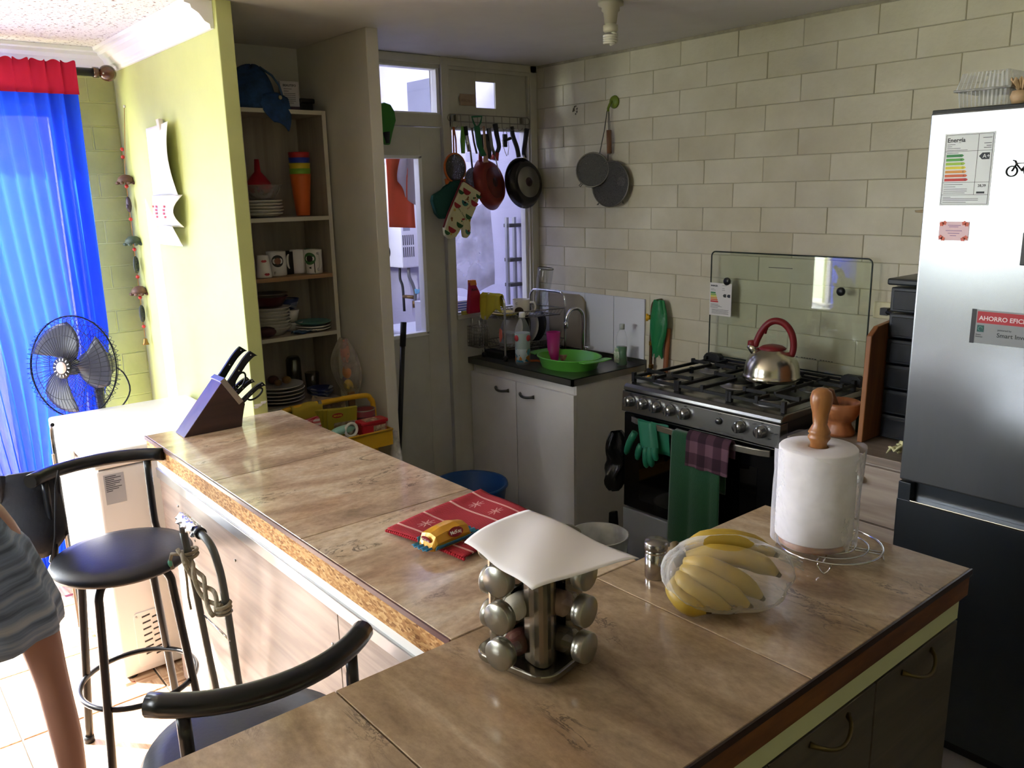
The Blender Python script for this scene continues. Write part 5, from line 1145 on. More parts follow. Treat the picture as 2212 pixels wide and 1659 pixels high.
build(B().tube([(.034, -.258, 1.99), (.036, -.270, 1.92), (.038, -.258, 1.88), (.038, -.245, 1.855)], .0018, 6).tube([(.034, -.240, 1.98), (.036, -.228, 1.90), (.038, -.238, 1.86)], .0018, 6), 'prongs', M['chrome'], t)
# green dustpan hanging beside the grey partition
gd = thing('dustpan', 'green plastic dustpan hanging just past the grey partition', 'dustpan', (.03, -.97, 1.90))
b = B(); b.prism([(-.965, 1.90), (-.945, 1.90), (-.930, 1.95), (-.907, 2.01), (-.912, 2.05), (-.932, 2.08), (-.965, 2.088), (-1.01, 2.07), (-1.02, 2.0), (-1.0, 1.93)], lambda p, q, d: (.006+d, p, q), 0, .03)
build(b, 'pan', mat('dustpan_green', '#2c7a22', .45), gd, bev=.006)
build(B().tube([(.03, -.965, 1.955), (.035, -.960, 1.905)], [.022, .010], 10), 'lip', M['blackmatte'], gd)

# ---- sieves on the brick wall
gh = thing('suction_hook', 'green round suction hook on the brick wall', 'hook', (.569, -.002, 2.06))
build(B().lathe([(0, 0), (.031, 0), (.029, .006), (.012, .010), (.0, .012)], (.572, -.002, 2.086), 24, 0, along((0, -1, 0))), 'cup', mat('olive_green', '#72852a', .4), gh)
build(B().tube([(.565, -.012, 2.09), (.562, -.024, 2.075), (.556, -.030, 2.055), (.563, -.036, 2.045)], .006, 8), 'hook', mat('olive_green'  , '#72852a', .4), gh)
nk = mat('tin_wire', '#6f6b62', .35, .9)
sv2 = sieve('sieve', 'large mesh sieve with a wooden handle, nearest the brick wall', (.592, -.050, 1.700), .108, (.15, -1, .05), .004, nk, ((.566, -.030, 1.845), (.562, -.030, 1.955)), .050, (((.52, -.055, 1.610), (.512, -.06, 1.600), (.522, -.06, 1.603)), ((.675, -.05, 1.618), (.686, -.055, 1.606), (.676, -.055, 1.610))), 'sieves on the brick wall', wood('handle_wood', '#6b4630', '#8a6044', 'z', 1, .5), .012)
build(B().tube([(.556, -.030, 1.80), (.560, -.030, 1.96), (.558, -.030, 2.00), (.556, -.028, 2.035), (.560, -.03, 2.05), (.564, -.03, 2.03), (.566, -.030, 1.99), (.570, -.030, 1.84)], .0022, 6), 'wire', nk, sv2)
sieve('sieve', 'smaller wire-handled sieve hanging in front of the large one', (.505, -.085, 1.770), .082, (.55, -1, .12), .004, nk, ((.535, -.065, 1.848), (.535, -.05, 1.90), (.545, -.045, 1.95), (.555, -.035, 2.045)), .045, (((.446, -.10, 1.712), (.430, -.105, 1.695), (.440, -.105, 1.690), (.452, -.10, 1.705)),), 'sieves on the brick wall', nk, .0024)
b = B()
for (x, z, r) in ((.290, 2.078, .006), (.297, 2.088, .005), (.306, 2.090, .004), (.283, 2.068, .004), (.313, 2.076, .005), (.312, 2.062, .005), (.303, 2.052, .004), (.292, 2.070, .004)):
    b.prism([(r*cos(a)*(1+.4*sin(3*a+x*99)), r*sin(a)*(1+.3*cos(2*a+z*99))) for a in [i*pi/5 for i in range(10)]], lambda p, q, d, x=x, z=z: (x+p, -.0028-d, z+q), 0, .0012)
lab(build(b, 'scar', mat('bare_plaster', '#5f564a', .9), wb), 'ring of chipped paint')

# ================================================================== CEILING LAMP
lp = thing('ceiling_lamp', 'bare spiral bulb in a white ceiling socket', 'lamp', (1.306, -.80, ZC))
lwm = mat('lamp_plastic', '#b5b09c', .5)
build(B().lathe([(0, 0), (.045, 0), (.045, -.012), (.032, -.016), (.032, -.03), (.026, -.034), (.021, -.072), (0, -.072)], (1.306, -.80, ZC-.0005), 28), 'socket', lwm, lp)
build(B().lathe([(0, -.070), (.018, -.072), (.018, -.076), (.026, -.078), (.026, -.096), (.020, -.102), (0, -.102)], (1.306, -.80, ZC), 24), 'base', mat('bulb_base', '#cfcab6', .4), lp)
pts = [Vector((1.306+.022*cos(t), -.80+.022*sin(t), ZC-.108-.030*t/(8*pi)*1.0)) for t in [i*8*pi/90 for i in range(91)]]
build(B().tube([Vector((1.312, -.80, ZC-.10))]+pts+[Vector((1.306, -.80, ZC-.142))], .0052, 7), 'spiral', mat('bulb_glass', '#dcd8c8', .3), lp)

# ================================================================== SHELF UNIT AND ITS CONTENTS
shu = thing('shelf_unit', 'narrow off-white shelf unit in the niche between the partitions', 'shelf', (-.03, -1.50, 0))
ed = mat('shelf_edge', '#d3cebd', .5, noise=.1, nscale=4); ins = wood('shelf_grain', '#9a8e80', '#b3a797', 'z', .9, .5)
SY0, SY1, SX0_, SX1_ = -1.700, -1.306, -.152, .100
for (a, e) in ((SY0, SY0+.018), (SY1-.018, SY1)): 
    build(B().box(SX0_, SX1_, a, e, 0, 2.030), 'side_panel', ins, shu, bev=.001)
    build(B().box(SX1_, SX1_+.002, a, e, 0, 2.030), 'edge_strip', ed, shu)
build(B().box(SX0_, SX0_+.004, SY0+.018, SY1-.018, .02, 2.02), 'back', ins, shu)
brw = wood('bare_board', '#8b6a4b', '#a8845f', 'y', 1.2, .6)
SZ = [.10, .44, .765, 1.077, 1.336, 1.588, 2.030]
for z in SZ:
    w = .017
    s_ = build(B().box(SX0_+.004, SX1_+.0005, SY0+.0185, SY1-.0185, z-w, z), 'shelf_board', brw if z == 1.336 else ins, shu)
    if z == 1.336: lab(s_, 'unpainted brown shelf board')
    else: build(B().box(SX1_+.0005, SX1_+.0025, SY0+.0185, SY1-.0185, z-w, z), 'edge_strip', ed, s_)
def plate(r, h=.018, flat=.6): return [(0, 0), (r*flat, 0), (r*.98, h*.8), (r, h), (r*.97, h*1.05), (r*flat, h*.25), (0, h*.25)]
def stack(name, labels, cat, group, x, y, z, prof, n, dz, mt, jit=.003, sq=1):
    o = None
    for i in range(n):
        bb = B().lathe(prof, (0, 0, 0), 32, 0, None, sy=sq)
        if o is None:
            o = build(bb, name, mt[i % len(mt)] if isinstance(mt, list) else mt, anchor=False); first = o
        else:
            o = first.copy()
            if isinstance(mt, list): o.data = first.data.copy(); o.data.materials[0] = mt[i % len(mt)]
            COL.objects.link(o)
        o.location = (x+random.uniform(-jit, jit), y+random.uniform(-jit, jit), z+.001+dz*i)
        tag(o, labels[i] if isinstance(labels, list) else labels, cat, group)
    return o
cream = mat('cream_ceramic', '#d9d4c9', .25); wht = mat('white_ceramic', '#e6e3de', .25)
# second shelf down: plates, glass bowl, funnel, cups
order = lambda k, what: [f'{w} {what}' for w in k]
stack('plate', ['grey-white plate at the foot of the short stack, orange cups beside it', 'second plate from the bottom beside the orange cups', 'third plate from the bottom beside the orange cups', 'fourth plate from the bottom beside the orange cups', 'top plate of the stack carrying the cut-glass bowl'], 'plate', 'plates beside the orange cups', -.02, -1.575, 1.588, plate(.088, .018), 5, .0135, cream)
cg = film('cut_glass', '#b4b0ae', .35, .08, .9, 28)
tag(build(B().lathe([(0, 0), (.045, 0), (.055, .006), (.093, .062), (.091, .062), (.052, .010), (0, .006)], (-.02, -1.572, 1.664), 12, sm=False), 'glass_bowl', cg), 'cut-glass bowl with a red funnel upside down in it', 'bowl')
tag(build(B().lathe([(.062, 0), (.064, .006), (.050, .045), (.032, .068), (.014, .088), (.010, .140), (.007, .141), (.005, .10)], (-.025, -1.580, 1.692), 30), 'funnel', mat('funnel_red', '#a32430', .35)), 'red plastic funnel upside down in the glass bowl', 'funnel')
cupc = [('orange', '#d9662b'), ('lime green', '#7fb53a'), ('yellow', '#d8bd2a'), ('blue', '#253a9e'), ('red', '#b52a2a')]
for i, (cn, cc_) in enumerate(cupc):
    o = tag(build(B().lathe([(0, .002), (.028, .002), (.030, .006), (.044, .165), (.046, .180), (.044, .180), (.028, .010), (0, .008)], (.020, -1.405, 1.589+.023*i), 32), 'plastic_cup', mat('cup_'+cn.replace(' ', '_'), cc_, .4)), f'{cn} tumbler in the stack of coloured cups' + (', at the bottom and almost fully visible' if i == 0 else ', only its rim showing'), 'cup', 'stacked coloured tumblers')
# third shelf: mugs
def mug(label, x, y, z, r, h, mt, ha, m2=None, taper=1.0):
    t = thing('mug', label, 'mug', (x, y, z), 0, 'mugs on the shelf')
    build(B().lathe([(0, 0), (r*.92, 0), (r, .004), (r*taper, h), (r*taper-.003, h), (r-.004, .006), (0, .005)], (x, y, z+.0005), 32), 'cup', mt, t)
    if ha is not None:
        d = Vector((cos(radians(ha)), sin(radians(ha)), 0)); p = [Vector((x, y, z))+d*q+Vector((0, 0, w)) for q, w in ((r*.97, h*.86), (r+.020, h*.84), (r+.026, h*.55), (r+.018, h*.25), (r*.97, h*.18))]
        build(B().tube(smooth(p), .0055, 8), 'handle', mt, t)
    return t
ant = mat('dark_transfer', '#2b2522', .4); grt = mat('green_transfer', '#3f6b3f', .4); lip = mat('lip_red', '#a82638', .4)
def decal(t, c, d, r, pts, m_, off=0, nm='print'):
    """thin printed patch wrapped on a cup of radius r, centre c, facing angle d"""
    b = B(); n = len(pts)
    vs = [(c[0]+(r+.0009)*cos(radians(d)+p/r), c[1]+(r+.0009)*sin(radians(d)+p/r), c[2]+q) for p, q in pts]
    b.add(vs+[(c[0]+(r+.0009)*cos(radians(d)), c[1]+(r+.0009)*sin(radians(d)), c[2]+sum(q for p, q in pts)/n)], [(i, (i+1) % n, n) for i in range(n)])
    return build(b, nm, m_, t)
circ = lambda r, z=0, n=20, sx=1: [(r*sx*cos(i*2*pi/n), z+r*sin(i*2*pi/n)) for i in range(n)]
face = math.degrees(math.atan2(-3.1+1.5, 3.5))     # direction from the shelf towards the room
m1 = mug('white tapered mug with red lip prints, front left of the mug shelf', .055, -1.625, 1.336, .034, .095, wht, None, taper=.72)
lips = [(-.013, 0), (-.006, .006), (0, .004), (.006, .006), (.013, 0), (.006, -.005), (-.006, -.005)]
for (dz, da) in ((.072, 8), (.016, 24)): decal(m1, (.055, -1.625, 1.336+dz), face+da, .034*(1-.28*dz/.095)+.0008, lips, lip)
m2_ = mug('white mug with a round brown emblem, second in the mug row', .010, -1.545, 1.336, .042, .105, wht, None)
decal(m2_, (.010, -1.545, 1.336), face+8, .042, circ(.026, .066), ant); decal(m2_, (.010, -1.545, 1.336), face+8, .0425, circ(.014, .066), mat('emblem_brown', '#8a5a48', .4))
m3_ = mug('black mug in the middle of the mug shelf, mostly hidden', -.03, -1.480, 1.336, .040, .10, mat('black_mug', '#1d1a1b', .3), None)
m4_ = mug('white mug standing behind, its handle towards the room', -.01, -1.432, 1.336, .036, .105, wht, face-50)
m5_ = mug('white mug with a black and green emblem and its handle to the right', .040, -1.385, 1.336, .041, .105, wht, face+28)
decal(m5_, (.040, -1.385, 1.336), face-22, .041, [(-.026, .004), (.022, .004), (.022, .052), (-.026, .052)], ant); decal(m5_, (.040, -1.385, 1.336), face-22, .0415, circ(.027, .068), grt); decal(m5_, (.040, -1.385, 1.336), face-22, .0420, circ(.014, .068), ant)
tag(build(B().box(-.10, -.03, -1.36, -1.335, 1.337, 1.44), 'green_packet', mat('packet_green', '#35603a', .5), bev=.004), 'green packet at the right end of the mug shelf', 'packet')
vert_text('lettering', 'FAV', .018, (.046, -1.575, 1.345), 'x', ant, m2_)
# fourth shelf: bowls and saucers
stack('bowl', [f'white bowl, number {w} from the bottom of the left stack' for w in ('one', 'two', 'three', 'four', 'five', 'six', 'seven')], 'bowl', 'white bowls stacked on the fourth shelf', .0, -1.585, 1.077, [(0, 0), (.045, 0), (.080, .034), (.083, .037), (.079, .037), (.044, .005), (0, .004)], 7, .0145, cream)
tag(build(B().lathe([(0, 0), (.05, 0), (.076, .04), (.079, .043), (.074, .043), (.045, .006), (0, .004)], (.0, -1.585, 1.206), 32), 'bowl', mat('maroon_glaze', '#54202b', .3)), 'maroon bowl on top of the white bowl stack', 'bowl')
tag(build(B().lathe([(0, 0), (.05, 0), (.078, .024), (.082, .027), (.076, .027), (.045, .004), (0, .003)], (.0, -1.585, 1.236), 16), 'bowl', mat('grey_glaze', '#7d7975', .3)), 'grey scalloped bowl topping the maroon one', 'bowl')
flor = mat('blue_floral', '#27366e', .3, noise=.0)
fl_ = flecks('blue_floral_glaze', '#cfd2da', '#27366e', '#1c2860', 45, .3)
tag(build(B().lathe([(0, 0), (.03, 0), (.052, .04), (.050, .04), (.028, .004), (0, .004)], (-.05, -1.47, 1.077), 28), 'bowl', wht), 'small white bowl at the back between bowls and saucers, lowest', 'bowl')
tag(build(B().lathe([(0, 0), (.03, 0), (.044, .055), (.042, .055), (.028, .004), (0, .004)], (-.05, -1.475, 1.118), 28), 'bowl', cream), 'cream cup-shaped bowl at the back, under the floral one', 'bowl')
tag(build(B().lathe([(0, 0), (.03, 0), (.046, .048), (.044, .048), (.028, .004), (0, .004)], (-.05, -1.475, 1.176), 28), 'bowl', fl_), 'blue floral bowl at the top of the back stack', 'bowl')
stack('saucer', ['white shallow plate under the teal-edged one, lowest of the right pile', 'white shallow plate, middle of the right pile'], 'plate', 'plates right on the fourth shelf', .025, -1.40, 1.077, plate(.080, .014), 2, .012, wht)
tag(build(B().lathe(plate(.081, .018), (.025, -1.40, 1.103), 32), 'saucer', mat('teal_glaze', '#5f8f88', .3)), 'teal-rimmed shallow dish on top of the right pile', 'plate', 'plates right on the fourth shelf')
tag(build(B().grid(lambda u, v: (.045+.05*u, -1.52+.10*v, 1.079+.012*abs(sin(u*5+v*4))), 10, 10), 'blue_cloth', mat('blue_cloth', '#3d5a7a', .9), solid=.002), 'folded blue cloth at the shelf front before the teal dish', 'cloth')
tag(build(B().ball((.06, -1.64, 1.102), (.035, .045, .024), 14), 'maroon_pouch', mat('maroon_pouch', '#3a1c22', .7)), 'dark maroon pouch at the left front of the fourth shelf', 'pouch')
# fifth shelf: plates, glass jar, glass, floral bowl
stack('plate', ['large plate with brown rim, bottom of the lowest visible stack', 'second large plate from the bottom of the lowest visible stack', 'middle large plate of the lowest visible stack', 'fourth large plate of the lowest visible stack', 'top large plate holding the brown fruit'], 'plate', 'large plates low in the shelf unit', .0, -1.575, .765, plate(.108, .018, .55), 5, .0165, mat('plate_grey', '#c5c1bc', .25))
for (x, y, r, c_, l_) in ((.0, -1.54, .022, '#8a6a35', 'yellow-brown'), (-.03, -1.59, .026, '#5a3526', 'dark brown'), (.02, -1.59, .018, '#7a5a32', 'small tan')):
    tag(build(B().ball((x, y, .85+r*.6), (r, r, r*.8), 14), 'dried_fruit', mat('fruit'+c_, c_, .6, noise=.4, nscale=30)), f'{l_} dried fruit on the top large plate', 'fruit')
tag(build(B().lathe([(0, .002), (.032, 0), (.036, .01), (.034, .085), (.026, .098), (.024, .098), (.032, .084), (.034, .012), (0, .008)], (-.07, -1.49, .862-.0), 24), 'glass_jar', pane('jar_glass', (.72, .73, .70), .1)), 'clear glass jar behind the large plates', 'jar') if False else tag(build(B().lathe([(0, .002), (.032, 0), (.036, .01), (.034, .165), (.026, .180), (.024, .180), (.032, .164), (.034, .012), (0, .008)], (-.10, -1.455, .766), 24), 'glass_jar', pane('jar_glass', (.72, .73, .70), .1)), 'clear glass jar behind the large plates', 'jar')
tag(build(B().lathe([(0, .002), (.028, 0), (.034, .10), (.032, .10), (.027, .008), (0, .008)], (-.06, -1.385, .766), 24), 'tumbler', pane('jar_glass')), 'clear tumbler at the back right of the plate shelf', 'glass')
for i, l_ in enumerate(('blue floral bowl beside the large plates, the lower of two', 'blue floral bowl beside the large plates, the upper of two')):
    tag(build(B().lathe([(0, 0), (.032, 0), (.060, .028), (.058, .028), (.030, .004), (0, .004)], (.035, -1.395, .766+.016*i), 28), 'bowl', fl_), l_, 'bowl', 'floral bowls low in the shelf unit')
tag(build(B().lathe([(0, 0), (.018, 0), (.018, .13), (.010, .15), (.010, .17), (0, .17)], (-.04, -1.665, .766), 16), 'green_bottle', mat('bottle_green', '#1d5a3a', .3)), 'dark green bottle at the left end of the plate shelf', 'bottle')
# on top
ht = thing('cap', 'dark blue denim cap drooping over the top edge of the shelf unit', 'hat', (.03, -1.56, 2.03))
den = mat('denim', '#35588f', .9, noise=.5, nscale=22, col2='#223a5e', bump=.3)
b = B().grid(lambda u, v: (-.02+(.115*cos(2*pi*u))*sin(pi/2*(1-v*.98))*1.0, -1.60+(.115*sin(2*pi*u))*sin(pi/2*(1-v*.98))+.030*v, 2.034+.172*sin(pi/2*v)*(1+.06*sin(6*pi*u))-.0), 32, 12, 0, True, True)
build(b, 'crown', den, ht, solid=.002)
build(B().grid(lambda u, v: (.080+.014*sin(pi*u)+.040*v, -1.600+.135*u+(.5-u)*.075*v**2.5+.012*v, 2.075+.020*sin(pi*u)-(.125)*v*(.80+.28*u)-.012*sin(pi*u)*v), 18, 14), 'brim', den, ht, solid=.006)
build(B().tube([(.03, -1.555, 2.200), (.065, -1.520, 2.165), (.088, -1.503, 2.125), (.102, -1.498, 2.085)], .0045, 6), 'piping', mat('pale_denim', '#48648a', .9), ht)
build(B().lathe([(0, 0), (.009, 0), (.008, .003), (0, .004)], (.110, -1.512, 2.075), 16, 0, along((1, .2, 0))), 'button', mat('button_brass', '#b9b29a', .4, .6), ht)
wbx = thing('gift_box', 'small white printed box on top of the shelf unit', 'box', (0, -1.41, 2.031))
Rb = RZ(-8) 
build(B().obox((-.01, -1.415, 2.031+.063), (.03, .080, .124), Rb), 'box', mat('box_white', '#c9c4c6', .5), wbx, bev=.001)
build(B().obox((.0058, -1.4165, 2.045), (.001, .080, .014), Rb), 'band', mat('violet_band', '#4a3550', .5), wbx)
Rx = Rb @ Matrix(((0, 0, 1), (1, 0, 0), (0, 1, 0)))
vert_text('lettering', 'BEAUTIFO', .0125, Vector((-.01, -1.415, 0))+Rb @ Vector((.0156, -.028, 2.134)), Rx, ink, wbx, .0003)
b = B()
for i, (z, w) in enumerate(((2.124, .035), (2.115, .022), (2.105, .05), (2.098, .05), (2.090, .05), (2.082, .05), (2.074, .05), (2.066, .04))): b.obox(Vector((-.01, -1.415, 0))+Rb @ Vector((.0158, -.026+w/2, z)), (.0006, w, .0018), Rb)
build(b, 'print', ink, wbx)
cm = thing('camera_case', 'black camera-shaped case at the right end of the shelf top', 'case', (.0, -1.34, 2.031))
build(B().box(-.03, .015, -1.375, -1.315, 2.031, 2.072), 'body', M['blackmatte'], cm, bev=.006); build(B().box(-.035, .022, -1.378, -1.309, 2.066, 2.088), 'flap', M['black'], cm, bev=.006)

# ---- plastic bag hanging on the grey partition
pb = thing('plastic_bag', 'clear plastic bag of colourful toys hanging beside the shelf unit', 'plastic bag', (.22, -1.33, .78))
b = B().grid(lambda u, v: (.225+(.012+.098*sin(pi*min(1, v*.92+.04))**.8)*cos(2*pi*u)*(1+.08*sin(6*pi*u+6*v))-.03*(1-v), -1.345+.045*sin(2*pi*u)*sin(pi*min(1, v*.9+.06))*(1+.1*sin(8*pi*u)), 1.055-.275*v), 30, 18, 0, True, True)
build(b, 'bag', film('clear_bag', '#d8cfc8', .28, .2, .7, 14), pb)
for (nm, p, r, c_) in (('orange_toy', (.20, -1.34, .90), (.022, .02, .032), '#d97a2e'), ('yellow_toy', (.215, -1.345, .835), (.026, .022, .034), '#d6b23a'), ('pink_cloth', (.185, -1.335, .99), (.028, .02, .055), '#c9756a'), ('violet_toy', (.195, -1.35, .865), (.012, .012, .018), '#6a4a7a')):
    tag(build(B().ball(p, r, 16), nm, mat('toy'+c_, c_, .5)), {'orange_toy': 'orange toy inside the hanging clear bag', 'yellow_toy': 'yellow toy at the bottom of the hanging clear bag', 'pink_cloth': 'salmon pink cloth high in the hanging clear bag', 'violet_toy': 'small violet toy between the orange and yellow toys'}[nm], 'toy', 'toys in the clear bag')

# ================================================================== YELLOW TROLLEY
ty = mat('trolley_yellow', '#d9a826', .4)
tr = thing('trolley', 'yellow metal kitchen trolley in front of the shelf unit', 'trolley', (.43, -1.53, 0))
def traybox(z0, z1, y0, y1, x0, x1):
    b = B(); t = .003; b.box(x0, x1, y0, y1, z0, z0+t); b.box(x0, x0+t, y0, y1, z0, z1); b.box(x1-t, x1, y0, y1, z0, z1); b.box(x0, x1, y0, y0+t, z0, z1); b.box(x0, x1, y1-t, y1, z0, z1); return b
for z0, z1 in ((.645, .712), (.36, .42), (.10, .16)):
    k_ = build(traybox(z0, z1, -1.775, -1.345, .285, .575), 'tray', ty, tr, bev=.002)
    build(B().tube([(.285, -1.775, z1), (.575, -1.775, z1), (.575, -1.345, z1), (.285, -1.345, z1)], .005, 8, closed=True), 'rim', ty, k_)
hpz = [Vector(q) for q in ((.415, -1.782, .10), (.415, -1.782, .60), (.415, -1.782, .775), (.415, -1.770, .815), (.415, -1.735, .835), (.415, -1.56, .838), (.415, -1.385, .835), (.415, -1.350, .815), (.415, -1.338, .775), (.415, -1.338, .60), (.415, -1.338, .10))]
build(B().tube(smooth(hpz, 5), .0115, 12), 'handle', ty, tr)
build(B().tube([(.415, -1.60, .838), (.415, -1.585, .838)], .0135, 12), 'clip', M['wire'], tr)
for x in (.31, .55):
    for y in (-1.75, -1.37):
        k_ = build(B().lathe([(0, 0), (.022, .0), (.022, .016), (0, .016)], (x, y, .045), 16, 0, RX(90)), 'wheel', M['blackmatte'], tr)
        build(B().box(x-.008, x+.008, y-.016, y+.0, .045, .10), 'fork', M['wire'], k_)
# its load
oc = thing('yellow_cloth', 'mustard cloth folded over the trolley handle', 'cloth', (.42, -1.65, .76))
build(B().grid(lambda u, v: (.415+(.016 if v > .5 else -.016)*min(1, abs(v-.5)*12), -1.72+.135*u, .853-abs(v-.5)*.19-.004*sin(u*8)), 16, 20), 'cloth', mat('mustard_cloth', '#b9a23a', .9), oc, solid=.003)
can = thing('food_can', 'maroon food can with white lettering in the trolley', 'can', (.46, -1.40, .648))
cn = (.455, -1.410, .649)
build(B().lathe([(0, 0), (.049, 0), (.050, .003), (.0485, .006), (.0485, .138), (.050, .141), (.047, .142), (.046, .136), (0, .134)], cn, 40), 'body', mat('can_tin', '#9c9a92', .3, .9), can)
build(B().lathe([(.0490, .006), (.0490, .137)], cn, 40), 'label', mat('can_maroon', '#7d1f2e', .35), can)
fc_ = math.degrees(math.atan2(-3.1+1.41, 3.5-.455))
def ring_text(parent, s, r, c, ang, z, size, m_, step):
    n = len(s)
    for i, ch_ in enumerate(s):
        if ch_ == ' ': continue
        a = radians(ang)+(i-(n-1)/2)*step/r; nv = Vector((cos(a), sin(a), 0)); xx = Vector((-sin(a), cos(a), 0))
        vert_text('letter', ch_, size, Vector(c)+nv*(r+.0006)+Vector((0, 0, z)), Matrix((xx, Vector((0, 0, 1)), nv)).transposed(), m_, parent, .0003, 'CENTER')
lb_ = build(B().lathe([(.0493, .082), (.0493, .114)], cn, 40), 'band', mat('can_black', '#3a1220', .35), can)
ring_text(can, 'ACONCAGUA', .0496, cn, fc_-6, .090, .019, M['bright'], .0125)
ring_text(can, 'DURAZNOS', .0496, cn, fc_-4, .052, .018, M['bright'], .0115)
rb = thing('margarine_tub', 'red plastic tub with a printed lid at the trolley front corner', 'tub', (.50, -1.42, .65))
def rounded(x0, x1, y0, y1, r=.014, n=5):
    out = []
    for (cx_, cy_, a0) in ((x1-r, y1-r, 0), (x0+r, y1-r, 90), (x0+r, y0+r, 180), (x1-r, y0+r, 270)):
        for i in range(n+1): a = radians(a0+90*i/n); out.append((cx_+r*cos(a), cy_+r*sin(a)))
    return out
rdm = mat('tub_red', '#b51f2b', .35)
XY = lambda p, q, d: (p, q, d)
build(B().prism(rounded(.507, .568, -1.478, -1.362), XY, .650, .748), 'tub', rdm, rb, bev=.003)
build(B().prism(rounded(.502, .573, -1.484, -1.356), XY, .748, .761), 'lid', rdm, rb, bev=.003)
build(B().box(.514, .562, -1.458, -1.395, .761, .7616), 'lid_label', mat('cream_label', '#d9c6a8', .5, noise=.4, nscale=50, col2='#6b3a22'), rb)
build(B().box(.5682, .5690, -1.430, -1.372, .695, .740), 'label', mat('cream_label'), rb)
sp_ = thing('soup_packet', 'olive and white soup packet standing front-most in the trolley', 'packet', (.50, -1.53, .65), 0, 'soup packets in the trolley')
Rk2 = RZ(-10) @ RY(14)
mag = mat('packet_olive', '#a79a32', .4)
build(B().obox((.485, -1.530, .745), (.012, .125, .165), Rk2), 'sachet', mag, sp_, bev=.003)
build(B().obox(Vector((.485, -1.530, .745))+Rk2 @ Vector((.0066, .012, .0)), (.001, .098, .040), Rk2), 'picture', mat('packet_picture', '#cfc9b8', .4, noise=.5, nscale=40, col2='#7a5a3a'), sp_)
Rtx = Rk2 @ Matrix(((0, 0, 1), (1, 0, 0), (0, 1, 0)))
og_ = build(B().lathe([(0, 0), (.022, 0), (.022, .001), (0, .001)], Vector((.485, -1.530, .745))+Rk2 @ Vector((.0066, -.022, .034)), 24, 0, Rk2 @ along((1, 0, 0)), sy=.5, sx=1) if False else B().prism([(.023*cos(a), .011*sin(a)) for a in [i*2*pi/24 for i in range(24)]], lambda p, q, d: Vector((.485, -1.530, .745))+Rk2 @ Vector((.0064+d, -.022+p, .054+q)), 0, .001), 'emblem', mat('emblem_red', '#a8322a', .4), sp_)
vert_text('lettering', 'MAGGI', .011, Vector((.485, -1.530, .745))+Rk2 @ Vector((.0078, -.0395, .050)), Rtx, mat('emblem_yellow', '#e0c43a', .4), sp_, .0002)
for i in range(4):
    tag(build(B().obox((.470-.016*i, -1.543-.010*i, .742-.002*i), (.008, .12, .16), RZ(-12-5*i) @ RY(10)), 'soup_packet', mag, bev=.003), ['olive soup packet directly behind the front-most packet', 'olive soup packet, second behind the front-most one', 'olive soup packet, third behind the front-most one', 'olive soup packet at the back of the row'][i], 'packet', 'soup packets in the trolley')
tag(build(B().obox((.385, -1.55, .765), (.006, .15, .17), RZ(-6) @ RX(-14)), 'zip_bag', film('zip_bag_film', '#b8a088', .5, .2, .4, 20)), 'zip bag with brown contents behind the soup packets', 'bag')
tag(build(B().obox((.51, -1.675, .735), (.03, .085, .15), RZ(-14) @ RX(10)), 'checked_bag', plaid('red_check', '#a8222e', '#c96a70', '#e6d6d2', 60, 60), bev=.01), 'red and white checked food bag at the left of the trolley', 'bag')
tag(build(B().ball((.47, -1.725, .755), (.05, .045, .055), 16), 'grey_bag', mat('grey_film', '#8a8278', .5, bump=1, bscale=30)), 'crumpled grey bag at the left end of the trolley', 'plastic bag')
mt_ = thing('glasses_case', 'mint green oval case in the trolley front', 'case', (.53, -1.55, .65))
build(B().ball((.545, -1.555, .745), (.020, .068, .018), 20, R=RZ(8)), 'shell', mat('mint', '#9fcfc0', .35), mt_)
tag(build(B().box(.535, .570, -1.62, -1.50, .649, .716), 'carton', mat('cream_label')), 'low cream carton under the mint case in the trolley', 'box')
tag(build(B().tube([(.560, -1.530+.027*cos(a), .742+.027*sin(a)) for a in [i*2*pi/20 for i in range(20)]], .006, 8, closed=True).lathe([(0, 0), (.026, 0), (0, .004)], (.552, -1.530, .742), 20, 0, along((1, 0, 0))), 'jar_cap', M['white']), 'round white lid standing on edge at the trolley front', 'lid')
tag(build(B().tube([(.36, -1.415, .72), (.335, -1.40, .80), (.33, -1.398, .822)], [.003, .003, .006], 8), 'toothbrush', mat('tb_teal', '#5fb8b0', .4)), 'teal and white toothbrush sticking up beside the can', 'toothbrush')
tag(build(B().obox((.392, -1.428, .75), (.008, .03, .21), RZ(0)), 'wood_strip', mat('strip_wood', '#7a5a3c', .6)), 'brown wooden strip standing upright beside the trolley handle', 'stick')
wbg = B().grid(lambda u, v: (.545+(.016+.055*v)*cos(2*pi*u)*(1+.2*sin(8*pi*u+3*v)), -1.318+(.010+.026*v)*sin(2*pi*u)*(1+.2*sin(6*pi*u)), .69-.26*v), 30, 12, 0, True, True)
tag(build(wbg, 'white_bag', film('white_film', '#d5d3d0', .75, .3, .8, 22)), 'white plastic bag hanging off the trolley corner', 'plastic bag')
bkt = tag(build(B().lathe([(0, 0), (.13, 0), (.175, .30), (.185, .31), (.182, .322), (.170, .318), (.125, .01), (0, .01)], (.45, -.86, 0), 36), 'blue_tub', mat('blue_plastic', '#14467f', .35)), 'blue plastic tub on the floor beyond the bar', 'tub')
bh = thing('broom', 'black-handled broom leaning against the grey partition end', 'broom', (.16, -1.12, 0))
build(B().tube([(.175, -1.115, .06), (.115, -.975, 1.07)], .0125, 10), 'handle', M['black'], bh)
build(B().tube([(.1215, -.990, .96), (.115, -.974, 1.075)], .015, 10), 'grip', M['blackmatte'], bh)
build(B().box(.10, .25, -1.17, -1.06, 0.0, .07), 'head', M['blackmatte'], bh, bev=.01)
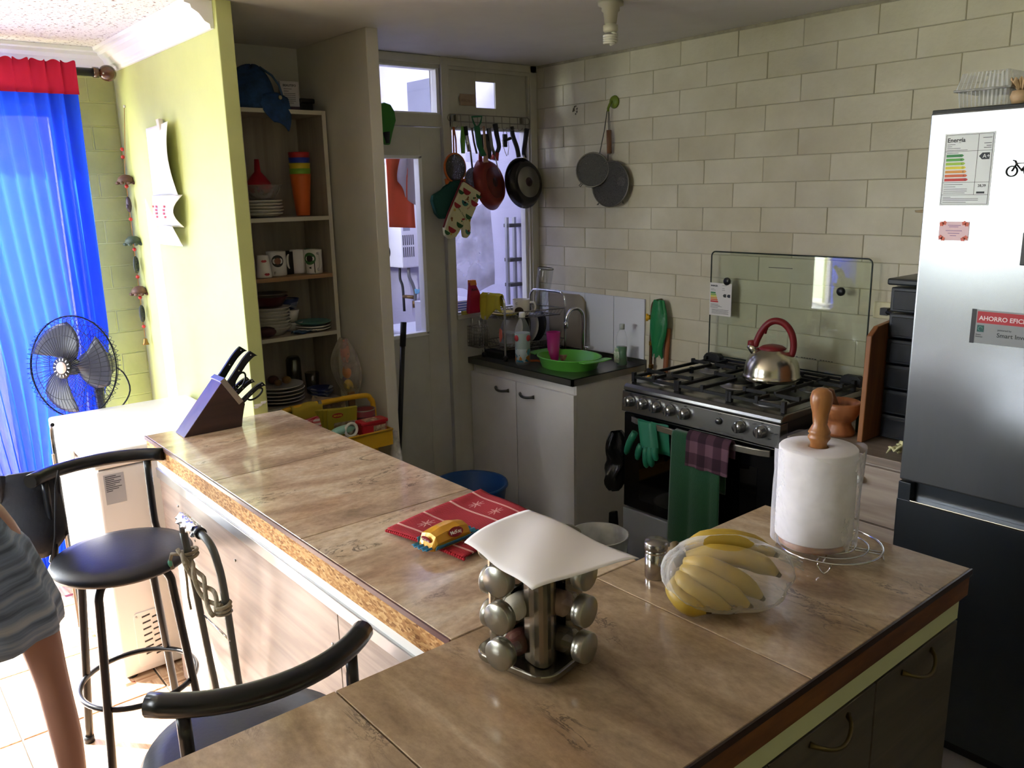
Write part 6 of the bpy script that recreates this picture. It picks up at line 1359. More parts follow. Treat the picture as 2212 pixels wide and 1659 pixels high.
# ================================================================== ON THE BAR
T0 = TZ+.0005
# ---- knife block
kb_ = thing('knife_block', 'slanted dark walnut knife block at the far end of the bar', 'knife block', (.725, -2.15, T0))
wal = wood('walnut', '#2c1c1a', '#4a302a', 'y', .8, .35)
KX0, KX1 = .680, .770
side = [(-2.256, T0), (-2.058, T0), (-2.054, .93), (-2.048, .955), (-2.040, .983), (-2.103, 1.083)]
build(B().prism(side, lambda p, q, d: (d, p, q), KX0, KX1), 'block', wal, kb_, bev=.0015)
# steel collar along the slot face
a_, b_ = Vector((0, -2.103, 1.083)), Vector((0, -2.040, .983)); dn = Vector((0, (b_-a_).z*-1, (b_-a_).y)).normalized(); dn = -dn if dn.z < 0 else dn
col_ = [a_-Vector((0, .0112, .0115))*1, b_*1, b_+dn*.002, a_+dn*.002]
c4 = [(-2.118, 1.066), (-2.055, .965)]
dirs = (a_-b_).normalized()
q1 = a_+dn*.001; q2 = b_+dn*.001+dirs*.0; q3 = b_-dn*.018+dirs*.0; q4 = a_-dn*.018
build(B().prism([(q.y, q.z) for q in (q1+dirs*.001, q2+dirs*.012, q3+dirs*.012, q4+dirs*.001)], lambda p, q, d: (d, p, q), KX0-.001, KX1+.001), 'collar', mat('collar_steel', '#b0aaa2', .28, .9), kb_, bev=.0008)
hb = mat('knife_handle', '#111215', .3)
def knife(name, label, t, x, L, bend=.006, w=.011):
    """handle leaving the slot face at parameter t (0 top .. 1 bottom), leaning along the block"""
    p0 = a_.lerp(b_, t)+Vector((x, 0, 0)); d = (Vector((0, .085, .080))).normalized()
    d = Vector((0, .62, .78)) if t < .35 else Vector((0, .80, .60)); d.normalize(); nn = Vector((0, -d.z, d.y))
    k = thing(name, label, 'knife', p0, 0, 'knives in the block')
    pts = [p0-d*.01, p0+d*.004, p0+d*L*.35, p0+d*L*.7-nn*bend*.2, p0+d*L*.92-nn*bend, p0+d*L-nn*bend*1.9]
    sp_ = smooth(pts, 4); b = B(); n = len(sp_); vs = []
    for i, q in enumerate(sp_):
        f = i/(n-1); ww = w*(1.0-.22*sin(pi*f*1.0)+.25*max(0, f-.85)/.15*.5); tt = .006
        for (s1, s2) in ((-1, -1), (1, -1), (1, 1), (-1, 1)): vs.append(q+Vector((s1*tt, 0, 0))+nn*s2*ww)
    b.add(vs, [(i*4+k2, i*4+(k2+1) % 4, (i+1)*4+(k2+1) % 4, (i+1)*4+k2) for i in range(n-1) for k2 in range(4)]+[(3, 2, 1, 0), (n*4-4, n*4-3, n*4-2, n*4-1)])
    build(b, 'handle', hb, k, bev=.003)
    for f in (.12, .48, .84):
        q = sp_[int(f*(n-1))]; build(B().lathe([(0, 0), (.0026, 0), (.0022, .0008), (0, .0008)], q+Vector((.0061, 0, 0)), 10, 0, along((1, 0, 0))), 'rivet', M['chrome'], k)
    build(B().prism([(-.0012, 0), (.0012, 0), (.0012, 1), (-.0012, 1)], lambda p, q, dd: p0-d*.012+Vector((p, 0, 0))+d*(.026*q)+nn*dd, .004, w), 'blade', M['steel'], k)
knife('knife', 'large black-handled knife at the top of the block, behind its twin', .14, .705, .130, .007, .0145)
knife('knife', 'large black-handled knife at the top of the block, in front of its twin', .33, .748, .138, .007, .0150)
knife('knife', 'small knife in the lower row, farthest back', .66, .706, .075, .005, .008)
knife('knife', 'small knife in the lower row, middle one behind the scissors', .74, .727, .080, .005, .008)
knife('knife', 'small black-handled knife at the lowest corner of the block', .93, .757, .095, .006, .009)
sc_ = thing('scissors', 'kitchen scissors with black loop handles in the block', 'scissors', (.74, -2.05, 1.02))
for (cx_, cy_, cz_, rx_, rz_, tl) in ((.742, -2.040, 1.058, .016, .032, 30), (.765, -2.000, 1.010, .014, .030, 62)):
    d = Vector((0, sin(radians(tl)), cos(radians(tl)))); e = Vector((0, cos(radians(tl)), -sin(radians(tl))))
    build(B().tube([Vector((cx_, cy_, cz_))+d*rz_*cos(t)+e*rx_*sin(t) for t in [i*2*pi/22 for i in range(22)]], .0036, 8, closed=True), 'loop', hb, sc_)
build(B().tube([(.742, -2.075, 1.025), (.744, -2.052, 1.034)], .005, 8).tube([(.752, -2.052, .99), (.765, -2.026, .998)], .005, 8), 'shank', hb, sc_)

# ---- red towel
TWm = bpy.data.materials.new('red_runner'); TWm.use_nodes = True
def runner():
    n = TWm.node_tree.nodes; L = TWm.node_tree.links; p = n['Principled BSDF']; uv = n.new('ShaderNodeUVMap'); sp = n.new('ShaderNodeSeparateXYZ'); L.new(uv.outputs[0], sp.inputs[0])
    mk = lambda op, a, b=None, c=None: _m(n, L, op, a, b, c)
    U, V = sp.outputs['X'], sp.outputs['Y']; tot = None
    def mx(a, b): return b if a is None else mk('MAXIMUM', a, b)
    for c0 in (.10, .36, .64, .90): tot = mx(tot, mk('LESS_THAN', mk('ABSOLUTE', mk('SUBTRACT', V, c0)), .011))
    # snowflakes: six arms with side twigs
    for (cu, cv, r) in ((.22, .235, .085), (.52, .235, .085), (.82, .235, .085), (.25, .77, .085), (.55, .77, .085), (.85, .77, .085)):
        du = mk('MULTIPLY', mk('SUBTRACT', U, cu), 1.25); dv = mk('SUBTRACT', V, cv); rad = mk('SQRT', mk('ADD', mk('MULTIPLY', du, du), mk('MULTIPLY', dv, dv)))
        ang = mk('ARCTAN2', dv, du); k = mk('ABSOLUTE', mk('SINE', mk('MULTIPLY', ang, 4))); w = mk('LESS_THAN', mk('MULTIPLY', k, rad), .016); ins_ = mk('LESS_THAN', rad, r)
        twig = mk('LESS_THAN', mk('ABSOLUTE', mk('SUBTRACT', mk('ADD', rad, mk('MULTIPLY', k, .03)), r*.74)), .006); tw2 = mk('MULTIPLY', twig, mk('LESS_THAN', k, .75))
        tot = mx(tot, mk('MULTIPLY', mk('MAXIMUM', w, tw2), ins_))
    m = n.new('ShaderNodeMix'); m.data_type = 'RGBA'; L.new(tot, m.inputs[0]); m.inputs[6].default_value = (*lin('#a8202c'), 1); m.inputs[7].default_value = (*lin('#e0a49c'), 1); L.new(m.outputs[2], p.inputs['Base Color']); p.inputs['Roughness'].default_value = .95
    wv = n.new('ShaderNodeTexWave'); wv.inputs['Scale'].default_value = 22; wv.bands_direction = 'Y'; L.new(uv.outputs[0], wv.inputs['Vector']); bn = n.new('ShaderNodeBump'); bn.inputs['Strength'].default_value = .8; bn.inputs['Distance'].default_value = .002; L.new(wv.outputs['Fac'], bn.inputs['Height']); L.new(bn.outputs[0], p.inputs['Normal'])
def _m(n, L, op, a, b=None, c=None):
    k = n.new('ShaderNodeMath'); k.operation = op
    for i, v in enumerate((a, b, c)):
        if v is None: continue
        if isinstance(v, (int, float)): k.inputs[i].default_value = v
        else: L.new(v, k.inputs[i])
    return k.outputs[0]
runner()
def cloth_quad(name, P00, P10, P11, P01, hfn, nu, nv, m_, parent=None, solid=.003):
    P00, P10, P11, P01 = map(Vector, (P00, P10, P11, P01))
    def f(u, v):
        p = (P00*(1-u)+P10*u)*(1-v)+(P01*(1-u)+P11*u)*v; return (p.x, p.y, p.z+hfn(u, v))
    o = build(B().grid(f, nu, nv), name, m_, parent, fix=False)
    me = o.data; uvl = me.uv_layers.new(name='UVMap'); k = nu
    for lp_ in me.loops: uvl.data[lp_.index].uv = ((lp_.vertex_index % nu)/(nu-1), (lp_.vertex_index//nu)/(nv-1))
    if solid:
        md = o.modifiers.new('t', 'SOLIDIFY'); md.thickness = solid; md.offset = 0
    return o
# v runs across the stripes, u along them
tw_ = thing('tea_towel', 'folded red tea towel with pale snowflakes and stripes lying on the bar', 'towel', (2.0, -2.0, T0))
z_ = T0+.004
cloth_quad('lower_fold', (1.920, -2.165, z_), (2.150, -2.128, z_), (2.095, -1.862, z_), (1.858, -1.860, z_), lambda u, v: .0008*sin(u*20), 24, 24, TWm, tw_)
cloth_quad('upper_fold', (1.917, -2.178, z_+.006), (2.162, -2.137, z_+.006), (2.100, -1.858, z_+.005), (1.853, -1.854, z_+.005), lambda u, v: .004*sin(pi*u)*(1-v)+.002*sin(u*7+v*4)+.003*max(0, .15-u)/.15, 30, 30, TWm, tw_)
b = B(); n_ = 38
for i in range(n_):
    t = i/(n_-1); p = Vector((1.917, -2.178, z_+.004)).lerp(Vector((2.162, -2.137, z_+.004)), t); b.ball(p+Vector((0, -.002, .004*sin(pi*t))), (.0042, .004, .004), 6)
fr_ = build(b, 'fringe', mat('red_cord', '#a8202c', .95), tw_); fr_['kind'] = 'stuff'
# ---- biscuit packet
cp_ = thing('snack_packet', 'golden yellow and blue snack packet lying on the red towel', 'packet', (2.068, -2.112, T0+.012))
Rc = RZ(95)   # local x runs along the packet
def pk(x, y, z): return Vector((2.064, -2.115, T0+.0125))+Rc @ Vector((x, y, z))
gold = mat('packet_gold', '#d49a2c', .28, .15, bump=.5, bscale=30)
b = B()
secs = [(-.062, .020, .004), (-.056, .026, .014), (-.048, .029, .032), (-.02, .030, .038), (.02, .031, .040), (.044, .029, .034), (.055, .022, .016), (.062, .018, .004)]
vs = []
for (x, w, h) in secs:
    for (yy, zz) in ((-w, 0), (-w*1.02, h*.45), (-w*.80, h*.9), (-w*.2, h*1.04), (w*.35, h), (w*.85, h*.85), (w, h*.4), (w*.95, 0)): vs.append(pk(x, yy, zz+.001*sin(x*200+yy*90)))
ns = len(secs); b.add(vs, [(i*8+k, i*8+(k+1) % 8, (i+1)*8+(k+1) % 8, (i+1)*8+k) for i in range(ns-1) for k in range(8)]+[tuple(range(7, -1, -1)), tuple(range((ns-1)*8, ns*8))])
build(b, 'wrapper', gold, cp_)
bl_ = mat('packet_blue', '#2f7ea6', .3)
for (x0_, x1_) in ((-.078, -.060), (.060, .078)):
    b = B(); b.grid(lambda u, v: pk(x0_+(x1_-x0_)*u, -.026+.052*v, .006+.003*sin(v*22)), 5, 14); build(b, 'end_seal', bl_, cp_, solid=.001)
b = B(); b.grid(lambda u, v: pk(-.055+.112*u, .0302+.004*v, .003+.012*v), 20, 4); b.grid(lambda u, v: pk(-.055+.112*u, -.0302-.005*v, .002+.010*v), 20, 4); build(b, 'blue_band', bl_, cp_, solid=.001)
emb = [(.020*cos(a), .011*sin(a)) for a in [i*2*pi/20 for i in range(20)]]
dr_ = mat('emblem_darkred', '#8f1d28', .4)
# emblem on the side that faces the room (+x): local -y side
Rs_ = Matrix((Rc @ Vector((1, 0, 0)), Rc @ Vector((0, .62, .78)).normalized(), Rc @ Vector((0, -.78, .62)).normalized())).transposed()
ec = pk(.004, -.0292, .0275); build(B().prism(emb, lambda p, q, d: ec+Rs_ @ Vector((p, q, d)), 0, .0018), 'emblem', dr_, cp_)
vert_text('lettering', 'McKay', .0115, ec+Rs_ @ Vector((-.0165, -.004, .0022)), Rs_, M['bright'], cp_, .0002)
Re_ = Matrix((Rc @ Vector((0, 1, 0))*-1, Rc @ Vector((-.35, 0, .94)).normalized(), Rc @ Vector((-.94, 0, -.35)).normalized())).transposed()
ee = pk(-.0555, .0, .020); build(B().prism([(p*.8, q*.8) for p, q in emb], lambda p, q, d: ee+Re_ @ Vector((p, q, d)), 0, .002), 'emblem', dr_, cp_)
vert_text('lettering', 'McKay', .009, ee+Re_ @ Vector((-.013, -.003, .0024)), Re_, M['bright'], cp_)

# ---- spice rack
SPC = Vector((2.537, -2.262, T0)); RS = RZ(12)
def sp(x, y, z): return SPC+RS @ Vector((x, y, z))
sr = thing('spice_rack', 'square steel revolving spice rack on the bar', 'spice rack', SPC, 0)
def rsq(h, r, n=6):
    return rounded(-h, h, -h, h, r, n)
skm = mat('rack_steel', '#8d877b', .25, .95, noise=.1, nscale=8)
sx_ = lambda p, q, d: sp(p, q, d)
build(B().prism(rsq(.080, .032), sx_, .006, .020), 'base', skm, sr, bev=.003)
build(B().prism(rsq(.050, .02), sx_, .0, .006), 'turntable', M['black'], sr)
build(B().prism(rsq(.062, .026), sx_, .208, .222), 'top', skm, sr, bev=.003)
build(B().prism(rsq(.034, .008), sx_, .020, .205), 'core', mat('rack_core', '#1a1917', .3, .6), sr)
for k in range(4):
    a = radians(45+90*k); c = (cos(a)*.073, sin(a)*.073); Rk = RZ(12+45+90*k); b = B()
    # curved corner plate
    b.grid(lambda u, v: SPC+Rk @ Vector((.078-.055*(2*u-1)**2*.6, .040*(2*u-1)*.62, .022+.182*v)), 9, 2, 0, False)
    build(b, 'corner_plate', skm, sr, solid=.003)
jar_glass = pane('spice_glass', (.86, .86, .82), .12)
lidm = mat('jar_lid', '#a5a397', .3, .85, noise=.08, nscale=20)
sides = [(-90, 'camera-left side'), (0, 'camera-right side'), (90, 'far side'), (180, 'window side')]
spc_c = {(-90, 0): '#5a2a22', (-90, 1): '#d5cfc4', (-90, 2): '#c9a79a', (0, 0): '#3f3a2e', (0, 1): '#a8897c', (0, 2): '#4d4a3a'}
rown = ['bottom', 'middle', 'top']
sidn = {-90: 'on the side of the rack facing the bar stools', 0: 'on the side of the rack facing the fridge side', 90: 'on the side of the rack facing the stove', 180: 'on the side of the rack facing the knife block'}
first = None
for (ang_, _) in sides:
    for row in range(3):
        z = .048+.064*row
        if first is None:
            first = thing('spice_jar', '', 'jar', (0, 0, 0)); RJ = RX(0)
            Rj = along((1, 0, 0))
            build(B().lathe([(0, .024), (.019, .024), (.0235, .030), (.0235, .072), (.019, .080), (.019, .086)], (0, 0, 0), 24, 0, Rj), 'glass', jar_glass, first)
            build(B().lathe([(0, .086), (.0245, .086), (.0262, .088), (.0248, .090), (.0262, .092), (.0262, .104), (.0245, .1062), (0, .1062)], (0, 0, 0), 28, 0, Rj), 'lid', lidm, first)
            o = first; o['label'] = ''; 
            sb_ = build(B().lathe([(0, .027), (.021, .031), (.021, .060), (.0, .062)], (0, 0, 0), 18, 0, Rj), 'spice', mat('spice_base', '#a8897c', .9), first)
        else:
            o = dup(first, (0, 0, 0))
        for ch_ in o.children:
            if ch_.name.startswith('spice'):
                c_ = spc_c.get((ang_, row), '#8a7a5a'); ch_.data = ch_.data.copy(); ch_.data.materials[0] = mat('spice'+c_, c_, .9)
        o.location = sp(0, 0, z); o.rotation_euler = (0, 0, radians(12+ang_))
        o['label'] = f'{rown[row]} spice jar {sidn[ang_]}'; o['group'] = 'spice jars lying in the rack'
# paper on top
pp = cloth_quad('paper_sheet', (2.490, -2.372, 1.134), (2.688, -2.400, 1.134), (2.722, -2.215, 1.134), (2.450, -2.200, 1.134), lambda u, v: .009*sin(pi*u)*sin(pi*v)-.006*(abs(2*v-1)**4)+.0025*sin(u*9+v*5), 26, 22, mat('paper', '#eeeae8', .8, bump=.15, bscale=12), None, .0006)
tag(pp, 'white sheet of paper lying across the top of the spice rack', 'paper')
# ---- steel shaker
sk_ = thing('shaker', 'small steel shaker standing left of the bananas', 'shaker', (2.478, -1.888, T0))
chs = mat('shaker_steel', '#b5b2ab', .16, 1)
build(B().lathe([(0, 0), (.0215, 0), (.0225, .002), (.0225, .052), (.021, .054), (.0225, .056), (.0225, .058), (.021, .060), (.021, .061)], (2.478, -1.888, T0), 32), 'body', chs, sk_)
build(B().lathe([(.0235, .061), (.0240, .063), (.0240, .074), (.0215, .079), (0, .080)], (2.478, -1.888, T0), 32), 'lid', mat('shaker_lid', '#8f8a82', .25, .95), sk_)
# ---- bananas in a bag
bn_ = thing('banana_bunch', 'bunch of yellow bananas inside a thin clear bag on the bar', 'bananas', (2.60, -1.85, T0))
ban = mat('banana_skin', '#c9a63a', .45, noise=.35, nscale=9, col2='#a88f3e')
bt_ = mat('banana_tip', '#5a4a2a', .7)
CB = Vector((2.617, -1.868, T0)); cr_, cn2 = Vector((.64, .77, 0)), Vector((.77, -.64, 0))
def q_(a, b, z): return cr_*a+cn2*b+Vector((0, 0, z))
spec = [((-.060, -.030, .090), (.020, -.030, .108), (.108, -.012, .082)), ((-.060, -.012, .082), (.030, .008, .088), (.104, .018, .056)),
 ((-.066, .000, .076), (.000, .040, .070), (.066, .050, .025)), ((-.072, .008, .066), (-.025, .055, .056), (.036, .076, .022)),
 ((-.078, .010, .056), (-.056, .060, .042), (.000, .090, .021)), ((-.080, .004, .044), (-.084, .055, .028), (-.042, .088, .020)),
 ((-.030, -.050, .060), (.040, -.052, .066), (.094, -.036, .040))]
spec = [tuple(q_(*k) for k in r) for r in spec]
for i, (s0, s1_, s2_) in enumerate(spec):
    p0, p1, p2 = CB+Vector(s0), CB+Vector(s1_), CB+Vector(s2_); ctrl = p1*2-(p0+p2)/2; N = 14
    pts = [p0*(1-t)**2+ctrl*2*t*(1-t)+p2*t*t for t in [k/(N-1) for k in range(N)]]
    rs = [.0200*min(1, .42+2.6*(k/(N-1)))*min(1, .35+3.4*(1-k/(N-1))) for k in range(N)]
    o = build(B().tube(pts, rs, 7), 'banana', ban, bn_); 
    build(B().tube([pts[-1], pts[-1]+(pts[-1]-pts[-2]).normalized()*.009], [.007, .0045], 7), 'tip', bt_, o)
build(B().tube([CB+q_(-.066, -.008, .066), CB+q_(-.078, -.020, .088), CB+q_(-.080, -.034, .098)], [.016, .012, .009], 8), 'stalk', bt_, bn_)
def bagfn(u, v):
    a = 2*pi*u; k = sin(pi*(.02+.96*v))**.36
    w = 1+.035*sin(5*a+4*v)+.02*sin(11*a+9*v)
    p = CB+q_(.124*cos(a)*k*w+.008, .100*sin(a)*k*w+.026, .002+.122*(1-v)+.005*sin(4*a+9*v)*(1-v)*v*2); return (p.x, p.y, p.z)
bgb = tag(build(B().grid(bagfn, 44, 16, 0, True, True), 'produce_bag', film('produce_film', '#e9e8e2', .16, .15, 1.0, 13)), 'thin clear plastic bag wrapped round the bananas', 'plastic bag')
b = B(); b.grid(lambda u, v: tuple(CB+q_(.112+.050*u, -.03+.04*v, .084-.025*u+.008*sin(v*14))), 8, 10)
tail = build(b, 'knot_tail', film('produce_film'  , '#e3e1da'), bgb, solid=0)
# ---- paper towel roll on its stand and a wire trivet
tv = thing('trivet', 'round chrome wire trivet on the bar under the paper towel stand', 'trivet', (2.655, -1.535, T0))
b = B(); tc_ = Vector((2.655, -1.535, T0+.024))
for r in (.106, .078, .052, .026): b.tube([tc_+Vector((r*cos(a), r*sin(a), 0)) for a in [i*2*pi/40 for i in range(40)]], .0026 if r > .1 else .002, 6, closed=True)
for a in (20, 110): 
    for o_ in (-.006, .006):
        d = Vector((cos(radians(a)), sin(radians(a)), 0)); e = Vector((-d.y, d.x, 0)); b.tube([tc_-d*.104+e*o_-Vector((0, 0, .002)), tc_+d*.104+e*o_-Vector((0, 0, .002))], .002, 6)
build(b, 'rings', M['chrome'], tv)
for a in (-65, 25, 115, 205):
    d = Vector((cos(radians(a)), sin(radians(a)), 0)); e = Vector((-d.y, d.x, 0)); p = tc_+d*.104
    build(B().tube(smooth([p+e*.010, p+e*.012-Vector((0, 0, .010)), p+d*.004-Vector((0, 0, .0215)), p-e*.012-Vector((0, 0, .010)), p-e*.010]), .0022, 6), 'foot', M['chrome'], tv)
PT = Vector((2.632, -1.562, T0+.027))
hs_ = thing('paper_towel_stand', 'turned wooden paper towel stand with a rounded knob', 'paper towel stand', PT)
tur = wood('turned_wood', '#8a5630', '#b9824a', 'z', .9, .35)
build(B().lathe([(0, 0), (.066, 0), (.070, .004), (.070, .012), (.062, .018), (.0, .018)], PT, 40), 'base', tur, hs_)
build(B().lathe([(.0165, .018), (.0165, .222), (.0185, .226), (.0225, .232), (.0225, .236), (.019, .240), (.0225, .244), (.0195, .250), (.014, .262), (.0165, .285), (.0215, .305), (.0225, .318), (.019, .330), (.010, .337), (0, .338)], PT, 32), 'spindle', tur, hs_) 
pr_ = thing('paper_towel_roll', 'thick white paper towel roll on the wooden stand', 'paper towel', PT+Vector((0, 0, .019)))
build(B().lathe([(.020, 0), (.076, 0), (.0785, .003), (.0785, .192), (.076, .195), (.022, .195), (.020, .193), (.020, 0)], PT+Vector((0, 0, .019)), 48), 'roll', mat('towel_paper', '#e9e5e6', .9, bump=.25, bscale=60), pr_)
build(B().lathe([(.0172, .001), (.0196, .001), (.0196, .1945), (.0172, .1945)], PT+Vector((0, 0, .019)), 24), 'tube', mat('cardboard', '#8f6a4a', .9), pr_)
rbag = B().grid(lambda u, v: (PT.x+(.0815+.007*abs(sin(9*pi*u+3*v))+.012*max(0, sin(2*pi*u+2.2))*v)*cos(2*pi*u), PT.y+(.0815+.006*abs(sin(7*pi*u+2*v))+.012*max(0, sin(2*pi*u+2.2))*v)*sin(2*pi*u), PT.z+.010+.205*v+.010*sin(6*pi*u)*v), 56, 12, 0, True, True)
tag(build(rbag, 'wrapper', film('wrap_film', '#eceaf0', .16, .12, 1.0, 12)), 'clear plastic wrapper around the paper towel roll', 'plastic bag')

# ================================================================== STOOLS
seatm = mat('seat_vinyl', '#20222a', .42, bump=.08, bscale=120)
def stool(label):
    t = thing('bar_stool', label, 'stool', (0, 0, 0), 0, 'black bar stools')
    build(B().lathe([(0, .620), (.165, .620), (.192, .628), (.198, .640), (.190, .652), (.15, .661), (.08, .665), (0, .666)], (0, 0, 0), 48), 'seat', seatm, t)
    build(B().lathe([(0, .600), (.11, .600), (.11, .620), (0, .620)], (0, 0, 0), 32), 'seat_plate', M['leg'], t)
    for k in range(4):
        a = radians(45+90*k); d = Vector((cos(a), sin(a), 0))
        p = [d*.08+Vector((0, 0, .606)), d*.118+Vector((0, 0, .600)), d*.140+Vector((0, 0, .575)), d*.146+Vector((0, 0, .52)), d*.172+Vector((0, 0, .25)), d*.195+Vector((0, 0, .012))]
        lg_ = build(B().tube(smooth(p), .0125, 10), 'leg', M['leg'], t)
        build(B().lathe([(0, 0), (.016, 0), (.015, .022), (0, .022)], d*.196, 12), 'foot_cap', M['blackmatte'], lg_)
    build(B().tube([Vector((.166*cos(a), .166*sin(a), .235)) for a in [i*2*pi/48 for i in range(48)]], .0085, 10, closed=True), 'foot_ring', M['leg'], t)
    # back rest: a thick curved tube on two uprights, on the local +x side
    R0 = .262; cx0 = .215-R0+.0
    arc = [Vector((cx0+R0*cos(a), R0*sin(a), .885)) for a in [radians(-46+92*i/16) for i in range(17)]]
    build(B().tube(arc, .0205, 14), 'backrest', mat('back_rubber', '#0f1012', .28), t)
    for s in (-1, 1):
        a = radians(34*s); q = Vector((cx0+R0*cos(a), R0*sin(a), 0))
        build(B().tube(smooth([Vector((.135*cos(radians(44*s)), .135*sin(radians(44*s)), .607)), Vector((q.x*.95, q.y*1.05, .612)), Vector((q.x, q.y, .66)), Vector((q.x, q.y, .87))]), .0115, 10), 'upright', M['leg'], t)
    return t
st1 = stool('farther black bar stool, beside the white freezer, a dark bag over its backrest')
place(st1, (.972, -2.535, 0), radians(180))
st2 = dup(st1, (2.085, -2.605, 0), radians(-4), 'black bar stool tucked in at the corner of the two bar arms')
jb = thing('black_bag', 'black bag slung over the backrest of the farther stool', 'bag', (.78, -2.72, .70))
bjm = mat('bag_fabric', '#14161d', .6, bump=.3)
b = B().grid(lambda u, v: (.785+.035*sin(pi*u)*(1 if v < .5 else -1)*min(1, abs(v-.5)*8)-.03*u+.012*sin(v*14), -2.640-.155*u, .905-abs(v-.5)*(.44+.10*sin(pi*u))), 16, 26)
build(b, 'body', bjm, jb, solid=.008)
build(B().tube([(.83, -2.645, .90), (.84, -2.66, .86), (.83, -2.68, .70), (.835, -2.70, .62)], .004, 6), 'strap', bjm, jb)

# ---- folding cart leaning on the panel
ct_ = thing('folding_cart', 'grey tube luggage cart with a foil-wrapped grip leaning on the bar panel', 'cart', (1.3, -2.40, 0))
tg = mat('grey_tube', '#4d5250', .4, .3)
# two side tubes and the bent handle that joins them
A = [Vector(q) for q in ((1.215, -2.425, .762), (1.222, -2.415, .62), (1.205, -2.395, .40), (1.178, -2.372, .20), (1.16, -2.36, .03))]
Bt = [Vector(q) for q in ((1.215, -2.425, .762), (1.235, -2.428, .800), (1.300, -2.428, .806), (1.380, -2.427, .806), (1.430, -2.424, .790), (1.448, -2.418, .745), (1.445, -2.408, .66), (1.405, -2.385, .42), (1.365, -2.362, .20), (1.34, -2.35, .03))]
build(B().tube(smooth(A), .0105, 10), 'side_tube', tg, ct_)
build(B().tube(smooth(Bt), .0105, 10), 'side_tube', tg, ct_)
build(B().tube([(1.235, -2.402, .505), (1.428, -2.400, .505)], .003, 6), 'crossbar', M['chrome'], ct_)
build(B().tube([(1.16, -2.36, .03), (1.34, -2.35, .03)], .010, 8), 'axle', tg, ct_)
for x in (1.13, 1.37): build(B().lathe([(0, 0), (.03, 0), (.03, .016), (0, .016)], (x, -2.363, .031), 20, 0, along((1, 0, 0))), 'wheel', M['blackmatte'], ct_)
foil = mat('foil', '#d5d5d3', .25, .95, bump=1.0, bscale=90)
build(B().grid(lambda u, v: (1.222+.125*v, -2.428+(.0175+.004*sin(11*pi*u+20*v))*cos(2*pi*u), .8035+(.0175+.004*sin(9*pi*u+17*v))*sin(2*pi*u)), 22, 24, 0, True, True), 'grip', foil, ct_)
build(B().tube([(1.346, -2.428, .806), (1.374, -2.427, .806)], .0155, 14), 'collar', M['black'], ct_)
rp_ = thing('rope', 'grey-beige rope knotted between the tubes of the luggage cart', 'rope', (1.3, -2.43, .66))
rpm = mat('rope_fibre', '#8c8470', .95, bump=1, bscale=120)
b = B()
for k in range(3):
    pts = [Vector((1.205+.245*t, -2.432-.014*sin(pi*t*2+k*2.1), .700-.085*t+.012*sin(pi*t*3+k*2)) ) for t in [i/16 for i in range(17)]]; b.tube(pts, .0062, 7)
for zc_, xx_ in ((.70, 1.217), (.688, 1.219), (.622, 1.443), (.609, 1.441)): b.tube([Vector((xx_+.017*cos(a), -2.414+.019*sin(a), zc_+.004*sin(a))) for a in [i*2*pi/16 for i in range(16)]], .0055, 7, closed=True)
b.tube([(1.205, -2.44, .695), (1.165, -2.45, .685), (1.150, -2.452, .66), (1.158, -2.45, .635)], .0052, 7); b.tube([(1.24, -2.44, .69), (1.262, -2.445, .64), (1.258, -2.445, .585), (1.268, -2.445, .55)], .0035, 6)
build(b, 'cord', rpm, rp_)
lab(build(B().ball((1.150, -2.453, .652), (.012, .006, .012), 10).tube([(1.150, -2.453, .652), (1.135, -2.456, .642)], [.006, .001], 6), 'frayed_end', mat('teal_fray', '#5fa58a', .9), rp_), 'frayed end with teal threads')
build(B().tube([Vector((1.441+.02*cos(a), -2.414+.022*sin(a), .600)) for a in [i*2*pi/18 for i in range(18)]], .003, 6, closed=True), 'clip', M['wire'], rp_)

# ================================================================== FREEZER
fz = thing('chest_freezer', 'white chest freezer behind the end of the bar', 'freezer', (.23, -2.22, 0))
fw_ = mat('freezer_white', '#e9e7e4', .3)
build(B().box(-.10, .558, -2.490, -1.965, .012, .785), 'body', fw_, fz, bev=.008, seg=3)
build(B().box(-.104, .566, -2.497, -1.955, .792, .852), 'lid', fw_, fz, bev=.012, seg=3)
build(B().box(-.09, .55, -2.48, -1.97, .785, .792), 'seal', mat('seal_grey', '#8f8d89', .6), fz)
build(B().box(.16, .30, -2.512, -2.495, .770, .812), 'handle', mat('handle_grey', '#b9b5b0', .4), fz, bev=.006)
lb = lab(build(B().box(.558, .5588, -2.470, -2.405, .665, .770), 'rating_plate', mat('plate_silver', '#b9bcc2', .35, .3), fz), 'silver rating plate')
b = B()
for i in range(9): b.box(.5588, .5593, -2.465, -2.465+[.035, .05, .028, .05, .045, .03, .05, .04, .02][i], .762-.0065*i, .7635-.0065*i+.001)
build(b, 'print', ink, lb)
b = B(); b.prism(rounded(-2.436, -2.345, .035, .245, .012), lambda p, q, d: (.558+d, p, q), 0, .003)
vp_ = build(b, 'vent_panel', fw_, fz, bev=.001)
b = B()
for i in range(7):
    for j in range(2):
        y = -2.395+.034*j; z = .222-.024*i-.010*j
        b.prism([(y-.014+.014*k_*2, z+.0) for k_ in (0,)]+[(y+.014, z+.004), (y+.014, z+.010), (y-.014, z+.006)], lambda p, q, d: (.5605+d, p, q), 0, .0012)
build(b, 'slots', M['black'], vp_)
build(B().lathe([(0, 0), (.004, 0), (.003, .002), (0, .002)], (.561, -2.427, .232), 10, 0, along((1, 0, 0))), 'screw', alu, vp_)
for x in (-.07, .53):
    for y in (-2.46, -2.0): build(B().lathe([(0, 0), (.02, 0), (.02, .012), (0, .012)], (x, y, .0005), 14), 'foot', M['blackmatte'], fz)
